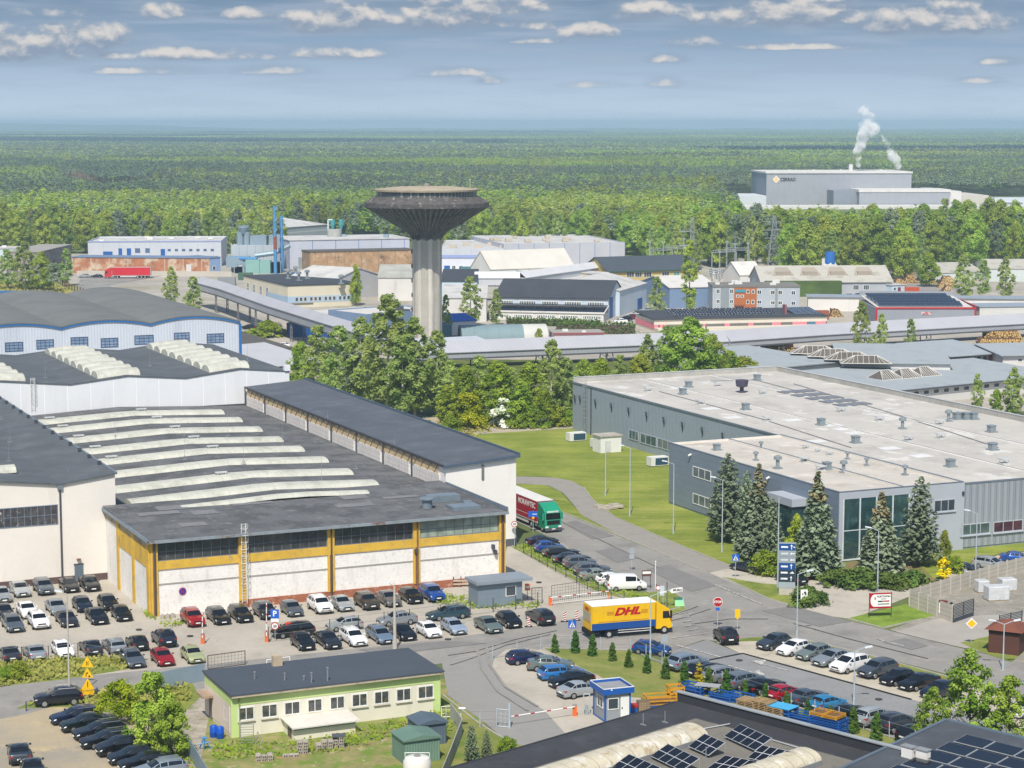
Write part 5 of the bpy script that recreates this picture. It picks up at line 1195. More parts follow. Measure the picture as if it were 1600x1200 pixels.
def block(label,p1,p2,top,depth,wall,roof,kind='flat',rise=0,over=.25,name='factory_building',cat='building',group=None,trim=None,par=0.0,ang=None):
 fr,L=front_frame(p1,p2)
 if ang is not None:fr=Frame((fr.o.x,fr.o.y),ang)
 h=fr.on_y(p1[0],top,0)[1]if top>60 else top
 t=thing(name,label,cat,fr,0,0,0,group)
 if kind=='gable_x':
  MB().extrude_x([(0,0),(depth,0),(depth,h),(depth/2,h+rise),(0,h)],0,L).build('wall',wall,t)
  MB().extrude_x([(-over,h-over*rise*2/depth),(depth/2,h+rise),(depth+over,h-over*rise*2/depth),(depth+over,h+.2-over*rise*2/depth),(depth/2,h+rise+.2),(-over,h+.2-over*rise*2/depth)],-over,L+over).build('roof',roof,t)
 elif kind=='gable_y':
  MB().extrude_y([(0,0),(L,0),(L,h),(L/2,h+rise),(0,h)],0,depth).build('wall',wall,t)
  MB().extrude_y([(-over,h),(L/2,h+rise),(L+over,h),(L+over,h+.2),(L/2,h+rise+.2),(-over,h+.2)],-over,depth+over).build('roof',roof,t)
 elif kind=='mono':
  MB().extrude_x([(0,0),(depth,0),(depth,h+rise),(0,h)],0,L).build('wall',wall,t)
  MB().extrude_x([(-over,h),(depth+over,h+rise),(depth+over,h+rise+.2),(-over,h+.2)],-over,L+over).build('roof',roof,t)
 else:
  MB().box(0,L,0,depth,0,h).build('wall',wall,t)
  if par:
   MB().box(.25,L-.25,.25,depth-.25,h,h+.08).build('roof',roof,t)
   MB().box(0,L,0,.25,h,h+par).box(0,L,depth-.25,depth,h,h+par).box(0,.25,.25,depth-.25,h,h+par).box(L-.25,L,.25,depth-.25,h,h+par).build('parapet',wall,t)
  else:MB().box(-over,L+over,-over,depth+over,h,h+.22).build('roof',roof,t)
 if trim:MB().box(-over-.05,L+over+.05,-over-.06,-over,h-.12,h+.3).build('eave_trim',trim,t)
 return t,fr,L,h
def pxwin(t,fr,boxes,nx=2,nz=1,gm=None,fm=None,bar=.12,name='window'):
 for x0,y0,x1,y1 in boxes:
  a,z1=fr.on_y(x0,y0,0);b,z0=fr.on_y(x1,y1,0);win(t,fr,'y',0,a,b,max(.2,z0),z1,nx,nz,gm,fm,bar=bar,name=name)
def pxdoor(t,fr,boxes,m,name='door'):
 for x0,y0,x1,y1 in boxes:
  a,z1=fr.on_y(x0,y0,0);b,z0=fr.on_y(x1,y1,0);MB().box(a,b,-.08,0,max(.02,z0),z1).build(name,m,t)
def roof_bits(t,L,depth,h,n,seed,s=1.0,m=None):
 r=random.Random(seed)
 for i in range(n):
  x,y=r.uniform(.06,.94)*L,r.uniform(.15,.85)*depth;a=r.uniform(.5,1.1)*s
  MB().box(x-a,x+a,y-a*.7,y+a*.7,h+.2,h+.2+a*r.uniform(.5,1)).build('roof_unit',m or WM('unit_white','#d3d3cf'),t)
def beam_gallery(label,pts,z0,z1,width,m,mroof,legs,name='conveyor_gallery',split=.55):
 P=[at(*p)for p in pts]
 t=thing(name,label,'conveyor',WORLD,P[0].x,P[0].y)
 for a,b in zip(P,P[1:]):
  d=(b-a);d.normalize();n=Vector((-d.y,d.x,0))*width/2
  if n.y>0:n=-n
  zm=z0+(z1-z0)*split
  mb=MB();A,B=a-d*.1,b+d*.1
  sec=lambda p:[(p.x+n.x,p.y+n.y,z0),(p.x+n.x,p.y+n.y,zm),(p.x-n.x,p.y-n.y,zm+.1),(p.x-n.x,p.y-n.y,z0)]
  mb.add(sec(A)+sec(B),[(0,1,5,4),(1,2,6,5),(2,3,7,6),(3,0,4,7),(0,3,2,1),(4,5,6,7)]);mb.build('gallery_wall',m,t)
  mb=MB();o=n*1.12
  rs=lambda p:[(p.x+o.x,p.y+o.y,zm-.05),(p.x,p.y,z1),(p.x-o.x,p.y-o.y,zm-.05),(p.x-o.x,p.y-o.y,zm+.1),(p.x,p.y,z1+.15),(p.x+o.x,p.y+o.y,zm+.1)]
  mb.add(rs(A)+rs(B),[(i,(i+1)%6,6+(i+1)%6,6+i)for i in range(6)]+[(5,4,3,2,1,0),(6,7,8,9,10,11)]);mb.build('gallery_roof',mroof,t)
  mb=MB();mb.add([(p.x+n.x*s,p.y+n.y*s,z)for p in(A,B)for s,z in((1.03,z0-.35),(1.03,z0),(-1.03,z0),(-1.03,z0-.35))],[(0,1,5,4),(2,3,7,6),(0,4,7,3),(1,2,6,5)]);mb.build('gallery_floor',WM('gallery_dark','#4f5258'),t)
  ln=(b-a).length;k=legs
  while k<ln:
   p=a+d*k;mb=MB()
   for s in(-1,1):
    for e in(-.9,.9):mb.tube(p+n*s*.85+d*e,p+n*s*.85+d*e*.7+Vector((0,0,z0-.3)),.13,n=4)
    z=.6
    while z<z0-1.2:mb.tube(p+n*s*.85+d*.9+Vector((0,0,z)),p+n*s*.85-d*.8+Vector((0,0,z+1.2)),.06,n=4);z+=1.2
   mb.build('trestle',WM('trestle_steel','#6d6a6d'),t);k+=legs
 return t
def lattice(mb,base,half0,half1,h,n,r=.07):
 for k in range(n):
  z0,z1=h*k/n,h*(k+1)/n;a0,a1=half0+(half1-half0)*k/n,half0+(half1-half0)*(k+1)/n
  c0=[(base[0]+sx*a0,base[1]+sy*a0,base[2]+z0)for sx,sy in((-1,-1),(1,-1),(1,1),(-1,1))]
  c1=[(base[0]+sx*a1,base[1]+sy*a1,base[2]+z1)for sx,sy in((-1,-1),(1,-1),(1,1),(-1,1))]
  for i in range(4):
   j=(i+1)%4;mb.tube(c0[i],c1[i],r,n=4);mb.tube(c0[i],c1[j],r*.6,n=4);mb.tube(c0[j],c1[i],r*.6,n=4);mb.tube(c1[i],c1[j],r*.6,n=4)
def build_tower():
 p=at(668,540);x,y=p.x,p.y
 D=p.y;k=D/F
 z=lambda py:H-(py-HY)*k*1.0
 fr=Frame((x,y),0)
 t=thing('water_tower','tall concrete mushroom-shaped water tower with ribbed conical bowl','water tower',fr,0,0)
 cs=mat('tower_concrete','#aca79d',rough=.95,var=.1,scale=.25,dirt=('#8b8375',.4,.52,.7,.5,(1,1,.12)),dirt2=('#c9c2b4',.6,.56,.66,.5,(1,1,.1)),bands=(2,1.5,.05,'#8f887b',.35))
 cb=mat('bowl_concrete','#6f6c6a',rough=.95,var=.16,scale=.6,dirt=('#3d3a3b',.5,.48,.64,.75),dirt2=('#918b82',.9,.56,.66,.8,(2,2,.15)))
 rs=22.5*k;rim=97*k;zrim=z(318);zbot=z(364)
 n=128
 flute=lambda kk,i,n_:1+.035*(1 if(i//4)%2 else-1)*(.4 if kk in(0,6)else 1)
 MB().lathe([(rs,0),(rs,zbot-2),(rs,zbot-.5),(rs*1.03,zbot)],n=96,lobes=lambda kk,i,n_:1+.03*math.cos(10*2*math.pi*i/n_)).build('stem',[cs,mat('tower_concrete_pale','#c8c3ba',rough=.95,var=.08,scale=.25,dirt=('#a89f90',.4,.52,.7,.5,(1,1,.12)),bands=(2,1.5,.05,'#a89f90',.35))],t,smooth=30)
 st=next(o for o in t.children if o.name.startswith('stem'))
 for f_ in st.data.polygons:
  a_=math.degrees(math.atan2(f_.center.y,f_.center.x))%45
  if abs(f_.normal.z)<.8:f_.material_index=1 if 6<a_<24 else 0
 prof=[(rs*.98,zbot-1.5),(rs*1.15,zbot-.2),(rs*1.5,zbot+1.0),(rim*.5,zbot+(zrim-zbot)*.31),(rim*.73,zbot+(zrim-zbot)*.63),(rim*.955,zrim-.5)]
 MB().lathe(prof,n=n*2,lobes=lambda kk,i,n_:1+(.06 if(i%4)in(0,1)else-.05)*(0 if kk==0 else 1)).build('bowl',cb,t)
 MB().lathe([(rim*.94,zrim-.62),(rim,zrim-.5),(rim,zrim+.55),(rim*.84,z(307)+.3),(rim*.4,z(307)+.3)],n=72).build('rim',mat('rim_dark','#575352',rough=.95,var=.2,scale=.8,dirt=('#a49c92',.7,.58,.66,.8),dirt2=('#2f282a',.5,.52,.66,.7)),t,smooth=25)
 zt=z(297)
 zc=z(306)
 MB().lathe([(rim*.805,zc),(rim*.805,zt)],n=48).build('gallery_band',mat('band_windows','#54595c',rough=.4,var=.4,scale=1.2,bands=(3,1.4,.3,'#9a968d',.8)),t)
 MB().lathe([(rim*.845,zt),(rim*.85,zt+.45),(rim*.5,zt+1.0),(.1,zt+1.15)],n=64).build('cap_roof',mat('cap_roof','#a89c88',rough=.95,var=.14,scale=.3,dirt=('#8d7c60',.5,.52,.66,.7)),t,smooth=25)
 MB().lathe([(.9,0),(.9,.7),(.1,.9)],(0,0,zt+1.0),12).build('roof_hatch',WM('hatch_grey','#8a8780'),t)
 MB().tube((rim*.7,-2,zt+.8),(rim*.7,-2,zt+3),.06,n=4).build('antenna',WM('antenna_white','#d0d0cc'),t)
 for i in range(6):MB().box(-rs-.35,-rs+.15,-.5,.3,5+i*3.6,6+i*3.6).build('stem_bracket',WM('bracket_dark','#4d4644'),t)
def build_background():
 build_tower()
 bw=WM('blue_white_wall','#bec2c9',bands=(3,6.0,.12,'#8da3c6',.8));wh=WM('white_wall','#cfccc8',dirt=('#a9a59f',.3,.55,.72,.5,(1,1,.2)));whr=WM('white_sheet_roof','#bfbdba',var=.08,dirt=('#93918e',.15,.5,.68,.7))
 gr=WM('grey_sheet_roof','#a9adb5',var=.06,bands=(0,4.0,.15,'#8f949d',.5));dk=WM('dark_felt_roof','#3f434a',rough=.9,var=.1);cr=WM('cream_wall','#cdc5b0');blue=WM('blue_paint','#2458a0',rough=.5)
 brk=mat('ruined_brick','#a9714f',rough=.95,var=.2,scale=.25,dirt=('#c9b9a2',.22,.48,.6,.9),dirt2=('#7c4f3a',.4,.55,.68,.7),bands=(0,7.0,.5,'#b8ab98',.7))
 brk2=mat('sooty_brick','#ab8a68',rough=.95,var=.2,scale=.25,dirt=('#5b4638',.3,.54,.64,.85),dirt2=('#c4b094',.4,.52,.64,.7),bands=(0,6.5,.4,'#8e7a62',.8))
 steel=WM('duct_steel','#8fa0ab',rough=.5,metal=.3,var=.12);teal=WM('teal_tank','#7fa69f',rough=.6);duct_blue=WM('duct_blue','#4f86b5',rough=.5)
 glass=WM('pale_blue_glass','#586b85',rough=.15,var=.25)
 t,fr,L,h=block('low white building with red fascia behind the trees at the far left',(-40,405),(52,404),389,14,WM('pale_teal_wall','#b7c6c8'),whr);roof_bits(t,L,14,h,3,1)
 t,fr,L,h=block('derelict grey shed with graffiti between the trees at the far left',(62,432),(112,418),394,12,mat('graffiti_wall','#8d8783',rough=.95,var=.3,scale=.5,dirt=('#5c5148',.4,.5,.6,.8)),WM('grey_flat_roof','#99958e'))
 t,fr,L,h=block('blue and white plant hall behind the long ruined brick wall',(138,417),(346,416),379,34,bw,whr,par=.5,trim=None)
 pxdoor(t,fr,[(161,393,176,402),(185,388,191,402),(198,388,205,402),(251,389,258,402)],blue)
 pxwin(t,fr,[(211,388,219,395),(227,388,234,395)]+[(262+i*11.2,389,267+i*11.2,392.5)for i in range(7)],1,1,glass,WM('dark_blue_frame','#3b5380'))
 MB().box(-.1,L+.1,-.12,-.02,h+.1,h+.55).build('eave_trim',WM('lilac_trim','#8f9cc4'),t);roof_bits(t,L,34,h,7,2,1.2)
 t,fr,L,h=block('long ruined brick building with peeling plaster behind the red truck',(113,427),(328,429),402,11,brk,WM('blue_grey_edge_roof','#6d7f9a'))
 pxdoor(t,fr,[(291,413,299,424)],wh)
 t,fr,L,h=block('small blue sheet building at the right end of the ruined brick building',(329,429),(345,428),403,14,WM('steel_blue_wall','#8aa2c4'),WM('blue_grey_edge_roof','#6d7f9a'));pxwin(t,fr,[(332,416,337,422)],1,1)
 t,fr,L,h=block('low pale concrete wall in front of the ruined brick building',(120,431),(362,432),424,.4,WM('pale_concrete','#b8b1a6'),WM('pale_concrete','#b8b1a6'),over=0,name='yard_wall',cat='wall')
 A=at(352,428);fr=Frame((A.x,A.y),0);k=A.y/F
 t=thing('extraction_plant','steel extraction plant of ducts, filters and pale green tanks beside the blue chimneys','industrial plant',fr,0,0)
 m=lambda px:(px-352)*k
 hh=lambda py:max(0,H-(py-HY)*k)
 MB().box(m(350),m(384),6,14,2,hh(402)).build('filter_housing',steel,t);MB().box(m(352),m(420),16,26,0,hh(386)).build('machine_house',WM('machine_grey','#aab2b8',bands=(0,3,.3,'#7f8990',.5)),t)
 MB().box(m(383),m(405),1,6,0,hh(405)).build('tank',teal,t);MB().box(m(405.5),m(422),1,6,0,hh(406)).build('tank',teal,t)
 for px in(365,376):MB().tube((m(px),20,hh(400)),(m(px),20,hh(365)),1.3,n=10).build('duct',steel,t)
 b=MB();b.lathe([(1.3,0),(2.3,2.2),(2.3,3.0)],(m(371),20,hh(368)),14);b.build('hopper',steel,t)
 MB().box(m(382),m(408),18,24,hh(386),hh(371)).build('fan_house',steel,t);MB().box(m(412),m(430),18,24,hh(386),hh(370)).build('fan_house',steel,t)
 MB().path([(m(395),8,hh(400)),(m(425),8,hh(396)),(m(450),8,hh(384))],.9,8).build('duct',steel,t);MB().path([(m(355),8,hh(404)),(m(400),4,hh(404))],.7,8).build('duct',duct_blue,t)
 r=random.Random(4)
 for i in range(8):
  x=m(r.uniform(352,428));MB().box(x,x+r.uniform(1.5,4),3,5,0,r.uniform(1.5,5)).build('machine_unit',steel if i%2 else WM('machine_grey','#aab2b8'),t)
 for i,(px,base,top,lab)in enumerate(((430.5,428,322,'taller blue chimney, the left one of the pair with a rusty section'),(441,426,337,'shorter blue chimney, the right one of the pair'))):
  P=at(px,base);kk=P.y/F;hgt=(base-top)*kk
  s=thing('chimney',lab,'chimney',Frame((P.x,P.y),0),0,0,0,'blue chimneys')
  MB().lathe([(.66,0),(.66,hgt*.36)],n=14).build('lower_shaft',duct_blue,s,smooth=40)
  MB().lathe([(.62,hgt*.36),(.62,hgt*.55)],n=14).build('middle_shaft',WM('rust_steel','#8b4a38',rough=.9,var=.25)if i==0 else duct_blue,s,smooth=40)
  MB().lathe([(.6,hgt*.55),(.6,hgt)],n=14).build('upper_shaft',duct_blue,s,smooth=40)
  b=MB();b.path([(.75*math.cos(a*.5),.75*math.sin(a*.5),hgt*.5+a*hgt*.5/40)for a in range(40)],.09,4);b.build('helical_strake',WM('strake_pale','#8fb2d0'),s)
 t,fr,L,h=block('grey white hall with blue seams behind the silo',(452,421),(640,417),376,30,WM('hall_grey_blue','#b9bdc9',bands=(3,9,.25,'#4f6fa8',.9)),whr);pxdoor(t,fr,[(466,402,484,419)],WM('gate_grey','#9094a8'))
 t,fr,L,h=block('far pale hall with shallow gabled roof at the forest edge behind the chimneys',(446,386),(512,380),356,60,WM('pale_hall','#a8aeb6',bands=(2,3,.5,'#d0d2d4',.8)),whr,'gable_x',3)
 t,fr,L,h=block('long sooty brick building with dark roof left of the water tower',(484,428),(648,424),394,12,brk2,WM('brown_roof','#5b5650'))
 P=at(523,414);kk=P.y/F;s=thing('silo','grey concrete silo topped by two teal cyclones','silo',Frame((P.x,P.y),0),0,0);hs=(414-358)*kk
 MB().lathe([(2.9,0),(2.9,hs)],n=20).build('drum',mat('silo_concrete','#a7a8a3',rough=.9,var=.12,scale=.4,dirt=('#8a8780',.5,.5,.66,.6)),s,smooth=40)
 for dx in(-.6,2.6):
  MB().lathe([(.5,0),(.9,1.6),(.9,3.4),(.3,3.8)],(dx,0,hs),12).build('cyclone',WM('teal_cyclone','#3f8f93'),s)
 MB().path([(-2.4,0,0),(-2.4,0,hs+3.6),(-.6,0,hs+3.6)],.35,6).build('duct',WM('pale_duct','#c4c8c8'),s);MB().box(2.9,4.6,-1,1,0,hs-2).build('stair_tower',steel,s)
 A=at(542,420);fr=Frame((A.x,A.y),0);kk=A.y/F
 t=thing('roof_ducting','cluster of blue and grey ducts and drums above the sooty brick building','industrial plant',fr,0,0)
 X=lambda px:(px-542)*kk;Z=lambda py:H-(py-HY)*kk
 MB().box(X(542),X(634),12,18,0,Z(391)).build('platform',WM('platform_blue','#3f6fa3'),t);MB().tube((X(541),14,Z(387)),(X(620),14,Z(388)),.8,n=8).build('duct',duct_blue,t)
 for px,top in((556,377),(575,376),(600,380),(622,372),(632,375)):MB().lathe([(1.5,0),(1.5,2.8),(.8,3.4)],(X(px),15,Z(391)),12).build('drum',WM('pale_drum','#b8c2c6'),t)
 MB().path([(X(556),15,Z(376)),(X(600),15,Z(374)),(X(600),15,Z(388))],.6,7).build('duct',steel,t);MB().box(X(596),X(604),13,17,Z(384),Z(368)).build('fan_house',steel,t)
 fr=SITE
 u0,w0=S0=SITE.loc(450,481);u1=SITE.on_y(559,474,w0)[0];h=SITE.on_y(450,447,w0)[1];w1=SITE.loc(388,431,h)[1]
 t=thing('cream_workshop','cream workshop with blue band, row of small windows and dark flat roof with vents','workshop',SITE,u0,w0)
 MB().box(u0,u1,w0,w1,0,h).build('wall',cr,t);MB().box(u0-.2,u1+.2,w0-.2,w1+.2,h,h+.3).build('roof',dk,t)
 MB().box(u0-.06,u1+.06,w0-.06,w0,h-5.1,h-3.2).box(u0-.06,u0,w0,w0+(w1-w0)*.45,h-5.1,h-3.2).build('blue_band',WM('pale_blue_band','#9fb6cb'),t)
 for g_ in range(4):
  for i in range(3):
   a=u0+2.3+g_*4.6+i*1.35;win(t,SITE,'y',w0-.06,a,a+.95,h-4.7,h-3.5,1,1,G_(),WM('frame_cream','#c9c0ae'),bar=.1)
 for i in range(4):w=w0+(w1-w0)*(.42+i*.15);win(t,SITE,'x',u0,w,w+2.6,h-5,h-1.8,2,2,glass,None,bar=.14)
 MB().box(u0+1,u0+8,w0-.08,w0,.8,1.3).build('sign_board',WM('sign_dark_line','#6d675c'),t)
 for x,y,kx in((450,437,2),(467,440,2),(462,431,2),(480,437,2),(533,445,2)):roof_vent(t,*SITE.loc(x,y,h),h+.3,kx,2.0)
 t,fr,L,h=block('white shed with pale gabled roof in front of the sooty brick building',(520,470),(602,462),440,20,WM('grey_white_wall','#b5b6b9'),whr,'gable_y',3.5)
 t,fr,L,h=block('large white hall with grey sheet roof just left of the water tower',(591,470),(652,470),434,30,wh,WM('weathered_sheet','#a8a89f',var=.15,dirt=('#8a8f80',.3,.5,.66,.6)),'gable_x',3.0)
 t,fr,L,h=block('flat white-roofed shed with blue grey wall between the gallery and the big birch trees',(513,512),(572,520),486,24,WM('blue_grey_wall','#7489a6'),WM('white_membrane','#c9c6c1',var=.07,dirt=('#a09d98',.2,.5,.7,.6)),par=.4);roof_bits(t,L,24,h,3,5,1.0,WM('vent_dark','#4c5258'))
 t,fr,L,h=block('low pale lean-to behind the conveyor gallery',(475,500),(520,506),487,20,WM('pale_wall','#c4c6c9'),WM('white_membrane','#c9c6c1',var=.07,dirt=('#a09d98',.2,.5,.7,.6)))
 t,fr,L,h=block('blue grey shed with black felt roof right of the water tower',(690,476),(745,476),440,24,WM('pale_blue_wall','#b9cbd6'),dk,'mono',2)
 t,fr,L,h=block('white shed with white roof behind the birch right of the water tower',(692,503),(760,503),466,22,wh,whr,'mono',2)
 t,fr,L,h=block('teal container office standing at the foot of the water tower',(688,532),(706,531),508,5,WM('teal_wall','#4f7482'),WM('teal_roof','#6a8792'))
 t,fr,L,h=block('blue tarpaulin shelter roof beyond the water tower',(700,524),(744,522),503,8,WM('white_side','#d5d5d3'),WM('bright_blue_tarp','#2465c0'),'mono',1.2)
 t,fr,L,h=block('long pale blue production hall with rooflights behind the water tower',(688,416),(788,416),390,60,bw,whr,par=.4)
 for i in range(5):MB().box(3+i*5,6+i*5,10+(i%2)*18,13+(i%2)*18,h+.1,h+1.2).build('rooflight',WM('rooflight_tan','#b9ae9c'),t)
 t,fr,L,h=block('white lower annex with blue doors in front of the pale blue hall',(688,424),(778,424),403,14,WM('annex_white','#cfd2da'),WM('lilac_roof','#8f9cc4'))
 pxdoor(t,fr,[(694,415,703,423),(752,415,758,423)],blue);pxwin(t,fr,[(706,415,712,421),(717,415,723,421),(741,415,747,421)])
 t,fr,L,h=block('big lilac grey distribution hall with blue seams and white roof',(786,414),(976,411),383,62,WM('lilac_grey_wall','#b2b4bb',bands=(3,6.2,.22,'#4d6cb0',.9)),whr,par=.5)
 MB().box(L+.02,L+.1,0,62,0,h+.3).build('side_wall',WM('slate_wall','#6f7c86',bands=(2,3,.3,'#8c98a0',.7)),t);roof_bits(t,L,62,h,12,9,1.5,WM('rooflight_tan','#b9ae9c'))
 t,fr,L,h=block('white fabric tent hall with pointed gable',(767,438),(897,433),421,16,WM('tent_wall','#cfcfca'),WM('tent_fabric','#c6c2b9',bands=(0,5.0,.12,'#c3beb4',.8)),'gable_x',6.0,name='tent_hall')
 MB().box(L+.02,L+.1,6,9.5,4,h+3.5).build('gable_window',WM('gable_dark','#5f6768'),t)
 MB().box(10,38,-6,0,0,3.2).build('annex',WM('annex_pale','#c9c8c0',bands=(0,5,.8,'#5d6a62',.6)),t)
 beam_gallery('short pale conveyor gallery climbing towards the yellow workshop',[(742,470),(812,470),(962,446)],5.0,9.0,4.2,WM('gallery_pale','#c0c2c6',bands=(3,2,.1,'#a9abb0',.5)),WM('gallery_pale_roof','#c6c7c9'),14)
 t,fr,L,h=block('yellow workshop with dark hipped roof and green doors in the background',(951,455),(1092,450),425,20,WM('yellow_wall','#c2ad6d'),WM('slate_roof','#464c55'),'gable_x',4.2,over=.6,trim=WM('dark_green_trim','#3f5c50'))
 pxdoor(t,fr,[(955,436,963,448),(967,436,975,448)],WM('green_door','#2f6b4f'));pxwin(t,fr,[(979,425,991,433),(992,425,1003,433),(1006,425,1018,433),(1034,425,1046,433)],3,1);pxdoor(t,fr,[(980,440,1015,448)],WM('brown_gate','#75645a'));pxwin(t,fr,[(1052,425,1062,440)],2,2,WM('green_pane','#4f8f83',rough=.2))
 t,fr,L,h=block('small cream garage with teal gate beside the yellow workshop',(926,458),(950,456),428,10,cr,whr);pxdoor(t,fr,[(929,436,945,455)],WM('teal_gate','#2c6c62'))
 t,fr,L,h=block('blue grey shed with teal doors under the short conveyor gallery',(862,462),(925,460),437,12,WM('blue_shed_wall','#6d86a3'),whr);pxdoor(t,fr,[(868,441,884,460),(893,443,908,460)],WM('teal_gate','#2c6c62'))
 fr,L=front_frame((764,499),(943,503));h1=fr.on_y(764,487,0)[1];h2=fr.on_y(764,464,7)[1]
 t=thing('white_factory','white factory with dark roof, two strips of windows and a solar lean-to','factory',fr,0,0)
 MB().box(0,L,0,7,0,h1).build('front_wall',wh,t);MB().extrude_x([(7,0),(31,0),(31,h2),(19,h2+4.3),(7,h2)],0,L).build('main_wall',WM('pale_blue_wall2','#c0ccd8'),t)
 MB().extrude_x([(-.3,h1),(7,h1+1.6),(7,h1+1.8),(-.3,h1+.2)],-.3,L+.3).build('lean_to_roof',WM('white_membrane','#c9c6c1',var=.07,dirt=('#a09d98',.2,.5,.7,.6)),t)
 MB().extrude_x([(6.5,h2),(19,h2+4.3),(31.4,h2),(31.4,h2+.25),(19,h2+4.55),(6.5,h2+.25)],-.3,L+.3).build('roof',dk,t)
 MB().box(0,L,6.9,7,h2-.5,h2).build('fascia',wh,t)
 for i in range(12):a=L*i/12;solar_table(t,[(a,6.6,h1+1.98),(a+L/12,6.6,h1+1.98),(a+L/12,.6,h1+.5),(a,.6,h1+.5)],3,2,True)
 gw=WM('strip_glass','#6b7378',rough=.2,var=.3)
 for i in range(5):
  a=.5+i*L/5;win(t,fr,'y',6.9,a,a+L/5-1.6,h2-2.9,h2-.8,7,1,gw,None,bar=.22);win(t,fr,'y',0,a,a+L/5-.8,.5,h1-.4,9,1,gw,None,bar=.3)
 for y0,z1 in((9,6),(20,6.5)):MB().box(L,L+.12,y0,y0+4.5,0,z1).build('side_gate',blue,t)
 t,fr,L,h=block('white gabled shed with blue gate behind the white factory',(968,494),(1010,480),455,26,WM('pale_blue_wall2','#c0ccd8'),whr,'gable_x',3);pxdoor(t,fr,[(996,467,1003,486)],blue)
 t,fr,L,h=block('white-roofed store with blue grey walls behind the poplar',(1046,482),(1120,480),450,26,WM('blue_grey_wall','#7489a6'),WM('white_membrane','#c9c6c1',var=.07,dirt=('#a09d98',.2,.5,.7,.6)),'gable_x',2.6)
 P1,P2=(722,535),(857,533);fr,L=front_frame(P1,P2);h=fr.on_y(722,509,3)[1]
 t=thing('arched_hangar','low arched hangar, grey green with a white right third','hangar',fr,0,0)
 def arch(x0,x1,nm,m):
  rr=5.0;pr=[(rr-rr*math.cos(math.pi*q/12),h*math.sin(math.pi*q/12)**.8+.02)for q in range(13)];MB().extrude_x(pr,x0,x1).build(nm,m,t,smooth=30)
 arch(0,L*.72,'arched_shell',WM('hangar_grey_green','#788c92',bands=(0,3.2,.12,'#66797f',.6)));arch(L*.72+.02,L,'arched_shell',WM('hangar_white','#bdbdb9',bands=(0,3.2,.12,'#bcbcb8',.6)))
 MB().box(-.08,0,2.5,7.5,.1,h*.75).build('gate',WM('hangar_dark','#4d575b'),t)
 t,fr,L,h=block('small pink house with red-brown roof edge beside the arched hangar',(866,536),(944,535),522,9,WM('pink_wall','#d3b9b9'),WM('grey_flat_roof','#99958e'),trim=WM('red_brown_trim','#8c4a4f'));pxwin(t,fr,[(882+i*14,526,887+i*14,532)for i in range(5)],1,1);roof_bits(t,L,9,h,2,3)
 fr,L=front_frame((1113,489),(1249,489));h=fr.on_y(1113,449,0)[1]
 t=thing('office_block','three-storey pale grey office block with orange entrance section','office',fr,0,0)
 MB().box(0,L,0,14,0,h).build('wall',WM('office_pale','#a5adb4'),t);MB().box(-.15,L+.15,-.15,14.2,h,h+.5).build('roof',WM('office_roof','#77756f',var=.12),t)
 X=lambda px:fr.on_y(px,470,0)[0];Zf=lambda py:fr.on_y(1180,py,0)[1]
 MB().box(X(1147),X(1182),-.35,0,0,h-.1).build('orange_section',WM('orange_panel','#a8653a',bands=[(2,.8,.06,'#85502c',.6)]),t);MB().box(X(1126),X(1139),-.08,0,0,h-.1).build('grey_panel',WM('office_grey','#858d92'),t);MB().box(X(1211),X(1215),-.08,0,0,h-.1).build('grey_panel',WM('office_grey','#858d92'),t)
 MB().box(L,L+.06,0,14,0,h).build('side_wall',WM('office_side','#9a9a9a',bands=(2,1.5,.1,'#8a8a8a',.5)),t)
 pw=[(1119,451.5,1125,459),(1140,451.5,1146,459),(1183,453,1190,460),(1204,453.5,1211,460.5),(1215.5,453.5,1222.5,460.5),(1236,454,1243,461),(1119,467.5,1125,474),(1140,468,1146,474),(1183,469,1190,475),(1204,470,1211,476),(1215.5,470,1222.5,476),(1236,470.5,1243,477)]
 pxwin(t,fr,pw,2,1,None,None,.14)
 for x0,y0,x1,y1 in((1166,452.5,1170.5,458.5),(1174,452.5,1178.5,458.5),(1150,460.5,1155,464.5),(1157,460.5,1162,464.5),(1166,468.5,1170.5,475),(1174,468.5,1178.5,475)):
  win(t,fr,'y',-.35,X(x0),X(x1),Zf(y1),Zf(y0),1,1,None,None,bar=.14)
 MB().box(X(1148),X(1162),-2.0,-.35,Zf(478),Zf(476)).build('porch_roof',WM('porch_brown','#7b4a2f'),t);MB().box(X(1149),X(1161),-.45,-.36,0,Zf(479)).build('entrance',WM('entrance_dark','#6d3a2a'),t)
 MB().box(X(1148),X(1164),-.5,-.36,Zf(456.5),Zf(452.5)).build('sign_panel',WM('teal_sign','#3f8fa0'),t);roof_bits(t,L,14,h+.3,6,13,1.1)
 fr,L=front_frame((1022,519),(1292,513));h=fr.on_y(1022,500,0)[1]
 t=thing('pink_workshop','long cream workshop with pink panels and solar modules on its roof','workshop',fr,0,0)
 MB().box(0,L,0,18,0,h).build('wall',WM('cream_pale_wall','#d0c8ba'),t);MB().extrude_x([(-.4,h),(18.3,h+.7),(18.3,h+.95),(-.4,h+.25)],-.4,L+.4).build('roof',dk,t)
 X=lambda px:fr.on_y(px,508,0)[0];Zf=lambda py:fr.on_y(1150,py,0)[1]
 MB().box(0,L,-.08,0,Zf(512),Zf(505)).build('window_band',WM('band_grey','#6d6a68',var=.15,rough=.4),t)
 for a,b in((1022,1028),(1031,1041),(1098,1102),(1132,1140),(1169,1177),(1206,1220),(1238,1260),(1274,1290)):MB().box(X(a),X(b),-.14,-.08,Zf(512),Zf(505)).build('pink_panel',WM('pink_panel','#d8808c'),t)
 MB().box(X(1260),X(1273),-.14,-.08,Zf(511),Zf(505.5)).build('blue_panel',WM('blue_pane_bg','#47728c',rough=.3),t)
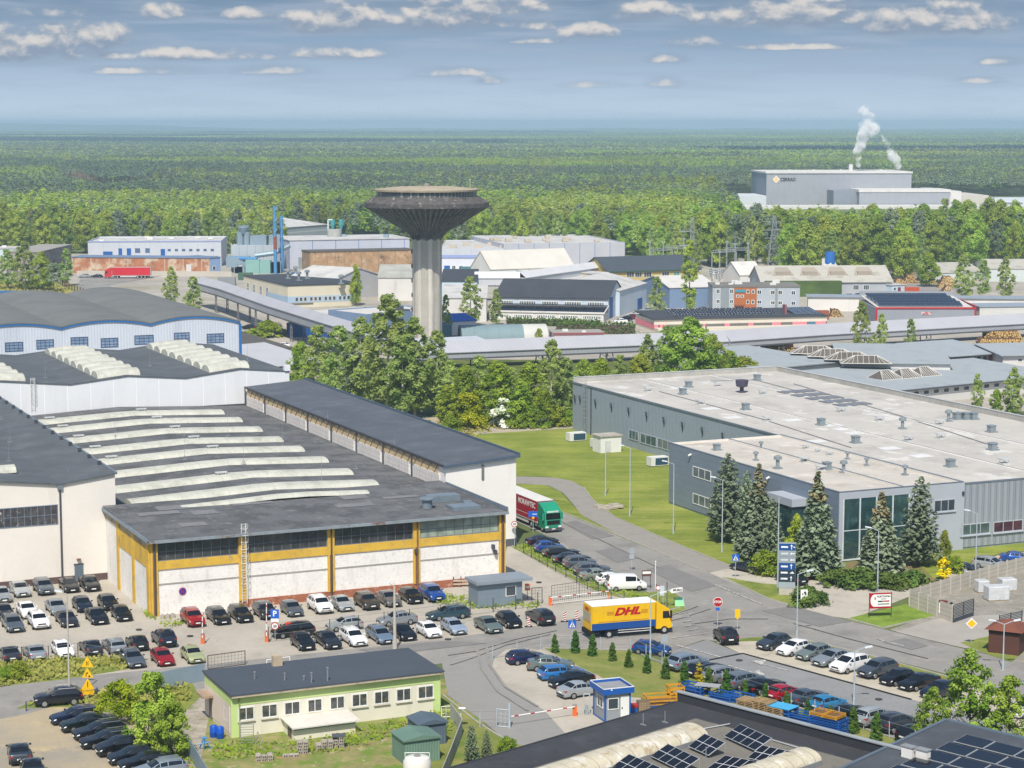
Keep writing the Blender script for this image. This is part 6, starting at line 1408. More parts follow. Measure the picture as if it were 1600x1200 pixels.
 MB().box(-.06,0,0,18,Zf(512),Zf(503)).build('pink_panel',WM('pink_panel','#d8808c'),t)
 MB().box(0,L,-4,-.1,0,1.2).build('loading_ramp',WM('ramp_cream','#cfc7b5'),t)
 for i in range(16):
  a=X(1062)+(X(1220)-X(1062))*i/16
  for j in range(3):y=3+j*4.6;solar_table(t,[(a,y+2.6,h+1.5),(a+1.45,y+2.6,h+1.5),(a+1.45,y,h+.6),(a,y,h+.6)],2,2)
 for i in range(4):
  a=X(1248)+i*1.9;solar_table(t,[(a,12,h+1.6),(a+1.6,12,h+1.6),(a+1.6,3,h+.6),(a,3,h+.6)],2,3)
 MB().box(X(1234),X(1237),4,6,h+.3,h+3).build('chimney',WM('red_chimney','#8c5a5a'),t)
 fr,L=front_frame((1258,463),(1393,463));h=fr.on_y(1258,441,0)[1]
 t,fr,L,h=block('long sawmill shed with weathered white sheet roof and small roof vents',(1190,463),(1393,462),441,22,WM('shed_grey_wall','#a9adb3'),WM('weathered_white','#b3b0a6',var=.12,dirt=('#8d897d',.2,.48,.66,.8)),'gable_x',4.4,over=.5)
 pxwin(t,fr,[(1333,445,1342,453),(1349,445,1358,453)],3,1);MB().box(L*.02,L*.6,-3,-.1,0,5).build('ivy_wall',WM('ivy_green','#4b5f2a',var=.3),t)
 for i in range(4):x=L*(.1+i*.21);MB().add([(x,4,h+1.9),(x+7,4,h+1.9),(x+5.5,8,h+4.2),(x+1.5,8,h+4.2)],[(0,1,2,3)]).box(x+1.2,x+5.8,4,7,h+1.4,h+3.0).build('roof_vent',WM('vent_brown','#9b9184'),t)
 t,fr,L,h=block('small pale blue office with flat roof at the end of the sawmill shed',(1393,463),(1413,462),446,9,WM('pale_blue_office','#b7c6d2'),whr);pxwin(t,fr,[(1396,449,1400,454)],1,1);pxdoor(t,fr,[(1403,449,1407,458)],WM('maroon_door','#7a3140'))
 t,fr,L,h=block('white gabled kiln house at the left end of the sawmill shed',(1156,447),(1192,446),430,14,wh,WM('white_membrane','#c9c6c1',var=.07,dirt=('#a09d98',.2,.5,.7,.6)),'gable_x',4)
 P=at(1296,448);kk=P.y/F;s=thing('hopper_tower','blue hopper on white legs above the sawmill roof','hopper',Frame((P.x,P.y),0),0,0)
 MB().lathe([(1.7,0),(1.7,4)],(0,0,(448-412)*kk),14).build('drum',WM('bright_blue','#2a69b3'),s);MB().lathe([(4,0),(1.8,3)],(0,0,(448-424)*kk),4).build('skirt',wh,s);MB().tube((-2.2,0,0),(-2.2,0,(448-404)*kk),.6,n=8).build('duct',wh,s)
 b=MB()
 for i in(-1,1):
  for j in(-1,1):b.tube((i*1.5,j*1.5,0),(i*1.5,j*1.5,(448-422)*kk),.2,n=4)
 b.build('leg_frame',wh,s)
 t,fr,L,h=block('very long low white hall with dark roof edge across the right side',(1262,486),(1640,490),464,8,WM('long_white_wall','#d3d0cb',bands=(0,12,.1,'#b5b2ad',.6)),WM('blue_grey_flat','#8b96a2'),over=.5);pxwin(t,fr,[(1569,475,1575,478),(1587,475,1593,478)],1,1)
 fr,L=front_frame((1369,515),(1523,515));h=fr.on_y(1369,482,0)[1]
 t=thing('red_trim_hall','grey hall with red trim and a solar field on its sloping roof','hall',fr,0,0);dp=28
 MB().extrude_y([(0,0),(L,0),(L,h),(0,h)],0,dp).build('wall',WM('red_hall_grey','#8f939b',bands=(3,5,.1,'#7f838b',.6)),t);MB().extrude_x([(.3,h-.02),(dp,h+1.0),(dp,h+1.2),(.3,h+.2)],.3,L-.3).build('roof',WM('white_membrane','#c9c6c1',var=.07,dirt=('#a09d98',.2,.5,.7,.6)),t)
 red=WM('red_trim','#b3242c',rough=.5);MB().box(-.2,L+.2,-.2,0,h-.1,h+.35).build('front_trim',red,t);MB().box(-.2,.2,-.3,0,0,h-.1).build('corner_trim',red,t);MB().box(L-.2,L+.2,-.3,0,0,h-.1).build('corner_trim',red,t);MB().box(L,L+.25,0,dp,h+.2,h+.8).build('side_trim',red,t)
 MB().box(0,L,dp-.3,dp,h+1.2,h+2.4).build('parapet',WM('red_hall_grey','#8f939b'),t)
 for i in range(17):
  a=1+i*(L-4)/17
  for j in range(4):y=2+j*6.0;zz=h+.2+y/dp;solar_table(t,[(a,y+5,zz+1.2),(a+1.5,y+5,zz+1.2),(a+1.5,y,zz+.25),(a,y,zz+.25)],1,3)
 X=lambda px:fr.on_y(px,490,0)[0];Zf=lambda py:fr.on_y(1440,py,0)[1];MB().box(X(1440),X(1455),-.15,0,Zf(491.5),Zf(487.5)).build('sign_panel',WM('sign_white_red','#d9cfcf',dirt=('#a3262c',1.2,.5,.56,.9)),t)
 pg=WM('pyramid_glass','#645e58',rough=.2,var=.2);pf=WM('pyramid_bar','#c3c0ba',rough=.5)
 def pyramid(t,x,y,z,lx,ly,hh):
  a=lx*.28
  V=[(x,y,z),(x+lx,y,z),(x+lx,y+ly,z),(x,y+ly,z),(x+a,y+ly/2,z+hh),(x+lx-a,y+ly/2,z+hh)]
  o=MB().add(V,[(0,1,5,4),(2,3,4,5),(1,2,5),(3,0,4)]).build('roof_lantern',pg,t);b=MB()
  for i,j in((0,1),(1,2),(2,3),(3,0),(0,4),(3,4),(1,5),(2,5),(4,5)):b.tube(V[i],V[j],.09,n=4)
  for q in range(1,9):
   s=q/9
   for e0,e1 in(((0,1)),((3,2))):
    p0=[V[e0][c]+(V[e1][c]-V[e0][c])*s for c in range(3)];ss=min(1,max(0,(s*lx-a)/(lx-2*a)));p1=[V[4][c]+(V[5][c]-V[4][c])*ss for c in range(3)];b.tube(p0,p1,.055,n=4)
  b.build('glazing_bar',pf,o)
 rb=WM('pale_blue_roof','#9ba2a6',var=.06,dirt=('#80888c',.2,.5,.68,.6));ww=WM('shed_white_wall','#c9c7c4');dw=WM('shed_dark_glass','#4e4d50',rough=.2,var=.2)
 t,fr,L,h=block('pale blue roofed shed with three roof lanterns, the farther one behind the warehouse',(1190,612),(1312,600),577,30,ww,rb,'mono',.8,over=.6);pxwin(t,fr,[(1262+i*15,580,1271+i*15,588)for i in range(3)],3,1,dw)
 t,fr,L,h=block('long pale blue roofed shed with roof lanterns in a row behind the warehouse',(1316,604),(1484,606),567,30,ww,rb,'mono',.8,over=.6)
 pxwin(t,fr,[(1325+i*15.5,575.5,1335+i*15.5,583)for i in range(5)],3,1,dw)
 for i,(px,py)in enumerate(((1236,551),(1263,555),(1289,559),(1314,564))):x,y=fr.loc(px,py,h+.8);pyramid(t,x,y,h+.3+max(0,y)*.027,10.5,3.6,1.5)
 t,fr,L,h=block('nearer low shed with three roof lanterns and window row behind the warehouse parapet',(1390,636),(1660,608),612,28,ww,rb,'mono',1.0,over=.5);pxwin(t,fr,[(1427+i*15.7,611-i*1.6,1436+i*15.7,617.5-i*1.6)for i in range(9)],1,1,dw)
 for px,py in((1380,592),(1411,589.5),(1441,586.5)):x,y=fr.loc(px,py,h+.9);pyramid(t,x,y,h+.2+y*.035,5.6,5.0,1.7)
 MB().box(-.3,L,-.9,-.5,h-.1,h+.1).build('gutter',WM('dark_gutter2','#4b5056'),t)
 t,fr,L,h=block('rough brick shed with grey slab roof at the right edge',(1484,590),(1562,584),557,16,mat('rough_block','#9a9184',rough=.95,var=.25,scale=.6,dirt=('#6f675c',.5,.5,.62,.7)),WM('slab_roof','#99a0a6'),'mono',1.2,over=1.2);pxwin(t,fr,[(1525,556,1533,563),(1535,556,1542,563)],1,1);pxdoor(t,fr,[(1546,554,1558,572)],WM('maroon_door','#7a3140'))
 t,fr,L,h=block('white shed with pale sheet roof beside the rough brick shed at the right edge',(1566,590),(1660,588),556,14,wh,WM('slab_roof','#99a0a6'),'mono',1.0,over=.8);pxwin(t,fr,[(1590,560,1598,565)],1,1)
 t,fr,L,h=block('white gabled sheds at the forest edge on the far right',(1455,438),(1540,436),427,30,WM('pale_shed','#bfc6c4'),WM('weathered_white','#c5c3bb'),'gable_x',2.5)
 t,fr,L,h=block('pale green roofed shed at the far right edge',(1545,440),(1680,440),420,24,WM('pale_shed','#bfc6c4'),WM('weathered_white','#c5c3bb'),'gable_x',2.5)
 t,fr,L,h=block('white store building with shutters behind the red trim hall',(1530,512),(1660,510),480,10,WM('white_block_wall','#c9c9c4',bands=(2,1.6,.1,'#b0b0ab',.6)),WM('blue_grey_flat','#8b96a2'))
 u0,w1=SITE.loc(377,514,4);u1,w0=SITE.loc(452,543,4);u1=SITE.loc(450,543,4)[0];u0=SITE.loc(377,548,4)[0];w0=SITE.loc(400,546,4)[1];w1=SITE.loc(385,516,4)[1]
 t=thing('depot_shed','low shed with dark brown felt roof beside the barrel-roofed hall','shed',SITE,u0,w0);MB().box(u0,u0+12.5,w0,w1,0,3.8).build('wall',WM('pale_wall','#c4c6c9'),t);MB().box(u0-.2,u0+12.8,w0-.3,w1+.2,3.8,4.05).build('roof',WM('brown_felt','#57534d',var=.12),t)
 u0,w0=SITE.loc(447,573,4.3);t=thing('lilac_shed','shed with pale lilac sheet roof between the barrel hall and the birch trees','shed',SITE,u0-6,w0)
 MB().box(u0-7,u0+8,w0,w0+42,0,4.2).build('wall',WM('beige_wall','#b9ab98'),t);MB().extrude_y([(u0-7.4,4.2),(u0+8.4,4.9),(u0+8.4,5.1),(u0-7.4,4.4)],w0-.5,w0+42).build('roof',WM('lilac_sheet','#b3b4b9',bands=(1,1,.08,'#aeb0bb',.5)),t)
 t,fr,L,h=block('long blue container wall under the conveyor gallery',(448,527),(520,528),506,2.5,WM('container_blue','#1f4f8e',ribs=(.3,.04,.3)),WM('container_blue_top','#2a5c9c'),over=.02,name='blue_container',cat='container')
 pal=WM('gallery_lilac','#9b9da3',bands=(3,1.2,.12,'#858997',.6));pr=WM('gallery_lilac_roof','#a6a7ad',bands=(3,1.2,.12,'#8d909e',.6))
 beam_gallery('long pale conveyor gallery on trestles running down from the upper left to the trees',[(316,479),(355,491),(430,521),(517,552),(600,580)],5.4,9.0,4.0,pal,pr,22)
 beam_gallery('very long lilac white conveyor gallery crossing behind the trees to the right edge',[(640,577),(1000,562),(1130,556),(1280,545),(1480,533),(1700,520)],2.4,6.0,5.0,pal,pr,16,split=.35)
 t,fr,L,h=block('low grey wedge-roofed head house of the conveyor beside the tower foot',(672,553),(770,548),542,10,WM('gallery_lilac','#bfc2cb'),WM('wedge_roof','#b3b9c4'),'mono',.8)
 D=1400
 fr=Frame(((1196-800)/F*D,D),3.0);K=D/F
 hz_=lambda py:H-(py-HY)*K
 t=thing('tile_factory','huge grey windowless factory with white roof edge beyond the forest','factory',fr,0,0)
 Lm=(1424-1196)*K
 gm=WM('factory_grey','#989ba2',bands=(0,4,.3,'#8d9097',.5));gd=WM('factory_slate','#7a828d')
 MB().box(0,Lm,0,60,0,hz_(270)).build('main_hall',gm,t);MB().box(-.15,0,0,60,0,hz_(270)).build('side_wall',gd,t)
 MB().box(-.6,Lm+.6,-.6,60.6,hz_(270),hz_(267.5)).build('roof',wh,t)
 MB().box((1327-1196)*K,(1467-1196)*K,-30,-.2,0,hz_(297)).build('low_hall',gm,t);MB().box((1326-1196)*K,(1468-1196)*K,-30.4,-.2,hz_(297),hz_(293)).build('low_roof',wh,t)
 MB().box((1291-1196)*K,(1327-1196)*K,-22,-.3,0,hz_(295)).build('side_hall',WM('factory_mid','#858b95'),t)
 MB().box((1467-1196)*K,(1486-1196)*K,-28,50,0,hz_(296)).build('white_wing',wh,t);MB().box((1486-1196)*K,(1534-1196)*K,-20,40,0,hz_(303)).build('cream_wing',WM('cream_wing','#c3beb4'),t)
 MB().box((1131-1196)*K,-1,-6,40,0,hz_(304)).build('left_wing',WM('left_wing_white','#c6cbd0'),t)
 MB().box((1120-1196)*K,(1640-1196)*K,-60,-31,0,hz_(316)).build('front_wing',wh,t);MB().box((1440-1196)*K,(1640-1196)*K,-90,-61,0,hz_(326)).build('dock_wing',WM('dock_grey','#a7aeb5'),t)
 MB().box((1534-1196)*K,(1660-1196)*K,-30,40,0,hz_(311)).build('east_wing',WM('left_wing_white','#c6cbd0'),t);MB().box((1545-1196)*K,(1580-1196)*K,-30.5,-30.1,hz_(316),hz_(313)).build('dock_doors',gd,t)
 MB().tube(((1338-1196)*K,20,hz_(270)),((1338-1196)*K,20,hz_(257)),1.5,n=12).build('chimney',wh,t)
 for px in(1240,1279,1322,1386):MB().tube(((px-1196)*K,20,hz_(270)),((px-1196)*K,20,hz_(265)),1.0,n=8).build('roof_stack',wh,t)
 zl=hz_(279.5)
 xl=(1211-1196)*K;s=2.55
 b=MB();b.add([(xl-s,-.25,zl),(xl,-.25,zl-s),(xl+s,-.25,zl),(xl,-.25,zl+s),(xl-s,-.1,zl),(xl,-.1,zl-s),(xl+s,-.1,zl),(xl,-.1,zl+s)],[(0,1,2,3),(0,4,5,1),(1,5,6,2),(2,6,7,3),(3,7,4,0)]);lo=b.build('logo_diamond',WM('logo_cream','#f0ddc4',var=.02),t)
 b=MB();q=.62;b.add([(xl-s*q,-.28,zl),(xl,-.28,zl-s*q),(xl+s*q,-.28,zl),(xl,-.28,zl+s*q)],[(0,1,2,3)]);b.build('logo_centre',WM('logo_orange','#eec088',var=.02),lo)
 text_mesh('CERRAD',3.1,t,'lettering',WM('letter_black','#26262c',var=0),((1217.5-1196)*K,-.3,zl),(R(90),0,0),.05,'LEFT',sx=.88,bold=.05)
 ga=WM('substation_grey','#8f9698',rough=.6)
 def mast(px,base,top,lab,lat=False):
  P=at(px,base);kk=P.y/F;hh_=(base-top)*kk;s=thing('lattice_mast' if lat else 'switchyard_pole',lab,'pylon' if lat else 'pole',Frame((P.x,P.y),0),0,0,0,None if lat else 'poles of the switchyard')
  b=MB()
  if lat==2:lattice(b,(0,0,0),2.6,.35,hh_,9,.1)
  elif lat:lattice(b,(0,0,0),.9,.5,hh_,14,.09)
  else:b.tube((0,0,0),(0,0,hh_*.75),.28,.2,6);b.tube((0,0,hh_*.75),(0,0,hh_),.08,.03,4)
  b.build('frame' if lat else 'shaft',ga,s)
  if lat==2:
   for z,w in((.62,3.6),(.76,4.6),(.9,3.2)):MB().tube((-w,0,hh_*z),(w,0,hh_*z),.12,n=4).build('cross_arm',ga,s)
  elif lat:
   for z in(.55,.78):MB().box(-4.5,0,-.1,.1,hh_*z,hh_*z+.3).build('cross_arm',ga,s)
  else:MB().box(-.5,.5,-.15,.15,hh_*.72,hh_*.75).build('cap',ga,s)
 for i,(px,b_,t_)in enumerate(((1015,434,358),(1036,430,360),(1068,432,352),(1124,440,376),(1135,438,356),(1148,436,361),(1168,438,359))):
  mast(px,b_,t_,('switchyard pole nearest the lilac grey hall','second switchyard pole from the lilac grey hall','tall switchyard pole just left of the lattice mast','short switchyard pole right of the poplar','tallest switchyard pole right of the poplar','slim switchyard pole between the two tall right ones','rightmost switchyard pole, before the forest')[i])
 mast(1081,436,341,'slender lattice mast standing behind the poplar in the switchyard',1);mast(1209,428,338,'tapering lattice pylon at the forest edge right of the switchyard',2)
 for i,(a,b_,y,lab)in enumerate((((1015,434),(1050,431),393,'low steel portal beam across the left part of the switchyard'),((1036,430),(1072,430),388,'upper steel portal beam in the left part of the switchyard'),((1112,440),(1150,438),395,'low steel portal beam in the right part of the switchyard'),((1135,438),(1170,438),391,'upper steel portal beam in the right part of the switchyard'))):
  A,B=at(*a),at(*b_);kk=A.y/F;z=(a[1]-y)*kk;s=thing('portal_beam',lab,'beam',WORLD,A.x,A.y,0,'portal beams of the switchyard');bb=MB();d=(B-A)
  for q in(0,.8):bb.tube((A.x,A.y,z+q),(B.x,B.y,z+q),.12,n=4)
  for q in range(10):p=A+d*(q/10);p2=A+d*((q+1)/10);bb.tube((p.x,p.y,z),(p2.x,p2.y,z+.8),.07,n=4)
  bb.build('truss',ga,s);bb=MB();bb.tube((A.x,A.y,0),(A.x,A.y,z),.2,n=5);bb.build('post',ga,s);bb=MB();bb.tube((B.x,B.y,0),(B.x,B.y,z),.2,n=5);bb.build('post',ga,s)
 r=random.Random(3)
 for i in range(14):
  P=at(1110+i*4.6,437+(i%3));s=thing('switchgear_insulator','white capped switchgear insulator under the switchyard portals','insulator',Frame((P.x,P.y),0),0,0,0,'insulators of the switchyard')
  b=MB();b.lathe([(.25,0),(.25,2.2),(.6,2.3),(.35,2.7),(.6,3.1),(.35,3.5),(.6,3.8),(.2,4.2)],n=8);b.build('column',WM('insulator_white','#cfcfcb')if i%2 else ga,s);MB().box(-.5,.5,-.5,.5,0,.6).build('pedestal',WM('pale_concrete','#b8b1a6'),s)
 def box_thing(nm,px,py,L,W,hh_,m,lab,cat,ang=0):
  f_=Frame(tuple(at(px,py))[:2],ang);s=thing(nm,lab,cat,f_,0,0);MB().box(0,L,0,W,.12,hh_).build('body',m,s);MB().box(.1,L-.1,.1,W-.1,0,.12).build('skid',ga,s);MB().box(-.04,0,.1,W-.1,.2,hh_-.1).build('end_door',ga,s);return s
 cy=lambda n,c:WM(n,c,ribs=(.3,.04,.3))
 for a in(('container',-6,468,7,2.5,2.6,cy('cont_blue','#3d6ea6'),'blue container at the far left edge behind the barrel roofs','container'),('container',640,500,6,2.4,2.6,cy('cont_grey','#8b8f92'),'grey container at the left foot of the water tower','container'),('container',1262,500,6,2.4,2.6,cy('cont_rust','#9a5a41'),'rust red container behind the right end of the pink workshop','container'),('container',1300,486,6,2.4,2.6,cy('cont_green','#4d6b57'),'green container before the very long white hall','container'),('container',455,437,6,2.4,2.6,cy('cont_blue','#3d6ea6'),'blue container right of the blue chimneys','container'),('skip',480,433,4,2,1.5,WM('skip_orange','#b5642c'),'orange skip before the sooty brick building','skip'),('skip',560,434,4,2,1.5,WM('skip_grey','#7d8082'),'grey skip before the sooty brick building','skip'),('container',1412,462,5,2.4,2.6,WM('loader_orange','#b54a2a'),'orange red machine cabin at the timber yard','machine'),('container',1344,565,6,2.4,2.6,cy('cont_dark_green','#2d4a3a'),'dark green container between the slim birches and the log piles','container'),('container',860,448,8,2.5,2.7,cy('cont_white','#b9bab8'),'white container beside the white tent hall','container'),('container',720,428,6,2.4,2.6,cy('cont_teal','#4f7f86'),'teal container in front of the white annex','container'),('container',1100,500,6,2.4,2.6,cy('cont_sand','#a89672'),'sand coloured container behind the pink workshop','container'),('container',340,446,6,2.4,2.6,cy('cont_grey','#8b8f92'),'grey container before the pale yard wall at the left','container'),('container',372,438,5,2.4,2.6,cy('cont_green','#4d6b57'),'green container before the extraction plant','container')):box_thing(*a)
 def logs(px0,px1,y,rows,lab,axis=0,seed=0,col='#b08a58'):
  A,B=at(px0,y),at(px1,y);s=thing('log_pile',lab,'log pile',Frame((A.x,A.y),0),0,0,0,'log piles');r=random.Random(seed);L=(B-A).length;bark_,end=MB(),MB()
  for j in range(rows):
   x=.3+j*.2
   while x<L-j*.3:
    rr=r.uniform(.17,.3);zz=.25+j*.42+r.uniform(-.05,.05);y0=r.uniform(-.3,.3);bark_.tube((x,y0,zz),(x+r.uniform(-.3,.3),y0+4,zz+r.uniform(0,.3)),rr,n=7,caps=False);end.tube((x,y0-.02,zz),(x,y0+.02,zz),rr*.98,n=7);x+=rr*2+.02
  bark_.build('logs',mat('log_bark','#75573a',rough=.95,var=.3,scale=.8),s);end.build('log_ends',mat('log_end'+col[1:],col,rough=.95,var=.25,scale=1.5),s)
 logs(1128,1185,551,5,'pile of orange brown logs left of the yellow tank under the gallery',seed=1);logs(1188,1246,550,5,'pile of dark logs right of the yellow tank under the gallery',seed=2,col='#96724e');logs(1428,1482,557,4,'heap of honey-coloured logs left of the rough brick shed',seed=3,col='#c09a55');logs(1536,1600,531,5,'long pile of pale logs beyond the gallery at the right edge',seed=4,col='#c3a268');logs(1386,1412,558,3,'small log heap between the two slim birches',seed=5)
 logs(1412,1436,443,7,'stack of sawn timber beside the sawmill office',seed=6,col='#c2a26c');logs(1440,1466,444,8,'tall stack of fresh planks on the timber yard',seed=7,col='#cdb07a');logs(1472,1492,460,6,'stack of pale planks at the right of the timber yard',seed=8,col='#c9b085');logs(1296,1318,496,5,'pallet stack of planks beside the pink workshop',seed=9,col='#b59a6a')
 logs(1394,1420,452,8,'stack of sawn planks close to the orange red machine',seed=11,col='#c9a871');logs(1466,1498,450,9,'broad stack of fresh planks at the right side of the timber yard',seed=12,col='#cfb27c');logs(1418,1446,434,8,'plank stack at the back of the timber yard',seed=13,col='#c4a46b');logs(1528,1600,541,4,'second row of pale logs in front of the long pile at the right edge',seed=14,col='#c9a765')
 P=at(1201,549);s=thing('yellow_tank','small round yellow tank among the log piles','tank',Frame((P.x,P.y),0),0,0);MB().lathe([(.6,0),(1.2,.5),(1.2,2.2),(.5,2.8)],n=14).build('drum',WM('tank_yellow','#c9a71c'),s,smooth=40);MB().tube((0,0,2.7),(0,0,3.1),.2,n=8).build('lid',ga,s)
def fr_at(px,py,ang=0.0):
 p=at(px,py);return Frame((p.x,p.y),ang)
def zpx(px,py,base):
 return fr_at(*base).on_y(px,py,0)[1]
def lamp_post(px,py,top,label,side=-1,arm=.9,m=None,r=.09,two=False,group='street lamps'):
 fr=fr_at(px,py);h=fr.on_y(px,top,0)[1]
 t=thing('street_lamp',label,'street lamp',fr,0,0,0,group)
 m=m or mat('pole_galvanised','#aab4bb',rough=.5,metal=.3,var=.05)
 b=MB();b.tube((0,0,0),(0,0,h),r,r*.55,8);b.tube((0,0,0),(0,0,.9),r*1.35,n=8);b.build('pole',m,t,smooth=40)
 hm=mat('lamp_head','#c9ced2',rough=.4,var=.03)
 for s in((side,-side)if two else(side,)):
  if s==0:continue
  MB().tube((0,0,h-.05),(s*arm,-.1,h+.35),.04,n=6).build('arm',m,t)
  b=MB();x=s*arm
  b.add([(x,-.25,h+.3),(x+s*.75,-.22,h+.42),(x+s*.75,.05,h+.42),(x,.08,h+.3),(x,-.22,h+.42),(x+s*.7,-.2,h+.55),(x+s*.7,.03,h+.55),(x,.05,h+.42)],[(0,3,2,1),(4,5,6,7),(0,1,5,4),(1,2,6,5),(2,3,7,6),(3,0,4,7)])
  b.build('lamp_head',hm,t)
 return t
def sign_post(name,label,px,py,top,cat='sign',ang=0.0,group=None,r=.035,m=None):
 fr=fr_at(px,py,ang);h=fr.on_y(px,top,0)[1]if top>60 else top
 t=thing(name,label,cat,fr,0,0,0,group)
 MB().tube((0,0,0),(0,0,h),r,n=6).build('post',m or mat('pole_galvanised','#aab4bb'),t)
 return t,h
def disc(t,name,m,z,r,y=-.06,th=.03,n=24,x=0,rot=0):
 b=MB();c=[(x+r*math.cos(2*math.pi*i/n+rot),z+r*math.sin(2*math.pi*i/n+rot))for i in range(n)]
 b.extrude_y(c,y-th,y);return b.build(name,m,t)
def panel(t,name,m,x0,x1,z0,z1,y=-.06,th=.04):return MB().box(x0,x1,y-th,y,z0,z1).build(name,m,t)
def fence(name,label,pts,h,step,postm,infill,r=.045,bars=None,group=None,cat='fence',mesh_drop=.1):
 P=[at(*p)for p in pts];t=thing(name,label,cat,WORLD,P[0].x,P[0].y,0,group)
 wires=MB()
 for a,b in zip(P,P[1:]):
  ln=(b-a).length;n=max(1,round(ln/step));d=(b-a)/n
  for i in range(n+(1 if b is P[-1]or(b-P[-1]).length<.01 else 0)):
   q=a+d*i;MB().tube(q,q+Vector((0,0,h)),r,n=5).build('post',postm,t)
  if infill:
   for z in(bars or(.1,h*.5,h-.05)):wires.tube(a+Vector((0,0,z)),b+Vector((0,0,z)),.018,n=4)
   k=.25
   if bars=='mesh':pass
 if infill:wires.build('wires',infill,t)
 return t
def sheet_fence(name,label,pts,h,m,th=.06,z0=.05,post=None,step=2.5):
 P=[at(*p)for p in pts];t=thing(name,label,'fence',WORLD,P[0].x,P[0].y)
 for a,b in zip(P,P[1:]):
  d=(b-a).normalized();n=Vector((-d.y,d.x,0))*th/2;v=[a-n,b-n,b+n,a+n]
  MB().add([(p.x,p.y,z0)for p in v]+[(p.x,p.y,h)for p in v],[(0,3,2,1),(4,5,6,7),(0,1,5,4),(1,2,6,5),(2,3,7,6),(3,0,4,7)]).build('panel',m,t)
  if post:
   k=max(1,round((b-a).length/step))
   for i in range(k+1):q=a+(b-a)*i/k;MB().obox((q.x,q.y,0),.16,.16,h+.08,math.atan2(d.y,d.x)).build('post',post,t)
 return t
def mesh_panel(t,a,b,h,m,z0=.1,cell=.35,r=.014,name='mesh',frame=.03):
 w=MB();a,b=Vector(a),Vector(b);d=b-a;n=max(2,int(d.length/cell))
 for i in range(1,n):q=a+d*i/n;w.tube(q+Vector((0,0,z0)),q+Vector((0,0,h)),r,n=3)
 k=max(2,int(h/cell))
 for i in range(1,k):z=z0+(h-z0)*i/k;w.tube(a+Vector((0,0,z)),b+Vector((0,0,z)),r,n=3)
 w.build(name,m,t);f=MB()
 for z in(z0,h):f.tube(a+Vector((0,0,z)),b+Vector((0,0,z)),frame,n=5)
 for q in(a,b):f.tube(q+Vector((0,0,0)),q+Vector((0,0,h)),frame,n=5)
 f.build('frame',m,t)
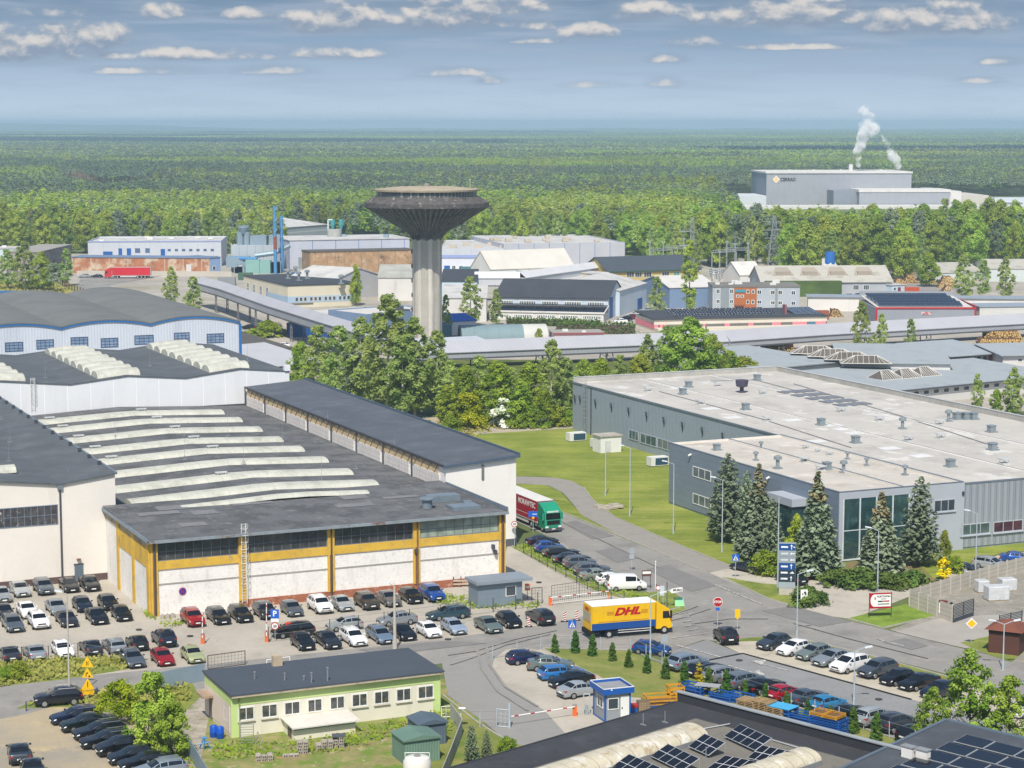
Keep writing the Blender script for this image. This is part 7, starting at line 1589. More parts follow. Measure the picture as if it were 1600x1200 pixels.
def build_props():
 wt=mat('sign_white','#e4e4e2',rough=.45,var=.02);rd=mat('sign_red','#a8182a');bl=mat('sign_blue','#1d4fb0',rough=.4,var=.02)if 'sign_blue' not in MATS else MATS['sign_blue']
 bl2=mat('sign_bright_blue','#1f5fc0',rough=.4,var=.02);ye=mat('sign_yellow','#e9b90e',rough=.45,var=.03);bk=mat('letter_dark','#1b1b1f',rough=.6,var=0);gy=mat('pole_galvanised','#aab4bb');dkp=mat('dark_post','#3c3f41',rough=.7,var=.05)
 og=mat('barrier_orange','#d9662a',rough=.5,var=.05);conc=mat('pole_concrete','#b3ada3',rough=.95,var=.1,scale=.8);wires=mat('wire_grey','#74797c',rough=.6,var=0)
 U90=(R(90),0,0)
 for a in((984,807,700,'tall grey street lamp on the lawn in front of the white transformer cabin',-1),(946,775,690,'tall grey street lamp farthest up the lawn, beside the stack of stone slabs',0),(1052,834,725,'tall grey street lamp at the corner of the warehouse annex',-1),(1128,863,750,'tall grey street lamp in front of the garden pines',-1),(1215,918,776,'tall grey post without arm just behind the blue sign totem',0),(1371,924,829,'street lamp rising behind the red framed billboard',-1),(1524,905,802,'street lamp beside the silver wagon behind the concrete fence',-1),(1245,998,897,'street lamp at the kerb in front of the small white sign board',1),(1334,1104,1017,'street lamp between the two rows of the lower right car park',1),(1016,1030,931,'street lamp standing before the yellow delivery lorry',1)):
  lamp_post(*a)
 lamp_post(1567,1047,975,'two-armed street lamp in front of the brown hut',1,two=True)
 lamp_post(617,1015,916,'thick white concrete lamp post between the parked cars in the middle',-1,.5,conc,.2);lamp_post(109,1099,930,'thin concrete lamp post at the left beside the yellow warning signs',-1,.4,conc,.11);lamp_post(583,648,590,'concrete lamp post in front of the birch trees behind the tall white hall',-1,.8,conc,.17)
 lamp_post(1469,1172,1108,'short white yard lamp standing by the roof corner of the solar house',1,.35,None,.06)
 t,h=sign_post('white_pole','plain white pole beside the white delivery van',1024,921,878,'pole',m=wt,r=.05);MB().lathe([(.1,0),(.1,.06),(.02,.12)],(0,0,h),8).build('cap',wt,t)
 t,h=sign_post('stop_sign','red octagonal stop sign at the junction beside the yellow delivery lorry',1121,982,934);z=h-.45
 disc(t,'border',wt,z,.56,-.05,n=8,rot=R(22.5));disc(t,'face',rd,z,.51,-.085,.02,8,rot=R(22.5));text_mesh('STOP',.36,t,'lettering',wt,(0,-.11,z),U90,.004,bold=.012);panel(t,'street_plate',bl2,-.22,.22,z-.95,z-.65)
 t,h=sign_post('priority_sign','yellow sign seen edge-on right of the stop sign',1152,986,951);panel(t,'face',ye,-.28,.28,h-.95,h-.05);panel(t,'lower_tip',ye,-.12,.12,h-1.15,h-.96)
 t,h=sign_post('priority_sign','white edged yellow diamond priority sign beside the brown hut',1517,1008,966);disc(t,'border',wt,h-.55,.62,-.05,n=4);disc(t,'face',ye,h-.55,.45,-.085,.02,4)
 for px,py,top,lab in((894,1012,969,'blue pedestrian crossing sign among the little thujas by the street'),(1149,905,866,'blue pedestrian crossing sign beside the black saloon on the forecourt')):
  t,h=sign_post('crossing_sign',lab,px,py,top,group='pedestrian crossing signs');panel(t,'face',bl2,-.42,.42,h-.84,h);b=MB();b.add([(-.32,-.11,h-.74),(.32,-.11,h-.74),(0,-.11,h-.1)],[(0,1,2)]);b.build('triangle',wt,t)
  b=MB();b.box(-.03,.05,-.13,-.115,h-.55,h-.32).box(-.12,-.03,-.13,-.115,h-.7,h-.52).box(.05,.13,-.13,-.115,h-.7,h-.54).box(-.02,.06,-.13,-.115,h-.29,h-.22);b.build('walking_figure',bk,t)
 t,h=sign_post('reversed_sign','grey back of a road sign at the verge left of the black crossover',1038,1027,992);panel(t,'plate',mat('sign_back_grey','#9aa3aa',rough=.5),-.35,.35,h-.8,h)
 t,h=sign_post('parking_sign','blue parking sign above a round twenty limit sign by the raised barrier',430,1002,952);panel(t,'parking_face',bl2,-.45,.45,h-.95,h);text_mesh('P',.85,t,'lettering',wt,(0,-.12,h-.47),U90,.004,bold=.02);panel(t,'supplement',wt,-.42,.42,h-1.35,h-1.0);disc(t,'limit_border',rd,h-1.82,.42);disc(t,'limit_face',wt,h-1.82,.33,-.095,.02);text_mesh('20',.38,t,'lettering',bk,(0,-.125,h-1.82),U90,.004,bold=.01)
 t,h=sign_post('notice_board','small orange red notice on the fence in front of the black van',451,995,972);panel(t,'face',mat('notice_red','#d8452f',rough=.5),-.32,.32,h-.75,h);panel(t,'text_strip',wt,-.25,.25,h-.5,h-.3,-.11,.01)
 t,h=sign_post('speed_sign','round thirty limit sign at the corner of the tall white hall',804,855,814);disc(t,'border',rd,h-.4,.42);disc(t,'face',wt,h-.4,.33,-.095,.02);text_mesh('30',.38,t,'lettering',bk,(0,-.125,h-.4),U90,.004,bold=.01)
 t,h=sign_post('warning_signs','three yellow triangular roadworks warning signs on one post at the left',138,1092,1026)
 for i,(z,s)in enumerate(((h-1.0,.98),(h-2.05,.92),(h-3.15,.98))):
  b=MB();b.extrude_y([(-s*.62,z),(s*.62,z),(0,z+s*1.08)],-.1,-.06);o=b.build('triangle',ye,t);b=MB()
  if i==0:b.box(-.1,-.04,-.13,-.105,z+.18,z+.58).add([(.05,-.12,z+.18),(.12,-.12,z+.18),(.1,-.12,z+.4),(.14,-.12,z+.58),(.08,-.12,z+.58),(.04,-.12,z+.4)],[tuple(range(6))])
  elif i==1:b.box(-.16,-.1,-.13,-.105,z+.14,z+.45).box(-.1,.06,-.13,-.105,z+.42,z+.52).box(.1,.26,-.13,-.105,z+.08,z+.22)
  else:b.box(-.04,.04,-.13,-.105,z+.32,z+.7).box(-.04,.04,-.13,-.105,z+.18,z+.26)
  b.build('symbol',bk,o)
 panel(t,'supplement',ye,-.6,.6,h-3.75,h-3.17);panel(t,'supplement_line',mat('line_brown','#7c4a12',var=0),-.5,.5,h-3.36,h-3.33,-.11,.01)
 fr=fr_at(1216,930,-6);t=thing('sign_totem','tall blue and grey sign totem with company panels and white arrows','sign',fr,0,0);W=1.95;hT=fr.on_y(1216,848,0)[1]
 MB().box(.05,W-.05,.03,.32,0,hT*.14).build('base',conc,t);MB().box(0,W,0,.35,hT*.14,hT).build('core',mat('totem_grey','#9ba5ab',rough=.4,var=.03),t)
 rows=[('#1c4a86',.86,.985),('#8d989e',.74,.855),('#8d989e',.62,.735),('#1c4a86',.49,.615),('#2e3a48',.385,.485),('#2e3a48',.26,.38)]
 for i,(c,a,b_)in enumerate(rows):
  MB().box(.02,W-.02,-.03,-.005,hT*a,hT*b_).build('name_panel',mat('totem'+c[1:],c,rough=.35,var=.03),t)
  zc=hT*(a+b_)/2;b=MB();b.box(.25,1.05,-.045,-.032,zc-.1,zc+.1);b.build('name_bar',mat('totem_text_white','#dfe3e6',var=.25,scale=6)if i not in(1,2)else mat('totem_text_pale','#c3c9cc',var=.1),t);b=MB()
  if i in(0,3,5):b.box(1.42,1.5,-.045,-.032,zc-.28,zc+.1).add([(1.3,-.04,zc+.1),(1.62,-.04,zc+.1),(1.46,-.04,zc+.32)],[(0,1,2)])
  if i==0:b.box(1.64,1.8,-.045,-.032,zc-.04,zc+.04).add([(1.78,-.04,zc-.12),(1.9,-.04,zc),(1.78,-.04,zc+.12)],[(0,1,2)])
  if i in(1,2):b.box(1.45,1.85,-.045,-.032,zc-.05,zc+.05).add([(1.5,-.04,zc-.16),(1.5,-.04,zc+.16),(1.3,-.04,zc)],[(0,1,2)])
  if i==4:b.add([(1.25,-.04,zc-.1),(1.85,-.04,zc-.1),(1.6,-.04,zc+.16)],[(0,1,2)])
  b.build('arrow',wt,t)
 t,h=sign_post('company_board','small white sign board with a black emblem in front of the juniper bush',1256,950,921);panel(t,'face',wt,-.4,.4,h-1.25,h);b=MB();b.box(-.02,.2,-.12,-.105,h-.45,h-.22).box(.08,.26,-.12,-.105,h-.6,h-.45).box(-.22,-.1,-.12,-.105,h-.62,h-.42).box(-.22,.22,-.12,-.105,h-1.02,h-.9);b.build('emblem',bk,t)
 fr=fr_at(1358,966,9);t=thing('billboard','white wholesale billboard with red frame and red arrow on two posts','billboard',fr,0,0);h=fr.on_y(1358,927,0)[1];W=2.55
 for x in(-.02,W+.02):MB().tube((x,0,0),(x,0,h+.05),.04,n=6).build('post',dkp,t)
 MB().box(0,W,-.06,0,h-1.75,h).build('frame',rd,t);b=MB();n=12
 b.add([(.55+.45*math.cos(q),-.08,h-.85+.7*math.sin(q))for q in[math.pi*(.5+i/n)for i in range(n+1)]]+[(W-.08,-.08,h-1.55),(W-.08,-.08,h-.15)],[tuple(range(n+3))]);b.build('face',wt,t)
 text_mesh('HURTOWNIA',.3,t,'lettering',bk,(1.62,-.1,h-.4),U90,.003,bold=.006,sx=.85);text_mesh('ZNICZY',.2,t,'lettering',mat('letter_grey','#555a62',var=0),(1.62,-.1,h-.68),U90,.003,sx=.9)
 b=MB();b.box(1.5,2.1,-.1,-.085,h-1.0,h-.88).add([(2.1,-.09,h-1.06),(2.1,-.09,h-.82),(2.35,-.09,h-.94)],[(0,1,2)]);b.build('arrow',rd,t);MB().box(.95,1.48,-.1,-.085,h-1.02,h-.88).box(.95,2.3,-.1,-.085,h-1.3,h-1.22).build('text_bar',bk,t);MB().box(.55,.68,-.1,-.085,h-.75,h-.45).build('flame',rd,t)
 fr=fr_at(1004,921,10);t=thing('low_board','low dark framed notice on two posts beside the white van','sign',fr,0,0);h=2.3
 for x in(0,.95):MB().tube((x,0,0),(x,0,h),.04,n=5).build('post',dkp,t)
 MB().box(-.1,1.05,-.05,0,h-.7,h).build('frame',mat('board_brown','#5a4038'),t);MB().box(-.03,.98,-.07,-.05,h-.42,h-.12).build('face',wt,t)
 t,h=sign_post('info_panel','upright pale grey panel sign on the grass island at the junction',1036,948,915);panel(t,'face',mat('panel_pale','#bcc6cb',rough=.5),-.38,.12,h-1.15,h)
 t,h=sign_post('small_round_sign','small round sign on a white post on the grass island',1028,940,917,m=wt);disc(t,'border',rd,h-.1,.3);disc(t,'face',wt,h-.1,.22,-.095,.02)
 t,h=sign_post('arrow_board','white arrow-shaped direction board on the grass island',1042,950,909,r=.07,m=mat('post_grey','#5f6266'));b=MB();b.extrude_y([(.3,h-1.05),(.55,h-1.32),(1.75,h-1.1),(1.75,h-.6),(.55,h-.78)],-.1,-.05);b.build('board',wt,t);text_mesh('BIURO',.34,t,'lettering',bk,(1.18,-.12,h-.95),(R(90),0,0),.003,bold=.012);MB().box(.0,.6,-.05,0,h-1.05,h-.95).build('bracket',gy,t)
 fr=fr_at(1054,948,8);t=thing('easel_board','green and blue easel board on the grass island behind the lorry','sign',fr,0,0);MB().add([(0,-.3,.1),(1.1,-.3,.1),(1.05,.25,1.05),(.05,.25,1.05),(0,-.25,.08),(1.1,-.25,.08),(1.05,.3,1.03),(.05,.3,1.03)],[(0,1,2,3),(7,6,5,4),(0,4,5,1),(1,5,6,2),(2,6,7,3),(3,7,4,0)]).build('board',mat('board_green_blue','#7fc3c4',rough=.5,var=.2,scale=1.2,col2='#8fcf6a'),t)
 for x in(.05,1.05):MB().tube((x,.3,1.05),(x,.75,.02),.03,n=4).build('leg',dkp,t)
 t,h=sign_post('route_sign','small grey double plate sign at the road edge above the parked cars',987,893,856);panel(t,'face',mat('sign_back_grey','#9aa3aa'),-.3,.3,h-.7,h);panel(t,'lower_plate',mat('sign_back_grey','#9aa3aa'),-.3,.3,h-1.35,h-.8)
 t,h=sign_post('blue_direction_sign','blue and yellow road sign in front of the red lorry trailer',833,832,798,r=.045);panel(t,'face',bl2,-.65,.65,h-.85,h-.05,-.08);panel(t,'text_bar',wt,-.1,.5,h-.5,h-.4,-.125,.01);disc(t,'yellow_plate',ye,h-.95,.22,-.13,.02,4)
 for px,py,lab in((826,980,'red and white striped marker board left of the dark crossover'),(882,972,'red and white striped marker board left one of the pair on the lane'),(901,970,'red and white striped marker board right one of the pair on the lane')):
  fr=fr_at(px,py,8);t=thing('marker_board',lab,'traffic marker',fr,0,0,0,'striped marker boards');panel(t,'face',wt,-.16,.16,.12,1.15,0);b=MB()
  for k in range(4):z=.14+k*.26;b.add([(-.16,-.045,z),(.16,-.045,z+.13),(.16,-.045,z+.26),(-.16,-.045,z+.13)],[(0,1,2,3)])
  b.build('stripes',rd,t);MB().box(-.4,.4,-.2,.2,0,.12).build('foot',mat('black_plastic','#17181a'),t)
 def barrier(px,py,tip,label,cab='#d9662a',raised=False,droop=False):
  a=at(px,py);fr=Frame((a.x,a.y),0);t=thing('barrier_gate',label,'barrier',fr,0,0)
  MB().box(-.2,.2,-.2,.2,0,1.05).build('cabinet',og if not raised else mat('cabinet_orange_pale','#cf6a3c',rough=.5),t)
  MB().box(-.22,.22,-.22,.22,1.05,1.12).build('lid',mat('lid_grey','#8b8b88'),t)
  if raised:A,B=Vector((0,-.26,.7)),Vector((.05,-.26,fr.on_y(*tip,0)[1]))
  else:q=at(*tip)-a;A,B=Vector((0,-.26,.98)),Vector((q.x,q.y-.26,1.0))
  b=MB();b.tube(A,B,.055,n=6);bo=b.build('boom',wt,t);n=8;b=MB()
  for i in range(1,n,2):b.tube(A+(B-A)*i/n,A+(B-A)*(i+.5)/n,.06,n=6)
  b.build('boom_stripes',rd if not raised else mat('stripe_pale_red','#c4524a'),bo)
  if droop:
   b=MB();
   for i in range(26):p=A+(B-A)*(i+1)/27;b.tube(p,p-Vector((0,0,.72)),.018,n=4)
   p0,p1=A-Vector((0,0,.72)),B-Vector((0,0,.72));b.tube(p0,p1,.02,n=4);b.build('hanging_grille',wt,bo)
  if not raised:b=MB();b.tube((B.x,B.y+.26,0),(B.x,B.y+.26,.95),.06,n=6);b.build('rest_post',og if droop else gy,t)
 barrier(860,946,(951,936),'lowered red and white barrier with hanging grille across the access lane',droop=True)
 barrier(898,1119,(797,1135),'lowered red and white barrier beside the blue gatehouse');barrier(317,1006,(317,957),'raised white barrier with orange cabinet beside the red crossover',raised=True);barrier(417,1003,(417,941),'raised white barrier with orange cabinet beside the parking sign',raised=True)
 t=thing('mesh_gate','dark sliding mesh gate behind the lowered grille barrier','gate',WORLD,at(862,940).x,at(862,940).y)
 mesh_panel(t,at(862,940),at(905,934),1.9,dkp);mesh_panel(t,at(905,934),at(948,930),1.9,dkp)
 t=thing('wicket_gate','narrow dark wicket gate between the guard cabin and the mesh gate','gate',WORLD,at(831,944).x,at(831,944).y);mesh_panel(t,at(831,944),at(847,943),1.9,dkp,frame=.045)
 t=thing('mesh_gate','open mesh gate wing behind the pale green hatchback at the left','gate',WORLD,at(325,1047).x,at(325,1047).y);mesh_panel(t,at(325,1047),at(383,1039),1.5,mat('rusty_steel','#57504c',rough=.8,var=.15),frame=.05)
 t=thing('mesh_gate','grey sliding gate at the end of the lowered barrier','gate',WORLD,at(775,1136).x,at(775,1136).y);mesh_panel(t,at(776,1136),at(796,1138),1.7,gy,frame=.06);MB().tube(at(796,1138),at(796,1138)+Vector((0,0,2.3)),.12,n=8).build('gate_post',gy,t)
 t=thing('mesh_gate','small white mesh gate at the corner of the green cream house','gate',WORLD,at(690,1122).x,at(690,1122).y);mesh_panel(t,at(690,1122),at(704,1121),1.1,wt,frame=.04)
 t=thing('goal_frame','small white tubular frame seen above the roof of the green cream house','frame',WORLD,at(417,1043).x,at(417,1043).y);b=MB()
 a,c=at(417,1046),at(453,1041);h=Vector((0,0,1.0));b.path([a,a+h,c+h,c],.045,6);b.build('tube',wt,t)
 fence('mesh_fence','dark mesh fence on thin posts between the access lane and the parked car row',[(806,858),(868,894),(935,930),(975,945)],1.6,3.2,dkp,wires);fence('mesh_fence','low dark fence on thin posts behind the grass bank at the left',[(-20,1040),(34,1034),(76,1033),(122,1028),(200,1040)],1.6,3.0,dkp,wires)
 fence('mesh_fence','dark mesh fence in front of the black people carrier in the middle car park',[(420,1004),(470,998),(560,985),(640,975),(735,962),(840,948)],1.7,3.4,dkp,wires);fence('mesh_fence','pale mesh fence along the row of little thujas',[(770,1030),(845,1015),(985,1018),(1060,1050),(1200,1095),(1430,1165)],1.5,3.0,gy,wires)
 fence('railing','dark blue railing on the grass corner at the lower left',[(41,1112),(150,1092),(152,1090)],1.0,3.2,mat('railing_blue','#36485c',rough=.6),mat('railing_blue','#36485c'),r=.06,bars=(.55,.98));fence('mesh_fence','short pale fence on the grass beside the lowered barrier',[(697,1140),(750,1137),(776,1137)],1.6,2.2,gy,wires)
 sheet_fence('sheet_fence','blue grey sheet fence behind the red hatchback and the pale green car',[(252,1078),(320,1064)],1.8,mat('fence_blue_grey','#8595a2',rough=.6,var=.05));sheet_fence('sheet_fence','grey blue corrugated fence running to the lower left edge of the picture',[(284,1172),(300,1190),(330,1240)],1.7,mat('fence_corrugated','#8d9fab',rough=.5,metal=.2,var=.06,ribs=(.3,.03,.3)))
 sheet_fence('sheet_fence','grey plank fence between the sheds and the dry lawn',[(704,1122),(722,1148),(704,1196),(690,1230)],1.5,mat('fence_plank','#a5a6a0',rough=.9,var=.12,bands=(3,.3,.04,'#83847e',.6)));fence('wood_fence','brown wooden fence on the meadow at the far left',[(84,440),(108,452),(130,461),(156,472)],2.2,5,mat('fence_brown','#6a4f45',rough=.9,var=.15),mat('fence_brown','#6a4f45'),r=.2,bars=(.5,.9,1.3,1.7,2.1))
 cf=mat('concrete_fence','#b5aea1',rough=.95,var=.08,scale=.5,bands=(2,.5,.05,'#7f796f',.8));sheet_fence('concrete_fence','concrete slab fence running from the billboard lawn to the right edge',[(1421,948),(1530,914),(1680,872)],2.0,cf,.08,0,mat('fence_post_pale','#c3bcb0',rough=.9,var=.06),2.1);sheet_fence('concrete_fence','shorter concrete slab fence between the billboard lawn and the white banner',[(1421,948),(1464,964),(1488,973)],2.0,cf,.08,0,mat('fence_post_pale','#c3bcb0'),2.1)
 fr=fr_at(1466,965,-32);t=thing('fence_banner','white banner with a dark red plate on the short concrete fence','banner',fr,0,-.12);panel(t,'face',wt,.1,1.9,.55,1.75,-.12,.02);panel(t,'red_plate',mat('plate_maroon','#6d1f27'),.1,1.1,1.78,2.1,-.12,.02);text_mesh('ZNICZE',.42,t,'lettering',mat('letter_slate','#4a4e5a',var=0),(1.0,-.16,1.15),U90,.003,sx=.95);disc(t,'wreath',bk,1.75,.24,-.16,.02,12,1.55)
 def slat_gate(px,py,px2,py2,h,lab):
  a,b_=at(px,py),at(px2,py2);fr=Frame((a.x,a.y),math.degrees(math.atan2((b_-a).y,(b_-a).x)));L=(b_-a).length;t=thing('slat_gate',lab,'gate',fr,0,0,0,'slatted gates');m=mat('gate_anthracite','#3d444d',rough=.5,var=.05)
  MB().box(0,.08,-.04,.04,0,h).box(L-.08,L,-.04,.04,0,h).box(L*.5-.04,L*.5+.04,-.04,.04,.1,h).box(.08,L-.08,-.03,.03,.05,.35).build('frame',m,t);b=MB();z=.45
  while z<h:b.box(.08,L-.08,-.02,.02,z,z+.09);z+=.17
  b.build('slats',m,t)
 slat_gate(1489,974,1521,963,2.0,'anthracite slatted gate beside the white banner');slat_gate(1561,979,1597,971,1.3,'anthracite slatted gate behind the brown hut')
 for px,py,L,W,h,lab in((1545,941,2.6,1.6,1.75,'nearest white wrapped pallet stack in the gravel yard'),(1529,928,1.4,1.4,1.5,'left white wrapped pallet against the concrete fence'),(1566,926,1.9,1.4,1.55,'right white wrapped pallet against the concrete fence')):
  fr=fr_at(px,py,12);t=thing('wrapped_pallet',lab,'pallet',fr,0,0,0,'white wrapped pallets');o=MB().box(-.0,L,0,W,.14,h).build('wrapping',mat('wrap_white','#c6c8ca',rough=.3,var=.12,scale=1.5,dirt=('#9fa3a6',1.2,.5,.66,.6),bands=(2,.4,.03,'#a6a9ac',.5),bump=.03,bscale=4),t);bv=o.modifiers.new('bevel','BEVEL');bv.width=.08;bv.segments=2
  MB().box(0,L,.05,W-.05,0,.14).build('pallet',mat('pallet_wood','#a08763',rough=.95,var=.2),t)
 cb=mat('concrete_block','#a59d92',rough=.95,var=.18,scale=1.5)
 for i,(px,py,n,lab)in enumerate(((400,1192,(3,2,2),'heap of hollow concrete blocks nearest the house corner'),(433,1186,(4,1,1),'flat row of concrete blocks left of the block pallet'),(465,1180,(2,2,4),'tall pallet of hollow concrete blocks in the middle of the weedy plot'),(495,1175,(3,2,3),'loose stack of concrete blocks between the two block pallets'),(521,1172,(2,2,4),'pallet of concrete blocks with a dark sheet on top'))):
  fr=fr_at(px,py,8);t=thing('block_stack',lab,'block stack',fr,0,0,0,'stacks of concrete blocks');r=random.Random(i);MB().box(-.1,n[0]*.5+.05,0,n[1]*.5,0,.1).build('pallet',mat('pallet_wood','#a08763'),t)
  b=MB()
  for a in range(n[0]):
   for c in range(n[1]):
    for k in range(n[2]-(r.random()<.3)):
     x,y,z=a*.5+r.uniform(-.04,.04),c*.48,.1+k*.27;b.obox((x+.2,y+.2,z),.45,.42,.25,r.uniform(-.12,.12))
     if c==0:b.box(x+.06,x+.18,y-.03,y-.015,z+.06,z+.19,1).box(x+.24,x+.36,y-.03,y-.015,z+.06,z+.19,1)
  b.build('blocks',[cb,mat('block_hole','#4a443e',var=.1)],t)
  if i==4:MB().box(-.1,1.1,-.05,1.0,.1+n[2]*.27,.14+n[2]*.27).build('cover',mat('cover_dark','#4f545a',rough=.8),t)
 fr=fr_at(376,1164,6);t=thing('steel_rack','grey steel rack leaning against the house front','rack',fr,0,0);b=MB()
 for x in(0,1.15):b.tube((x,0,0),(x,.5,1.9),.04,n=5)
 for k in range(8):b.tube((0,.5*k/8,.2+k*.22),(1.15,.5*k/8,.2+k*.22),.03,n=4)
 b.build('frame',mat('rack_grey','#8b8a86',rough=.7,var=.1),t);b=MB();b.path([(1.3,-.2,0),(1.5,.2,1.1),(2.0,.1,.4),(1.7,-.3,0)],.035,5);b.build('bent_tube',mat('rack_grey','#8b8a86'),t)
 for px,py,lab in((334,1152,'left blue plastic barrel at the house end'),(344,1154,'right blue plastic barrel at the house end')):
  fr=fr_at(px,py);t=thing('blue_barrel',lab,'barrel',fr,0,0,0,'blue barrels');MB().lathe([(.3,0),(.36,.1),(.36,.5),(.38,.55),(.36,.6),(.36,1.0),(.28,1.1)],n=16).build('drum',mat('barrel_blue','#1750b5',rough=.4,var=.05),t,smooth=40);MB().lathe([(.1,0),(.1,.06)],(.12,0,1.1),8).build('cap',mat('cap_blue','#2f68c4'),t)
 fr=fr_at(318,1172);t=thing('blue_trestle','light blue steel trestle in front of the house end','trestle',fr,0,0);b=MB();b.tube((0,0,0),(.1,0,1.1),.06,n=5).tube((-.5,0,.5),(.6,.1,.7),.05,n=5).tube((-.4,.3,0),(.0,0,1.0),.05,n=5).tube((.6,.3,0),(.1,0,1.0),.05,n=5);b.build('frame',mat('trestle_blue','#3f8fc9',rough=.5),t);MB().box(-.15,.35,-.1,.2,1.08,1.14).build('top',mat('trestle_blue','#3f8fc9'),t)
 fr=fr_at(652,1210);t=thing('white_tank','white round plastic tank at the bottom in front of the green shed','tank',fr,0,0);MB().lathe([(1.15,0),(1.2,.3),(1.2,1.2),(1.0,1.5),(.4,1.62)],n=28).build('drum',mat('tank_white','#d6d4ce',rough=.5,var=.06),t,smooth=40);MB().lathe([(.3,0),(.3,.1)],(0,0,1.6),12).build('lid',mat('lid_grey','#8b8b88'),t);MB().path([(-1.0,0,1.1),(-1.05,0,1.9),(1.05,0,1.9),(1.0,0,1.1)],.03,5).build('handle',wt,t)
 fr=fr_at(947,797,20);t=thing('slab_stack','stack of pale stone slabs lying on the lawn beside a lamp post','slab stack',fr,0,0);r=random.Random(2)
 for i in range(7):x,y=(i%3)*1.0,(i//3)*.7;MB().obox((x,y+.2*i,.12*(i%3)),1.5,1.0,.28,r.uniform(-.4,.4)).build('slab',mat('stone_slab','#a8a092',rough=.95,var=.15,scale=1),t)
 cbl=mat('crate_blue','#1d57a6',rough=.5,var=.08,scale=1);cye=mat('crate_yellow','#c58f25',rough=.6,var=.1,scale=1);pw=mat('pallet_wood','#a08763');lb=mat('tarp_light_blue','#49a3d0',rough=.5,var=.06)
 def crate(px,py,L,W,h,m,lab,n=1,ang=-40,lid=None,grp='steel crates by the workshop',z0=0):
  fr=fr_at(px,py,ang);t=thing('steel_crate',lab,'crate',fr,0,0,z0,grp)
  for k in range(n):
   z=k*h;b=MB()
   for x in(0,L):
    for y in(0,W):b.box(x-.05,x+.05,y-.05,y+.05,z,z+h)
   for q in(.12,.5,.85):
    zz=z+h*q;b.box(.05,L-.05,-.03,.03,zz,zz+h*.14).box(.05,L-.05,W-.03,W+.03,zz,zz+h*.14).box(-.03,.03,.05,W-.05,zz,zz+h*.14).box(L-.03,L+.03,.05,W-.05,zz,zz+h*.14)
   b.build('crate_frame',m,t);MB().box(.06,L-.06,.06,W-.06,z+h*.1,z+h*.4).build('crate_load',mat('load_brown','#6d5136',rough=.9,var=.2)if m is cye else mat('load_dark_blue','#17305a',rough=.7,var=.15),t)
  if lid:MB().box(-.1,L+.1,-.1,W+.1,n*h,n*h+.06).build('lid',lid,t)
 crate(1012,1106,2.9,1.6,1.0,cye,'long yellow steel basket left of the roof corner',ang=12);crate(1012,1112,2.6,1.4,.5,cbl,'low blue steel crate beneath the long yellow basket',ang=12);crate(1047,1098,1.4,1.4,1.5,cye,'tall yellow steel frame at the roof corner',ang=12)
 crate(1060,1082,2.6,1.6,.9,cbl,'first blue steel crate along the roof parapet, before the grey table');crate(1108,1092,2.4,1.4,.7,cbl,'blue steel crate just right of the grey table');crate(1132,1096,2.4,1.6,.8,cbl,'blue steel crate left of the wooden pallet stack')
 crate(1195,1118,2.6,1.6,1.0,cbl,'blue crate with light blue sheet on top right of the pallet stack',lid=lb);crate(1228,1124,3.4,1.6,.7,cbl,'long low blue crate left of the tall crate stack');crate(1265,1148,3.0,1.6,.46,cbl,'stack of four blue steel crates near the end of the parapet',4);crate(1265,1148,1.45,1.6,.35,cye,'left yellow tray on top of the blue crate stack',z0=1.86);crate(1284,1152.6,1.45,1.6,.35,cye,'right yellow tray on top of the blue crate stack',z0=1.86)
 crate(1300,1162,3.4,1.7,.6,mat('crate_rust','#6b3b2c',rough=.9,var=.2),'rusty red-brown tray at the end of the crate row')
 for i,(px,py,n,lab)in enumerate(((1150,1110,7,'left stack of wooden pallets behind the roof parapet'),(1172,1114,8,'middle stack of wooden pallets behind the roof parapet'),(1194,1119,6,'right stack of wooden pallets behind the roof parapet'))):
  fr=fr_at(px,py,-40);t=thing('pallet_stack',lab,'pallet stack',fr,0,0,0,'stacks of wooden pallets');r=random.Random(i+5)
  for k in range(n):
   b=MB();z=k*.16;o=r.uniform(-.06,.06)
   for q in range(5):b.box(o,1.9+o,q*.36,q*.36+.16,z+.11,z+.14)
   for q in range(3):b.box(o+q*.9,o+q*.9+.12,0,1.6,z,z+.11)
   b.build('pallet',pw,t)
 fr=fr_at(1085,1088,-20);t=thing('grey_table','grey topped workbench behind the roof parapet','table',fr,0,0);MB().box(0,2.4,0,1.2,1.05,1.12).build('top',mat('bench_grey','#9b9da0',rough=.5,var=.05),t)
 for x in(.1,2.3):
  for y in(.1,1.1):MB().tube((x,y,0),(x,y,1.05),.05,n=5).build('leg',cbl,t)
 fr=fr_at(982,1116);t=thing('red_cart','small cart with a red tray right of the blue gatehouse','cart',fr,0,0);MB().box(0,.9,0,.7,.65,.9).build('tray',mat('tray_red','#b3222c',rough=.4),t);MB().box(.05,.85,.05,.65,.15,.6).build('lower_box',cbl,t);
 for x in(.1,.8):MB().tube((x,-.03,.1),(x,.03,.1),.1,n=10).build('wheel',mat('tyre_rubber','#1a1a1b'),t)
 fr=fr_at(998,1114,10);t=thing('block_pallet','pallet of brown paving blocks between the red cart and the yellow basket','pallet',fr,0,0);MB().box(0,1.1,0,1.0,.14,1.0).build('blocks',mat('paver_brown','#8f7d63',rough=.95,var=.2,scale=1.5,bands=[(2,.2,.03,'#5f5344',.7),(0,.25,.03,'#5f5344',.6)]),t);MB().box(0,1.1,0,1.0,0,.14).build('pallet',pw,t)
 fr=fr_at(912,1117);t=thing('turnstile','tall grey steel turnstile frame beside the gatehouse','turnstile',fr,0,0);b=MB()
 for x in(0,.55):b.tube((x,0,0),(x,0,2.0),.06,n=6)
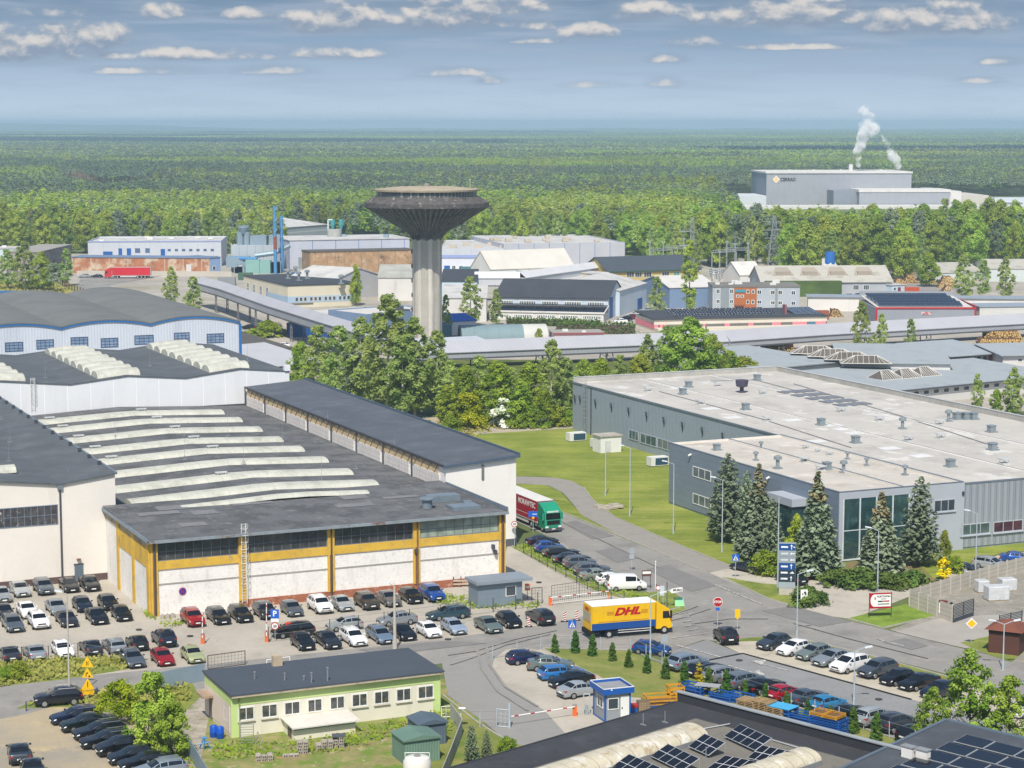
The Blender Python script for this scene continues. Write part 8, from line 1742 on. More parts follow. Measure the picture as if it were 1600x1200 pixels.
 b.tube((0,0,2.0),(.55,0,2.0),.06,n=6);b.build('frame',gy,t);MB().box(.12,.45,-.15,.15,0,.9).build('housing',mat('cabin_grey_steel','#9aa2a6',rough=.4,metal=.3),t)
 fr=fr_at(720,1137);t=thing('satellite_dish','white dish on a white post at the lower lawn','dish',fr,0,0);MB().tube((0,0,0),(0,0,1.95),.05,n=6).build('post',wt,t);MB().lathe([(.05,0),(.3,.05),(.36,.12),(.34,.12),(.05,.04)],(.12,-.1,1.75),16).build('dish',wt,t)
 for i,(px,py)in enumerate(((250,968),(258,967),(266,966))):
  fr=fr_at(px,py);t=thing('concrete_cube',('left','middle','right')[i]+' one of three small concrete cubes at the foot of the white workshop wall','concrete block',fr,0,0,0,'concrete cubes');MB().box(0,.5,0,.45,0,.45).build('block',cb,t);MB().path([(.15,.2,.45),(.2,.2,.55),(.3,.2,.55),(.35,.2,.45)],.02,4).build('handle',dkp,t)
 fr=fr_at(708,918,8);t=thing('rack_fence','short wooden rack at the brick plinth left of the guard cabin','rack',fr,0,0);b=MB();
 for x in(0,.9,1.8):b.box(x,x+.1,0,.1,0,1.3)
 b.build('post',dkp,t);MB().box(0,1.9,-.03,0,.3,.5).box(0,1.9,-.03,0,.7,.9).build('board',mat('rack_pale','#b5a795',rough=.9,var=.1),t)
 fr=fr_at(820,937,8);t=thing('notice_board','orange and white notice between the guard cabin and the wicket gate','sign',fr,0,0);MB().tube((.3,.03,0),(.3,.03,1.9),.04,n=5).build('post',dkp,t);panel(t,'face',mat('notice_orange','#d97a4a',rough=.5),0,.65,1.1,1.9,0);panel(t,'text_strip',wt,.08,.57,1.35,1.65,-.045,.01)
 for a in((1530,912),):
  fr=fr_at(1508,905);t=thing('barrier_gate','white barrier at the entrance of the rear car park','barrier',fr,0,0);MB().box(-.2,.2,-.2,.2,0,1.2).build('cabinet',mat('cabinet_grey','#9aa0a3',rough=.6),t);q=at(1549,901)-at(1508,905);MB().tube((0,-.25,1.0),(q.x,q.y-.25,.95),.05,n=6).build('boom',wt,t)
def grow(key,px,py,top,label,group=None,cat='tree',wide=1.0,name=None):
 HT={'oak':14.2,'birch':15.0,'pine':15.2,'bush':3.2,'poplar':18.6,'fresh':9.6,'maple':9.8,'shrub':6.0,'shrub_yellow':4.2,'spruce':11.6,'larch':11.3,'thuja':2.75,'thuja_gold':3.0,'juniper':1.5,'forsythia':2.6,'blossom':3.9,'drybush':1.4,'weed':.85}
 p=at(px,py);h=fr_at(px,py).on_y(px,top,0)[1]
 base=key.rstrip('012');s=h/HT[base]
 o=place_tree(key,p.x,p.y,s,label,group,cat,name=name);o.scale=(s*wide,s*wide,s);return o
def hedge(label,a,b,h,depth,seed):
 A,B=at(*a),at(*b);fr=Frame((A.x,A.y),math.degrees(math.atan2((B-A).y,(B-A).x)));L=(B-A).length;t=thing('hedge',label,'hedge',fr,0,0,0,'hedges by the white factory')
 r=np.random.default_rng(seed);n=int(L*90);P=np.stack([r.uniform(0,L,n),r.uniform(0,depth,n),r.uniform(.1,h,n)],1);P[:,2]*=1-.25*(np.abs(np.sin(P[:,0]*3.1))**3)
 me=quads_mesh('foliage',leaf_cloud(P,np.tile([0,-.5,.8],(n,1)),.28,r,.6),tree_mats()['thuja']);o=bpy.data.objects.new('foliage',me);COL.objects.link(o);o.parent=t
 MB().box(.2,L-.2,.3,depth-.3,0,h*.7).build('inner_twigs',mat('bark','#5a4f44'),t,local=True)
def build_trees():
 make_tree_templates();T=tree_mats()
 grow('spruce0',1275,900,738,'tall blue spruce left of the glazed entrance',wide=.9);grow('spruce1',1375,903,770,'blue spruce right in front of the glazed entrance',wide=1.0);grow('larch0',1436,884,745,'tall garden pine right of the glazed entrance',wide=1.05)
 grow('larch1',1136,846,708,'tallest garden pine at the west side of the annex',wide=1.05);grow('spruce0',1184,872,726,'blue spruce beside the tallest garden pine, west of the annex',wide=.85);grow('larch0',1165,862,735,'garden pine squeezed between the pine and the spruce west of the annex',wide=.7)
 grow('larch1',1207,884,778,'short dark garden pine in front of the porch',wide=.8);grow('fresh',1243,892,800,'light green young tree beside the porch',wide=.7);grow('fresh',1476,880,826,'small dark green tree beside the yellow flowering shrub',wide=.7)
 grow('bush0',1197,898,858,'rounded dark bush under the garden pines',None,'bush',1.1)
 for i,(px,py,top,w,lab)in enumerate(((1262,945,914,1.2,'spreading juniper behind the small white sign board'),(1308,914,888,1.5,'low juniper at the left of the planting bed'),(1345,917,886,1.5,'low juniper in the middle of the planting bed, behind the billboard lamp'),(1388,919,893,1.4,'low juniper under the right blue spruce'),(1424,913,889,1.4,'low juniper at the right end of the planting bed'))):grow('juniper%d'%(i%2),px,py,top,lab,'junipers at the entrance','bush',w*.68)
 grow('forsythia',1474,909,868,'bright yellow flowering shrub by the rear car park',None,'shrub');grow('bush1',1492,896,868,'dark green shrub beside the yellow flowering shrub',None,'bush');grow('drybush',1163,863,848,'dry pale brush heap under the garden pines',None,'bush')
 names=['first thuja of the row, next to the marker board end','second thuja of the row, behind the pedestrian sign','third thuja of the row, left of the blue driving car','fourth thuja of the row','fifth thuja of the row, near the lamp post','sixth thuja of the row, under the grey sign back','seventh thuja of the row, in front of the silver blue crossover','slim thuja left of the yellow one','golden yellow thuja in the row','thuja just right of the yellow one','large thuja behind the pallet stacks at their left','small thuja behind the wooden pallet stacks','thuja beside the red hatchback','thuja in front of the slate grey saloon','small thuja in front of the light blue hatchback','tiny thuja behind the blue crate stack','tall thuja right of the blue crate stack','last tall thuja before the maple tree']
 for i,(px,py,top)in enumerate(((867,1020,991),(899,1020,986),(926,1025,991),(957,1033,1004),(982,1043,1014),(1011,1052,1022),(1040,1061,1028),(1069,1069,1033),(1092,1070,1034),(1107,1074,1042),(1135,1087,1046),(1164,1089,1062),(1196,1095,1067),(1229,1107,1080),(1262,1117,1092),(1298,1125,1102),(1333,1146,1104),(1369,1157,1114))):grow('thuja_gold' if i==8 else 'thuja%d'%(i%2),px,py,top,names[i],'thujas along the dry lawn','thuja',1.15)
 grow('maple',1512,1192,1006,'tall light green maple tree at the lower right, middle stem','maple trees',wide=.85);grow('maple',1575,1196,1050,'light green maple tree at the lower right, nearest the picture edge','maple trees',wide=.9);grow('maple',1456,1200,1068,'smaller light green maple tree at the lower right, beside the yard lamp','maple trees',wide=.8)
 grow('shrub',240,1172,1050,'tall green shrub in the grass strip beside the sandy yard',None,'shrub',.85);grow('shrub_yellow',190,1128,1062,'yellow green flowering shrub at the railing beside the sandy yard',None,'shrub',.95);grow('shrub',268,1185,1095,'lower green shrub at the end of the corrugated fence',None,'shrub',.8);grow('bush1',30,1062,1032,'dark green bush on the grass bank at the left edge',None,'bush',.9);grow('bush2',12,1064,1040,'small bush at the left picture edge on the grass bank',None,'bush')
 grow('larch1',737,1190,1132,'small dark fir at the left on the lower lawn',None,'tree',.9);grow('larch0',760,1184,1140,'small dark fir at the right on the lower lawn',None,'tree',.9);grow('bush0',792,1176,1150,'small shrub near the end of the lower lawn',None,'bush')
 b=[('birch0',608,648,455,1.15,'tallest birch, its top reaching the tower stem'),('birch1',648,652,492,1.2,'broad birch right of the tallest one'),('birch2',682,648,512,1.0,'birch at the right of the big birch group, before the tower foot'),('birch1',565,640,492,1.1,'birch left of the tallest one'),('birch2',530,632,505,1.2,'birch in the left part of the birch group'),('birch0',497,622,505,1.2,'birch near the end of the lilac shed'),('fresh',472,612,530,1.0,'leftmost light green tree of the birch group'),('pine0',552,640,540,1.0,'dark pine among the birches'),('birch0',630,655,520,1.3,'birch with hanging branches in front of the big group')]
 for k,px,py,top,w,lab in b:grow(k,px,py,top,lab,'trees behind the tall white hall',wide=w)
 b=[('birch1',704,662,560,1.1),('fresh',728,664,566,.9),('birch2',748,660,552,1.1),('fresh',776,664,560,1.0),('birch0',800,660,572,1.1),('fresh',828,660,562,.95),('birch1',862,658,528,1.05),('birch2',885,656,556,1.1),('oak0',912,650,560,.8),('fresh',940,640,556,1.0),('birch0',968,632,552,1.1),('fresh',1000,628,550,1.0),('birch1',1012,620,520,1.0),('birch0',1042,618,506,1.0),('oak1',1076,624,494,1.15),('oak2',1110,618,520,.95),('fresh',1140,612,545,1.0),('bush1',1160,606,556,1.2),('fresh',700,672,598,.9),('shrub_yellow',728,670,612,.95),('fresh',812,668,590,1.0),('fresh',850,668,605,.95)]
 loc=['behind the roof end of the tall white hall','third from the tower side','left of the white blossom','over the white blossom','right of the white blossom','at the middle of the belt','tallest of the middle belt, touching the gallery','left of the warehouse corner','nearest the warehouse corner','behind the warehouse corner','behind the far end of the warehouse roof','left of the big round tree','with a pointed top left of the big round tree','growing into the left side of the big round tree','with a big round crown before the pink workshop','making the right half of the big round crown','right of the big round tree','last before the pale blue roof','at the edge of the dirt track','yellowish one at the dirt track','front row under the gallery','front row nearest the lawn path']
 for(k,px,py,top,w),l in zip(b,loc):grow(k,px,py,top,'green belt tree '+l,'trees of the belt under the gallery',wide=w)
 for i,(px,py,top,lab)in enumerate(((668,692,655,'bush at the roof edge of the tall white hall'),(690,695,662,'bush at the left end of the dirt track'),(706,676,648,'bush behind the dirt track'),(745,668,635,'bush left of the white blossoming shrub'),(812,668,632,'bush right of the white blossoming shrub'),(840,668,636,'bush in the middle of the lawn edge'),(868,666,632,'bush left of the warehouse corner'),(888,664,640,'bush touching the warehouse corner'))):grow('bush%d'%(i%3),px,py,top,lab,'bushes at the lawn edge','bush',1.1)
 grow('blossom',787,668,622,'white blossoming shrub at the lawn edge',None,'shrub');grow('blossom',852,668,642,'smaller white blossoming shrub left of the warehouse',None,'shrub',.8)
 for k,px,py,top,w,lab in(('birch0',735,511,430,1.25,'large birch right of the water tower'),('birch1',775,509,450,1.0,'dense birch left of the white factory'),('birch2',697,530,458,.7,'slim birch hugging the water tower'),('poplar',1077,492,372,.9,'dark poplar before the yellow workshop'),('birch2',1026,496,430,1.1,'pale green birch between the white factory and the poplar'),('birch0',1345,566,468,.85,'slim birch left in front of the red trim hall'),('birch1',1376,566,488,.8,'slim birch right in front of the red trim hall'),('birch2',1422,566,496,.85,'single slim birch beyond the roof lanterns'),('birch0',1526,645,582,.9,'birch behind the warehouse parapet at the right'),('birch1',1583,650,572,1.2,'broad birch at the right picture edge behind the warehouse'),('fresh',1556,648,606,.9,'small tree between the two right birches'),('birch1',268,478,415,1.1,'birch left at the start of the conveyor gallery'),('birch2',302,492,430,1.3,'weeping birch right at the start of the conveyor gallery'),('fresh',556,478,410,.5,'thin sparse tree in front of the sooty brick building'),('birch2',104,447,386,1.0,'slim birch at the brown wooden fence'),('birch0',12,452,388,1.4,'leftmost tree on the meadow'),('birch1',40,454,375,1.3,'tallest tree on the meadow at the left'),('oak0',66,455,392,.9,'broad tree on the meadow'),('pine1',84,458,410,1.2,'brownish pine at the right of the meadow group'),('birch2',1505,470,395,1.2,'birch beside the timber yard'),('birch0',1535,466,404,1.1,'birch right of the timber yard'),('birch1',1570,468,400,1.1,'birch before the pale green roofed shed'),('fresh',1452,448,392,1.1,'light green tree behind the timber stacks'),('bush2',420,527,500,1.5,'bush beside the blue container wall'),('bush0',395,535,512,1.4,'bush in front of the dark distant cars'),('fresh',842,536,512,1.0,'small tree before the arched hangar'),('bush1',1035,535,515,1.0,'bush at the left of the pink workshop ramp')):grow(k,px,py,top,lab,'single trees of the estate','tree' if 'bush' not in k else 'bush',w)
 hedge('long clipped hedge under the windows of the white factory',(790,508),(936,512),2.3,1.6,1);hedge('second clipped hedge in front of the first',(868,521),(992,523),3.4,1.8,2)
 r=np.random.default_rng(5);kinds=[('oak0',.26),('oak1',.2),('oak2',.16),('birch0',.1),('birch1',.08),('fresh',.1),('pine0',.09),('pine1',.09),('pine2',.08)]
 ks,ws=[k for k,_ in kinds],np.array([w for _,w in kinds]);ws/=ws.sum()
 dm=lambda px:float(np.interp(px,[-60,120,180,430,450,520,660,700,1000,1020,1190,1230,1440,1470,1660],[880,880,872,862,1010,1010,860,880,880,792,786,744,732,800,800]))
 n=0
 SP={'oak':'leafy broad tree in the near edge of the forest','birch':'slim birch in the near edge of the forest','fresh':'light green young tree in the near edge of the forest','pine':'dark pine in the near edge of the forest'}
 for row in range(5):
  px=-40.0+row*7
  while px<1650:
   d=dm(px)+row*17+r.uniform(-6,8);x=(px-800)/F*d
   k=ks[r.choice(len(ks),p=ws)];hh=r.uniform(14,20)*(.8 if k=='fresh' else 1)
   if px>1100:hh=r.uniform(17.5,23.5)+row*.6
   s=hh/{'oak':14.2,'birch':15,'fresh':9.6,'pine':15.2}[k.rstrip('012')]
   o=place_tree(k,x,d,s,SP[k.rstrip('012')],'trees of the near forest edge','tree');w=s*r.uniform(.85,1.05)*(.62 if k=='fresh' else.9);o.scale=(w,w,s);n+=1
   px+=r.uniform(24,44)
 def scatter(name,polys,m,size,h,dens,seed,up=1.0):
  rr=np.random.default_rng(seed);P=[]
  for poly in polys:
   q=np.array([at(x,y).to_tuple()[:2]for x,y in poly]);lo,hi=q.min(0),q.max(0);N=int((hi-lo).prod()*dens)
   c=rr.uniform(lo,hi,(N,2));ins=np.zeros(N,bool);j=len(q)-1
   for i in range(len(q)):
    xi,yi,xj,yj=*q[i],*q[j];cond=((yi>c[:,1])!=(yj>c[:,1]))&(c[:,0]<(xj-xi)*(c[:,1]-yi)/(yj-yi+1e-9)+xi);ins^=cond;j=i
   P.append(c[ins])
  P=np.concatenate(P);patch=np.sin(P[:,0]*.9+1.3)*np.sin(P[:,1]*.7)+rr.normal(0,.5,len(P));P=P[patch>-.5]
  z=rr.uniform(.02,h,len(P));p3=np.column_stack([P,z]);o=bpy.data.objects.new(name,quads_mesh(name,leaf_cloud(p3,np.tile([0,-.8,.5*up],(len(p3),1)),size,rr,.7),m));COL.objects.link(o);tag(o,kind='stuff')
 scatter('grass',[[(-60,1083),(-60,1042),(0,1036),(100,1031),(190,1030),(228,1032),(200,1045),(100,1061)],[(40,1106),(62,1093),(150,1084),(290,1068),(300,1090),(270,1120),(200,1112),(100,1102)]],T['grass'],.2,.6,16,1)
 scatter('weeds',[[(335,1165),(470,1160),(560,1140),(690,1112),(725,1120),(700,1150),(620,1150),(560,1172),(440,1185),(330,1190)],[(800,856),(832,852),(880,886),(950,920),(1010,932),(1000,938),(940,926),(900,906)],[(690,930),(735,935),(850,946),(830,954),(740,952),(680,945)],[(250,975),(200,900),(230,970),(300,972),(260,985)],[(270,1130),(300,1170),(320,1210),(290,1210),(255,1180)]],T['fresh'],.16,.45,11,2)
 scatter('meadow_weeds',[[(-40,470),(-40,445),(90,446),(120,460)],[(640,690),(690,700),(790,668),(895,664),(895,655),(700,650)],[(1440,560),(1160,560),(1160,548),(1440,548)]],T['grass'],.35,.7,2,3)
def tile_mesh(name,size,n,mix_,quads,leaf,rng):
 T=tree_mats();mats=[T['pine'],T['oak'],T['fresh'],T['birch'],T['pine_dark']];V,M=[],[]  # pine_dark: needle colours with the cloud shade painted in
 mix_=np.array(list(mix_)+[0]*(5-len(mix_)));mix_=mix_/mix_.sum();g=int(math.sqrt(n));cell=size/g
 for c in range(g*g):
  x,y=(c%g+rng.uniform(.1,.9))*cell-size/2,(c//g+rng.uniform(.1,.9))*cell-size/2;k=rng.choice(5,p=mix_);h=rng.uniform(14.5,18.5)+(rng.uniform(0,2.5)if k else 0);rad=rng.uniform(2.2,3.1)if k in(0,4)else rng.uniform(2.8,4.6)
  q=rng.normal(0,1,(quads,3));q/=np.linalg.norm(q,axis=1)[:,None];q[:,2]=np.abs(q[:,2])*1.0-.15
  lo=h*(.6 if k in(0,4)else.45);p=np.array([x,y,lo])+q*np.array([rad,rad,(h-lo)])*rng.uniform(.75,1.0,(quads,1))
  tp=np.clip((p[:,2]-lo)/(h-lo),0,1);taper=1-.55*tp if k in(0,4)else 1-.25*tp**2
  p[:,0]=x+(p[:,0]-x)*taper;p[:,1]=y+(p[:,1]-y)*taper
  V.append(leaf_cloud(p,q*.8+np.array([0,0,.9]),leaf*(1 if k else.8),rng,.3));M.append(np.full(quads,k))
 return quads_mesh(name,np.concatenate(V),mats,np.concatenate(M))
def build_forest():
 rng=np.random.default_rng(11);col=bpy.data.collections.new('forest_patches')
 mixes=[(.9,.05,.02,.03),(.8,.06,.06,.08),(.45,.2,.18,.17),(.3,.25,.22,.23),(.1,.34,.26,.3),(.08,.2,.44,.28)]
 for i,m in enumerate(mixes):o=bpy.data.objects.new('forest_patch_%s'%'abcdef'[i],tile_mesh('forest_patch',54,100,m,150,.8,rng));col.objects.link(o)
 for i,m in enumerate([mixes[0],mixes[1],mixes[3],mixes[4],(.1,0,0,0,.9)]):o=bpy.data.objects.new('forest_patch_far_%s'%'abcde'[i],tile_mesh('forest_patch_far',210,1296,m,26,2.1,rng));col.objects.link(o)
 P,VR,RT,SCL=[],[],[],[]
 def noise2(x,y,s):return math.sin(x/s+1.7*math.sin(y/s*.8+2))+math.sin(y/s*1.3+1.1*math.sin(x/s*.6+1))+.7*math.sin((x+y)/s*1.9)
 dm=lambda px:float(np.interp(px,[-60,120,180,430,450,520,660,700,1000,1020,1190,1230,1440,1470,1660],[880,880,872,862,1010,1010,860,880,880,792,786,744,732,800,800]))+62
 def ok(x,y):
  px=800+x/y*F
  if abs(px-800)>900:return False
  if y<dm(px)+20:return False
  if px>1085 and 950<y<1600:return False
  if 1130<px and 1560<=y<1600:return False
  if 95<px<255 and 1500<y<1900-(px-95)*.6:return False
  if 385<px<440 and 4600<y<5600:return False
  return True
 y=880.0
 while y<2700:
  x=-y*.29
  while x<y*.29:
   X,Y=x+rng.uniform(-6,6),y+rng.uniform(-6,6)
   if ok(X,Y):
    v=noise2(X*.7,Y,150)+rng.normal(0,.3)
    near=Y<1250
    k=(5 if v>.9 else 4 if v>.2 else 3 if v>-.4 else 2 if v>-1 else 0)if near else(5 if v>1.7 else 3 if v>1.25 else 2 if v>.8 else 1 if v>-.2 else 0)
    P.append((X,Y,0));VR.append(k);RT.append(rng.integers(0,4)*math.pi/2);SCL.append(rng.uniform(.92,1.05))
   x+=48
  y+=48
 y=2700.0
 while y<14500:
  x=-y*.28
  while x<y*.28:
   X,Y=x+rng.uniform(-15,15),y+rng.uniform(-15,15)
   if ok(X,Y):
    v=noise2(X*.35,Y*1.0,420)+rng.normal(0,.2)
    q=800+X/Y*F;dark=(q<770 and 4300+(770-q)*.5<Y<5200+(770-q)*.9)or(q>1050 and 3150<Y<3550+(q-1050)*.3)or(300<q<900 and 8800<Y<9900)or(q<420 and 6500<Y<7300)  # cloud-shadow bands painted in as zones of darker, bluer canopy tiles
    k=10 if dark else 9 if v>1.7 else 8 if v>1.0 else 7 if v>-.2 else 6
    P.append((X,Y,0));VR.append(k);RT.append(rng.integers(0,4)*math.pi/2);SCL.append(rng.uniform(.9,1.1))
   x+=196
  y+=196
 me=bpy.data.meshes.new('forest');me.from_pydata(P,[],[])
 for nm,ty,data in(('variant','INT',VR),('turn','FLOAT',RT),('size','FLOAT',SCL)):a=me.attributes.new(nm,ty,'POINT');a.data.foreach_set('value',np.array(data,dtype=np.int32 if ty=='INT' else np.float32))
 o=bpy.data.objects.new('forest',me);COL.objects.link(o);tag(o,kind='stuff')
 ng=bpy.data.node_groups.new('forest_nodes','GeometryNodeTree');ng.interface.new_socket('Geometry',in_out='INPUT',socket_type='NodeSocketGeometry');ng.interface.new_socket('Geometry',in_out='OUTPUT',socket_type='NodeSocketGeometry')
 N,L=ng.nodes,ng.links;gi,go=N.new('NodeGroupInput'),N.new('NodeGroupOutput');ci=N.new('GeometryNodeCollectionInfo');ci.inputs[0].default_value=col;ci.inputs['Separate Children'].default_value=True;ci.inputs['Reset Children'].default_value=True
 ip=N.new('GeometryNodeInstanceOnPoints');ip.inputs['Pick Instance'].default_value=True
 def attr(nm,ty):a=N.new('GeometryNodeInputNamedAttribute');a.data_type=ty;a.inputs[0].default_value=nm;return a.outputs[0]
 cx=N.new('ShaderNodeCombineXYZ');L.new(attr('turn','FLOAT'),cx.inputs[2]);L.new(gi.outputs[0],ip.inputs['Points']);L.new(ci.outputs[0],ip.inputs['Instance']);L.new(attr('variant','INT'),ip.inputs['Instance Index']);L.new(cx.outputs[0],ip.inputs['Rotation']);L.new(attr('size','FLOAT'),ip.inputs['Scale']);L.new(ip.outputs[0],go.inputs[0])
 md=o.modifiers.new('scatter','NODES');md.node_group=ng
 r=random.Random(8);mb=MB()
 for i in range(150):
  px=100+i*1.0+r.uniform(-1,1);d=1905-(px-95)*.55+r.uniform(0,30);x=(px-800)/F*d;mb.tube((x,d,0),(x,d,r.uniform(9,13)),.28,.2,4,caps=False)
 tag(mb.build('forest_trunks',mat('trunk_red','#8f6b57',rough=.95,var=.3)),kind='stuff')
def build_air():
 build_forest()
 if HAZE:
  m=bpy.data.materials.new('air');m.use_nodes=True;nt=m.node_tree;nt.nodes.clear();out=nt.nodes.new('ShaderNodeOutputMaterial');v=nt.nodes.new('ShaderNodeVolumePrincipled');v.inputs['Color'].default_value=HAZE_COL;v.inputs['Density'].default_value=HAZE;v.inputs['Anisotropy'].default_value=0.1;nt.links.new(v.outputs[0],out.inputs['Volume'])
  o=MB().box(-9000,9000,-300,17600,-1,76).build('haze',m);tag(o,kind='stuff');m.cycles.homogeneous_volume=True
 D=1420;K=D/F;hz_=lambda py:H-(py-HY)*K;X=lambda px:(px-800)/F*D
 sm=bpy.data.materials.new('steam');sm.use_nodes=True;nt=sm.node_tree;nt.nodes.clear();out=nt.nodes.new('ShaderNodeOutputMaterial');v=nt.nodes.new('ShaderNodeVolumePrincipled');v.inputs['Color'].default_value=(.97,.97,.98,1);v.inputs['Anisotropy'].default_value=-.4
 tc=nt.nodes.new('ShaderNodeTexCoord');n=nt.nodes.new('ShaderNodeTexNoise');n.inputs['Scale'].default_value=.16;n.inputs['Detail'].default_value=5;nt.links.new(tc.outputs['Object'],n.inputs['Vector']);mr=nt.nodes.new('ShaderNodeMapRange');mr.inputs[1].default_value=.4;mr.inputs[2].default_value=.75;mr.inputs[3].default_value=0;mr.inputs[4].default_value=.42
 nt.links.new(n.outputs['Fac'],mr.inputs[0]);nt.links.new(mr.outputs[0],v.inputs['Density']);nt.links.new(v.outputs[0],out.inputs['Volume'])
 for lab,pts in(('tall white steam plume rising from the chimney of the grey factory',[(1338,256,2.2),(1337,246,3.2),(1337,236,4.0),(1339,226,4.6),(1343,218,5.4),(1350,210,6.4),(1355,201,6.6),(1354,192,6.0),(1349,183,5.4),(1346,175,4.4),(1347,168,3.4)]),('smaller slanting steam plume right of the tall one',[(1399,256,3.4),(1396,250,4.2),(1391,243,4.2),(1386,235,3.4),(1382,227,2.8),(1379,219,2.2),(1374,212,2.0)])):
  bm=bmesh.new();r=random.Random(3)
  for px,py,rad in pts:
   for q in range(3):
    mtx=Matrix.Translation((X(px)+r.uniform(-.5,.5)*rad,D+r.uniform(-.5,.5)*rad,hz_(py)+r.uniform(-.4,.4)*rad))@Matrix.Scale(rad*r.uniform(.55,.8),4);bmesh.ops.create_icosphere(bm,subdivisions=2,radius=1,matrix=mtx)
  me=bpy.data.meshes.new('steam');bm.to_mesh(me);bm.free();me.materials.append(sm);o=bpy.data.objects.new('steam_plume',me);COL.objects.link(o);tag(o,lab,'steam','steam plumes')
  rm=o.modifiers.new('fuse','REMESH');rm.mode='VOXEL';rm.voxel_size=.7
HAZE,HAZE_COL=1.5e-4,(.57,.79,1.0,1)
def lorry():
 root=bpy.data.objects.new('delivery_lorry',None);COL.objects.link(root)
 ye=mat('lorry_yellow','#e0b212',rough=.4,var=.05,scale=.5,coat=.2,bands=(0,1.21,.02,'#a98510',.7),dirt=('#b59a4a',.5,.55,.75,.5,(.6,.6,2)));bl=mat('lorry_blue','#1d4a8c',rough=.4,var=.04);dk=mat('black_plastic','#17181a');rd=mat('logo_red','#b01a22',rough=.4,var=0);wt=mat('lorry_roof','#e6e6e2',rough=.6,var=.03)
 MB().box(-4.9,2.4,-1.25,1.25,1.75,3.62).build('cargo_box',ye,root);MB().box(-4.92,2.42,-1.27,1.27,3.624,3.7).build('cargo_roof',wt,root);MB().box(-4.9,2.4,-1.26,1.26,1.0,1.746).build('blue_skirt',bl,root)
 MB().box(-5.02,-4.91,-1.2,1.2,1.0,3.55).build('rear_door',mat('door_yellow','#d9aa12',rough=.4),root);MB().box(-5.06,-5.03,-1.15,1.15,1.9,2.9).build('tail_lift',mat('lift_grey','#a89f8a',rough=.5,var=.08),root);MB().box(-5.2,-4.6,-1.2,1.2,.45,.95).build('underrun',dk,root)
 MB().box(-4.5,3.9,-.45,.45,.55,.98).build('chassis',dk,root)
 for s in(1,-1):MB().box(-1.9,1.9,s*1.22,s*1.17,.55,.62).box(-1.9,1.9,s*1.22,s*1.17,.8,.87).build('side_guard',mat('guard_grey','#c9c7c2'),root)
 pr=[(2.55,.6),(4.35,.6),(4.42,1.1),(4.36,1.75),(4.1,2.75),(3.8,2.9),(2.75,3.6),(2.55,3.62)]
 c=MB().extrude_y(pr,-1.15,1.15).build('cab',ye,root);bv=c.modifiers.new('bevel','BEVEL');bv.width=.07;bv.segments=2
 MB().add([(4.385,-1.0,1.72),(4.385,1.0,1.72),(4.16,.96,2.62),(4.16,-.96,2.62)],[(0,1,2,3)]).build('windscreen',GLASS(),root)
 for s in(1,-1):
  MB().add([(3.3,s*1.165,1.75),(4.15,s*1.165,1.75),(3.98,s*1.165,2.55),(3.3,s*1.165,2.55)],[(0,1,2,3)]).build('side_window',GLASS(),root);MB().box(4.1,4.25,s*1.25,s*1.5,1.8,2.6).build('mirror',dk,root);MB().box(4.38,4.45,s*.7,s*1.1,.75,1.0).build('headlight',mat('headlight_glass','#dfe6ea'),root)
  MB().box(-5.07,-5.02,s*.9,s*1.2,.75,.95).build('taillight',mat('taillight','#a3141c'),root)
 MB().box(4.38,4.46,-1.1,1.1,.35,.7).build('bumper',mat('bumper_grey','#4b4f52'),root);MB().box(4.4,4.45,-.7,.7,1.05,1.45).build('grille',dk,root)
 wheels(root,(3.5,-2.9),.45,1.15,single=(3.5,))
 for s,rz in((-1,0),(1,math.pi)):
  text_mesh('DHL',1.1,root,'lettering',rd,(-.9 if s<0 else-1.3,s*1.262,2.85),(R(90),0,rz),.004,bold=.06,sx=1.35,shear=.35);b=MB()
  for k in range(3):z=2.58+k*.14;b.box(-3.2,-2.4,s*1.262,s*1.256,z,z+.06).box(.75,1.5,s*1.262,s*1.256,z,z+.06)
  b.box(-4.2,1.6,s*1.262,s*1.256,1.85,1.9);b.build('logo_lines',mat('logo_line_red','#a5601c',var=0),root)
 text_mesh('DHL',.4,root,'lettering',rd,(-5.07,0,3.2),(R(90),0,R(-90)),.004,bold=.02,sx=1.35,shear=.3)
 return root
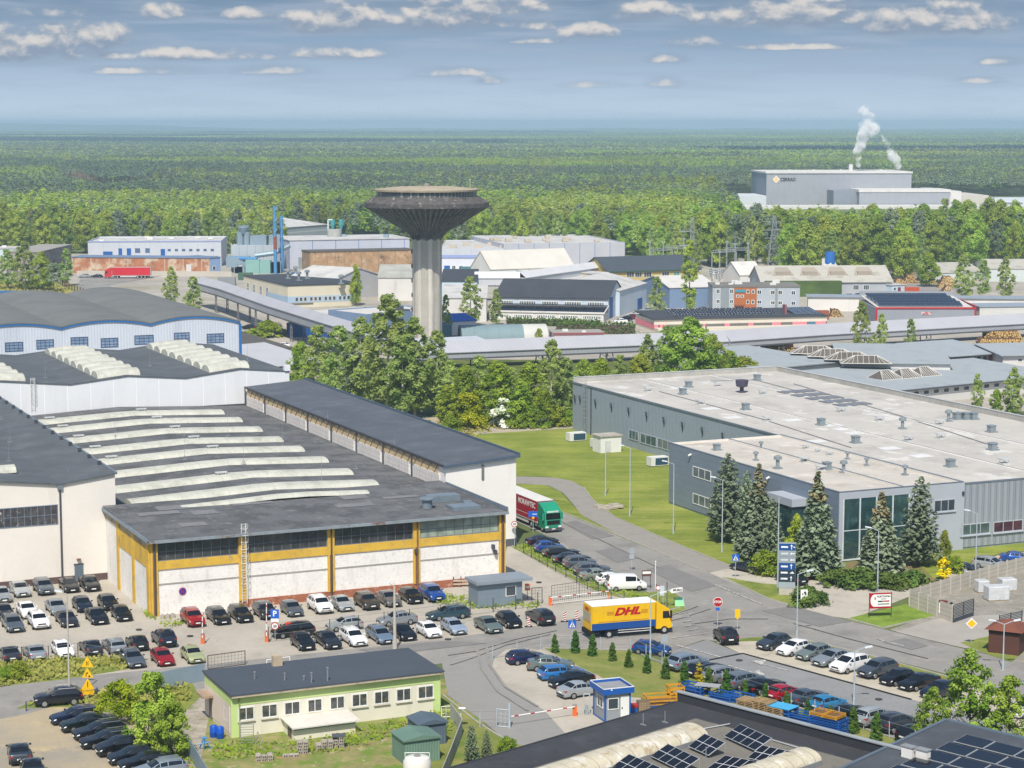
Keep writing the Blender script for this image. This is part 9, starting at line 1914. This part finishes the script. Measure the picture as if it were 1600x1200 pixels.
def build_vehicles():
 make_car_templates()
 B,DK,NV,SI,GY,W='#16181c','#2b2f36','#1b2638','#8f969c','#5a626b','#e6e6e6'
 RDc,BLU,LBL,SB,GRN,OLV,TEA,CRM,LGR='#a3161f','#1d4f9e','#2f86b8','#75879b','#6f7c78','#4a443c','#2f4d5c','#b5bb8a','#aab0b2'
 f=GA-90
 G1='cars in the left car park'
 for px,py,d,k,c,lab in[(2,938,f,'sedan',SI,'silver saloon cut by the left picture edge, back row by the white hall'),(31,929,f,'sedan',LGR,'pale silver saloon at the left of the back row by the white hall'),(68,926,f,'suv',GY,'grey crossover in the back row by the white hall'),(108,922,f,'sedan',B,'black saloon left of the grey door of the white hall'),(140,920,f,'sedan',B,'black saloon right of the grey door of the white hall'),(6,965,f,'sedan',DK,'dark saloon at the left edge behind the grey estate'),(42,962,f,'sedan',W,'white saloon half behind the white crossover'),(88,957,f,'sedan',SI,'silver saloon half behind the dark saloon with a purple tint'),(129,953,f,'hatch',NV,'dark navy hatchback in the middle row, left of the black compact'),(169,950,f,'hatch',B,'black compact hatchback farthest right in the middle row'),(20,983,f,'wagon',GY,'dark grey estate at the left of the front-facing row'),(60,979,f,'suv',W,'white crossover in the left car park'),(104,975,f,'sedan',DK,'dark saloon behind the thin concrete lamp post'),(151,971,f,'sedan',B,'black executive saloon beside the dark hatchback'),(190,967,f,'hatch',B,'black hatchback at the right end of the front-facing row'),(14,1031,f+180,'sedan',DK,'black saloon seen from behind at the grass bank, leftmost'),(54,1028,f+180,'sedan',SI,'silver saloon seen from behind at the grass bank'),(98,1024,f,'hatch',W,'white hatchback facing the grass bank'),(142,1020,f+180,'sedan',DK,'dark saloon seen from behind above the yellow signs'),(178,1017,f+180,'wagon',SI,'silver grey estate seen from behind at the grass bank'),(214,1013,f+180,'hatch',B,'black hatchback seen from behind above the silver wagon'),(256,1007,f+180,'suv',NV,'dark blue crossover seen from behind above the red hatchback'),(207,1038,f,'wagon',GY,'grey estate left of the red hatchback by the sheet fence'),(254,1036,f,'hatch',RDc,'red hatchback in front of the sheet fence'),(301,1032,f,'hatch',CRM,'pale green hatchback in front of the open mesh gate')]:place_car(px,py,d,k,c,lab,G1)
 G2='cars along the yellow workshop wall'
 for px,py,d,k,c,lab in[(301,975,f,'suv',RDc,'red crossover by the workshop wall'),(341,971,f,'wagon',B,'black estate just right of the red crossover'),(376,968,f,'wagon',B,'black estate in front of the caged ladder'),(414,964,f,'suv',DK,'dark crossover behind the raised barrier by the parking sign'),(456,960,f,'hatch',GY,'dark grey hatchback left of the white crossover at the brick plinth'),(500,955,f,'suv',W,'white crossover at the brick plinth'),(533,951,f,'sedan',LGR,'silver beige saloon right of the white crossover'),(573,949,f,'suv',OLV,'brown olive crossover at the brick plinth'),(607,944,f,'sedan','#6d6a68','grey brown saloon left of the concrete lamp post'),(642,940,f,'hatch',B,'black hatchback left of the blue crossover'),(675,937,f,'suv',BLU,'bright blue crossover at the right end of the wall row')]:place_car(px,py,d,k,c,lab,G2)
 G3='cars in the middle car park'
 g=GA+180
 for px,py,d,k,c,lab in[(458,994,g,'mpv',B,'black people carrier side-on behind the mesh fence'),(538,984,g,'hatch',LGR,'silver hatchback side-on behind the white estate'),(620,976,g,'sedan',SI,'silver fastback side-on behind the concrete lamp post'),(700,967,g,'wagon',TEA,'dark teal estate side-on left of the guard cabin'),(473,1012,f,'hatch',B,'black hatchback at the left end of the street row'),(512,1009,f,'sedan',DK,'dark grey saloon second in the street row'),(552,1005,f,'wagon',W,'white estate in the street row'),(594,1001,f,'wagon',SB,'silver blue estate in the street row'),(629,996,f,'sedan',B,'black saloon just right of the concrete lamp post'),(670,993,f,'hatch',W,'white hatchback in the street row'),(709,988,f,'hatch','#a3b1c4','pale blue silver hatchback in the street row'),(763,985,f,'sedan',GRN,'grey green saloon left of the black hatchback near the marker board'),(795,978,f,'hatch',B,'black hatchback behind the first marker board'),(844,973,f+180,'suv',DK,'dark crossover seen from behind near the marker boards')]:place_car(px,py,d,k,c,lab,G3)
 G4='cars between the access lane and the road'
 q=GA-8
 for px,py,k,c,lab in[(848,853,'sedan','#2a2033','dark plum saloon, farthest of the row by the road'),(858,863,'hatch',BLU,'blue hatchback, second of the row by the road'),(877,871,'wagon',B,'black estate, third of the row by the road'),(894,881,'sedan',B,'black saloon in the middle of the row by the road'),(906,889,'suv',GY,'dark grey crossover in the row by the road'),(926,898,'wagon',GY,'grey estate in the row by the road'),(936,906,'sedan','#8d9487','grey green silver saloon next to the white hatchback'),(958,914,'hatch',W,'white hatchback half behind the white van')]:place_car(px,py,q,k,c,lab,G4)
 place_car(978,922,GA-14,'van',W,'white panel van at the end of the row by the road',None,'parked_van','van')
 G5='cars near the warehouse entrance'
 for px,py,d,k,c,lab in[(1168,893,GA+108,'sedan',NV,'black saloon beside the pedestrian sign on the forecourt'),(1236,911,GA+98,'sedan','#15211f','black saloon half behind the sign totem'),(1508,897,-32,'sedan',DK,'dark car half behind the yellow flowering shrub'),(1549,889,-38,'wagon',LGR,'silver estate in the rear car park'),(1590,879,-10,'sedan',BLU,'bright blue saloon at the right edge in the rear car park')]:place_car(px,py,d,k,c,lab,G5)
 place_car(1018,1022,-22,'hatch','#184a8f','blue hatchback driving beside the yellow lorry',None,'blue_car');place_car(1134,1003,100,'suv','#17171a','black crossover seen from behind at the junction',None,'black_car')
 G6='upper row of the lower right car park';e=218
 for px,py,k,c,lab in[(1209,1013,'hatch','#3d4651','dark grey hatchback first in the upper row'),(1240,1022,'hatch',W,'white hatchback second in the upper row'),(1271,1029,'hatch','#7b8683','grey hatchback third in the upper row'),(1300,1038,'sedan',SI,'silver saloon fourth in the upper row'),(1328,1048,'mpv',W,'white people carrier in the upper row'),(1371,1056,'suv','#4d545e','grey crossover in the upper row'),(1402,1068,'hatch',B,'black hatchback next to the grey crossover'),(1436,1075,'sedan',B,'black saloon left of the maple tree'),(1470,1088,'sedan',NV,'dark car half hidden by the maple tree')]:place_car(px,py,e,k,c,lab,G6)
 G7='lower row of the lower right car park';e2=38
 for px,py,k,c,lab in[(1074,1045,'suv','#8593a3','silver blue crossover first in the lower row'),(1105,1055,'wagon',NV,'dark navy estate second in the lower row'),(1130,1063,'wagon',SI,'silver estate behind the yellow thuja'),(1162,1074,'suv','#6d7782','grey crossover in the lower row'),(1194,1081,'sedan',B,'black saloon left of the red car in the lower row'),(1226,1092,'hatch','#b0132a','bright red hatchback in the lower row'),(1262,1099,'sedan','#4a5664','slate grey saloon right of the red hatchback'),(1294,1108,'hatch',LBL,'light blue hatchback in the lower row'),(1329,1123,'sedan',B,'black saloon right of the light blue hatchback'),(1366,1132,'suv',LGR,'silver crossover near the end of the lower row'),(1400,1141,'suv','#3c3f47','dark grey off-roader near the maple tree'),(1432,1156,'hatch',B,'black hatchback partly under the maple tree')]:place_car(px,py,e2,k,c,lab,G7)
 place_car(1602,1118,e,'hatch',W,'white car at the right edge behind the maple tree',G6)
 G8='cars behind the gatehouse barrier'
 for px,py,d,k,c,lab in[(822,1036,GA-4,'hatch','#1a2450','dark blue hatchback nearest the street behind the barrier'),(860,1047,GA-22,'sedan',GRN,'grey green saloon next to the dark blue hatchback'),(878,1060,GA-4,'wagon','#2f7cc0','light blue estate behind the barrier'),(893,1072,GA+184,'sedan','#10141c','black saloon facing left behind the barrier'),(908,1087,GA+6,'sedan',LGR,'silver saloon beside the gatehouse')]:place_car(px,py,d,k,c,lab,G8)
 G9='cars in the sandy yard';j=206
 place_car(92,1101,196,'suv','#191c2a','dark navy crossover driving on the street at the lower left',None,'navy_car')
 for px,py,k,c,lab in[(118,1128,'wagon','#1b2440','dark blue estate, farthest of the slanted row in the sandy yard'),(134,1140,'sedan','#16211f','dark green black saloon second of the slanted row'),(156,1152,'wagon','#20232b','dark estate with bright roof rail third of the slanted row'),(168,1165,'wagon',B,'black estate fourth of the slanted row'),(192,1177,'mpv','#17191f','black people carrier in the slanted row'),(206,1191,'hatch','#1a1f2a','black hatchback in the slanted row'),(228,1200,'sedan',B,'black saloon before the silver estate in the slanted row'),(250,1212,'wagon','#8d9aa8','silver blue estate at the bottom end of the slanted row')]:place_car(px,py,j,k,c,lab,G9)
 place_car(30,1186,f+172,'sedan','#2b3138','dark saloon seen from behind at the lower left edge',G9);place_car(50,1210,f+172,'sedan','#22262c','dark saloon cut by the bottom edge at the lower left',G9)
 G10='cars far off on the estate'
 for px,py,d,k,c,lab in[(131,434,200,'hatch',LGR,'pale distant car beside the slim tree at the far left'),(151,434,180,'sedan',NV,'dark blue distant car left of the red articulated lorry'),(388,515,160,'sedan',B,'black distant car left one under the conveyor gallery'),(402,520,150,'suv',DK,'black distant car right one under the conveyor gallery'),(441,524,175,'hatch',SI,'silver distant car in front of the blue container wall'),(441,544,170,'sedan',W,'white distant car on the depot lane beside the lilac shed'),(968,506,190,'sedan',W,'white distant car nearest the hedge by the white factory'),(977,502,200,'hatch',NV,'dark distant car second by the white factory'),(985,499,200,'hatch','#7b2a33','dark red distant car third by the white factory'),(993,495,200,'sedan',W,'white distant car beside the gabled shed'),(1012,488,200,'sedan',LGR,'pale distant car under the small tree before the white-roofed store'),(1049,490,190,'hatch','#b0757c','pinkish distant car left of the white box lorry'),(1096,487,180,'sedan',DK,'dark distant car right of the white box lorry')]+[(1326+i*14.5,466,95,('wagon','suv','van')[i%3],('#2d3a33',DK,'#4a4f3d',B,'#6b7074','#23382d')[i],l)for i,l in enumerate(('leftmost distant car before the sawmill shed','second distant car before the sawmill shed','third distant vehicle before the sawmill shed, a van','fourth distant car before the sawmill shed','fifth distant car before the sawmill shed','rightmost distant vehicle before the sawmill shed, a van'))]:place_car(px,py,d,k,c,lab,G10)
 o=lorry();p=at(985,991);put(o,(p.x,p.y,.03),R(GA-6));tag(o,'yellow and blue delivery lorry with red lettering turning at the junction','lorry')
 o=semi_truck('#1f8f6d','#a3202c','#d3d1cd');p=at(853,828);put(o,(p.x,p.y,.03),R(GA-90));tag(o,'articulated lorry with green cab and red trailer coming down the road','lorry')
 wt=mat('sign_white','#e4e4e2')
 text_mesh('MORAWTEC',1.05,o,'lettering',wt,(-3.6,-1.262,3.2),(R(90),0,0),.004,bold=.03,sx=.95);MB().box(-13.0,-.6,-1.266,-1.262,1.75,1.8).build('white_line',wt,o);text_mesh('MORAWTEC',.3,o,'lettering',wt,(2.23,0,2.86),(R(80),0,R(90)),.004,bold=.01)
 o=semi_truck('#c01f2b','#c21f2c','#c9a9a4');p=at(165,435);put(o,(p.x+2.2,p.y,.03),R(183));tag(o,'red articulated lorry parked before the ruined brick building','lorry')
 root=bpy.data.objects.new('box_lorry',None);COL.objects.link(root);wm=mat('lorry_white','#dcdcd8',rough=.5,var=.04)
 MB().box(-5,1.2,-1.25,1.25,1.1,3.9).build('cargo_box',wm,root);c=MB().extrude_y([(1.3,.6),(3.1,.6),(3.15,1.6),(2.9,2.8),(1.3,2.9)],-1.15,1.15).build('cab',wm,root);MB().add([(3.17,-1,1.7),(3.17,1,1.7),(2.95,1,2.6),(2.95,-1,2.6)],[(0,1,2,3)]).build('windscreen',GLASS(),root);MB().box(3.12,3.2,-1.1,1.1,.4,1.2).build('bumper',mat('bumper_grey','#4b4f52'),root);wheels(root,(2.3,-3.2),.45,1.15)
 p=at(1063,478);put(root,(p.x,p.y,.03),R(-100));tag(root,'white box lorry parked behind the pink workshop','lorry')
setup()
build_ground()
build_left_halls()
build_warehouse()
build_small_houses()
build_roofs_below()
for f in('build_background','build_props','build_vehicles','build_trees','build_air'):
 if f in globals():globals()[f]()
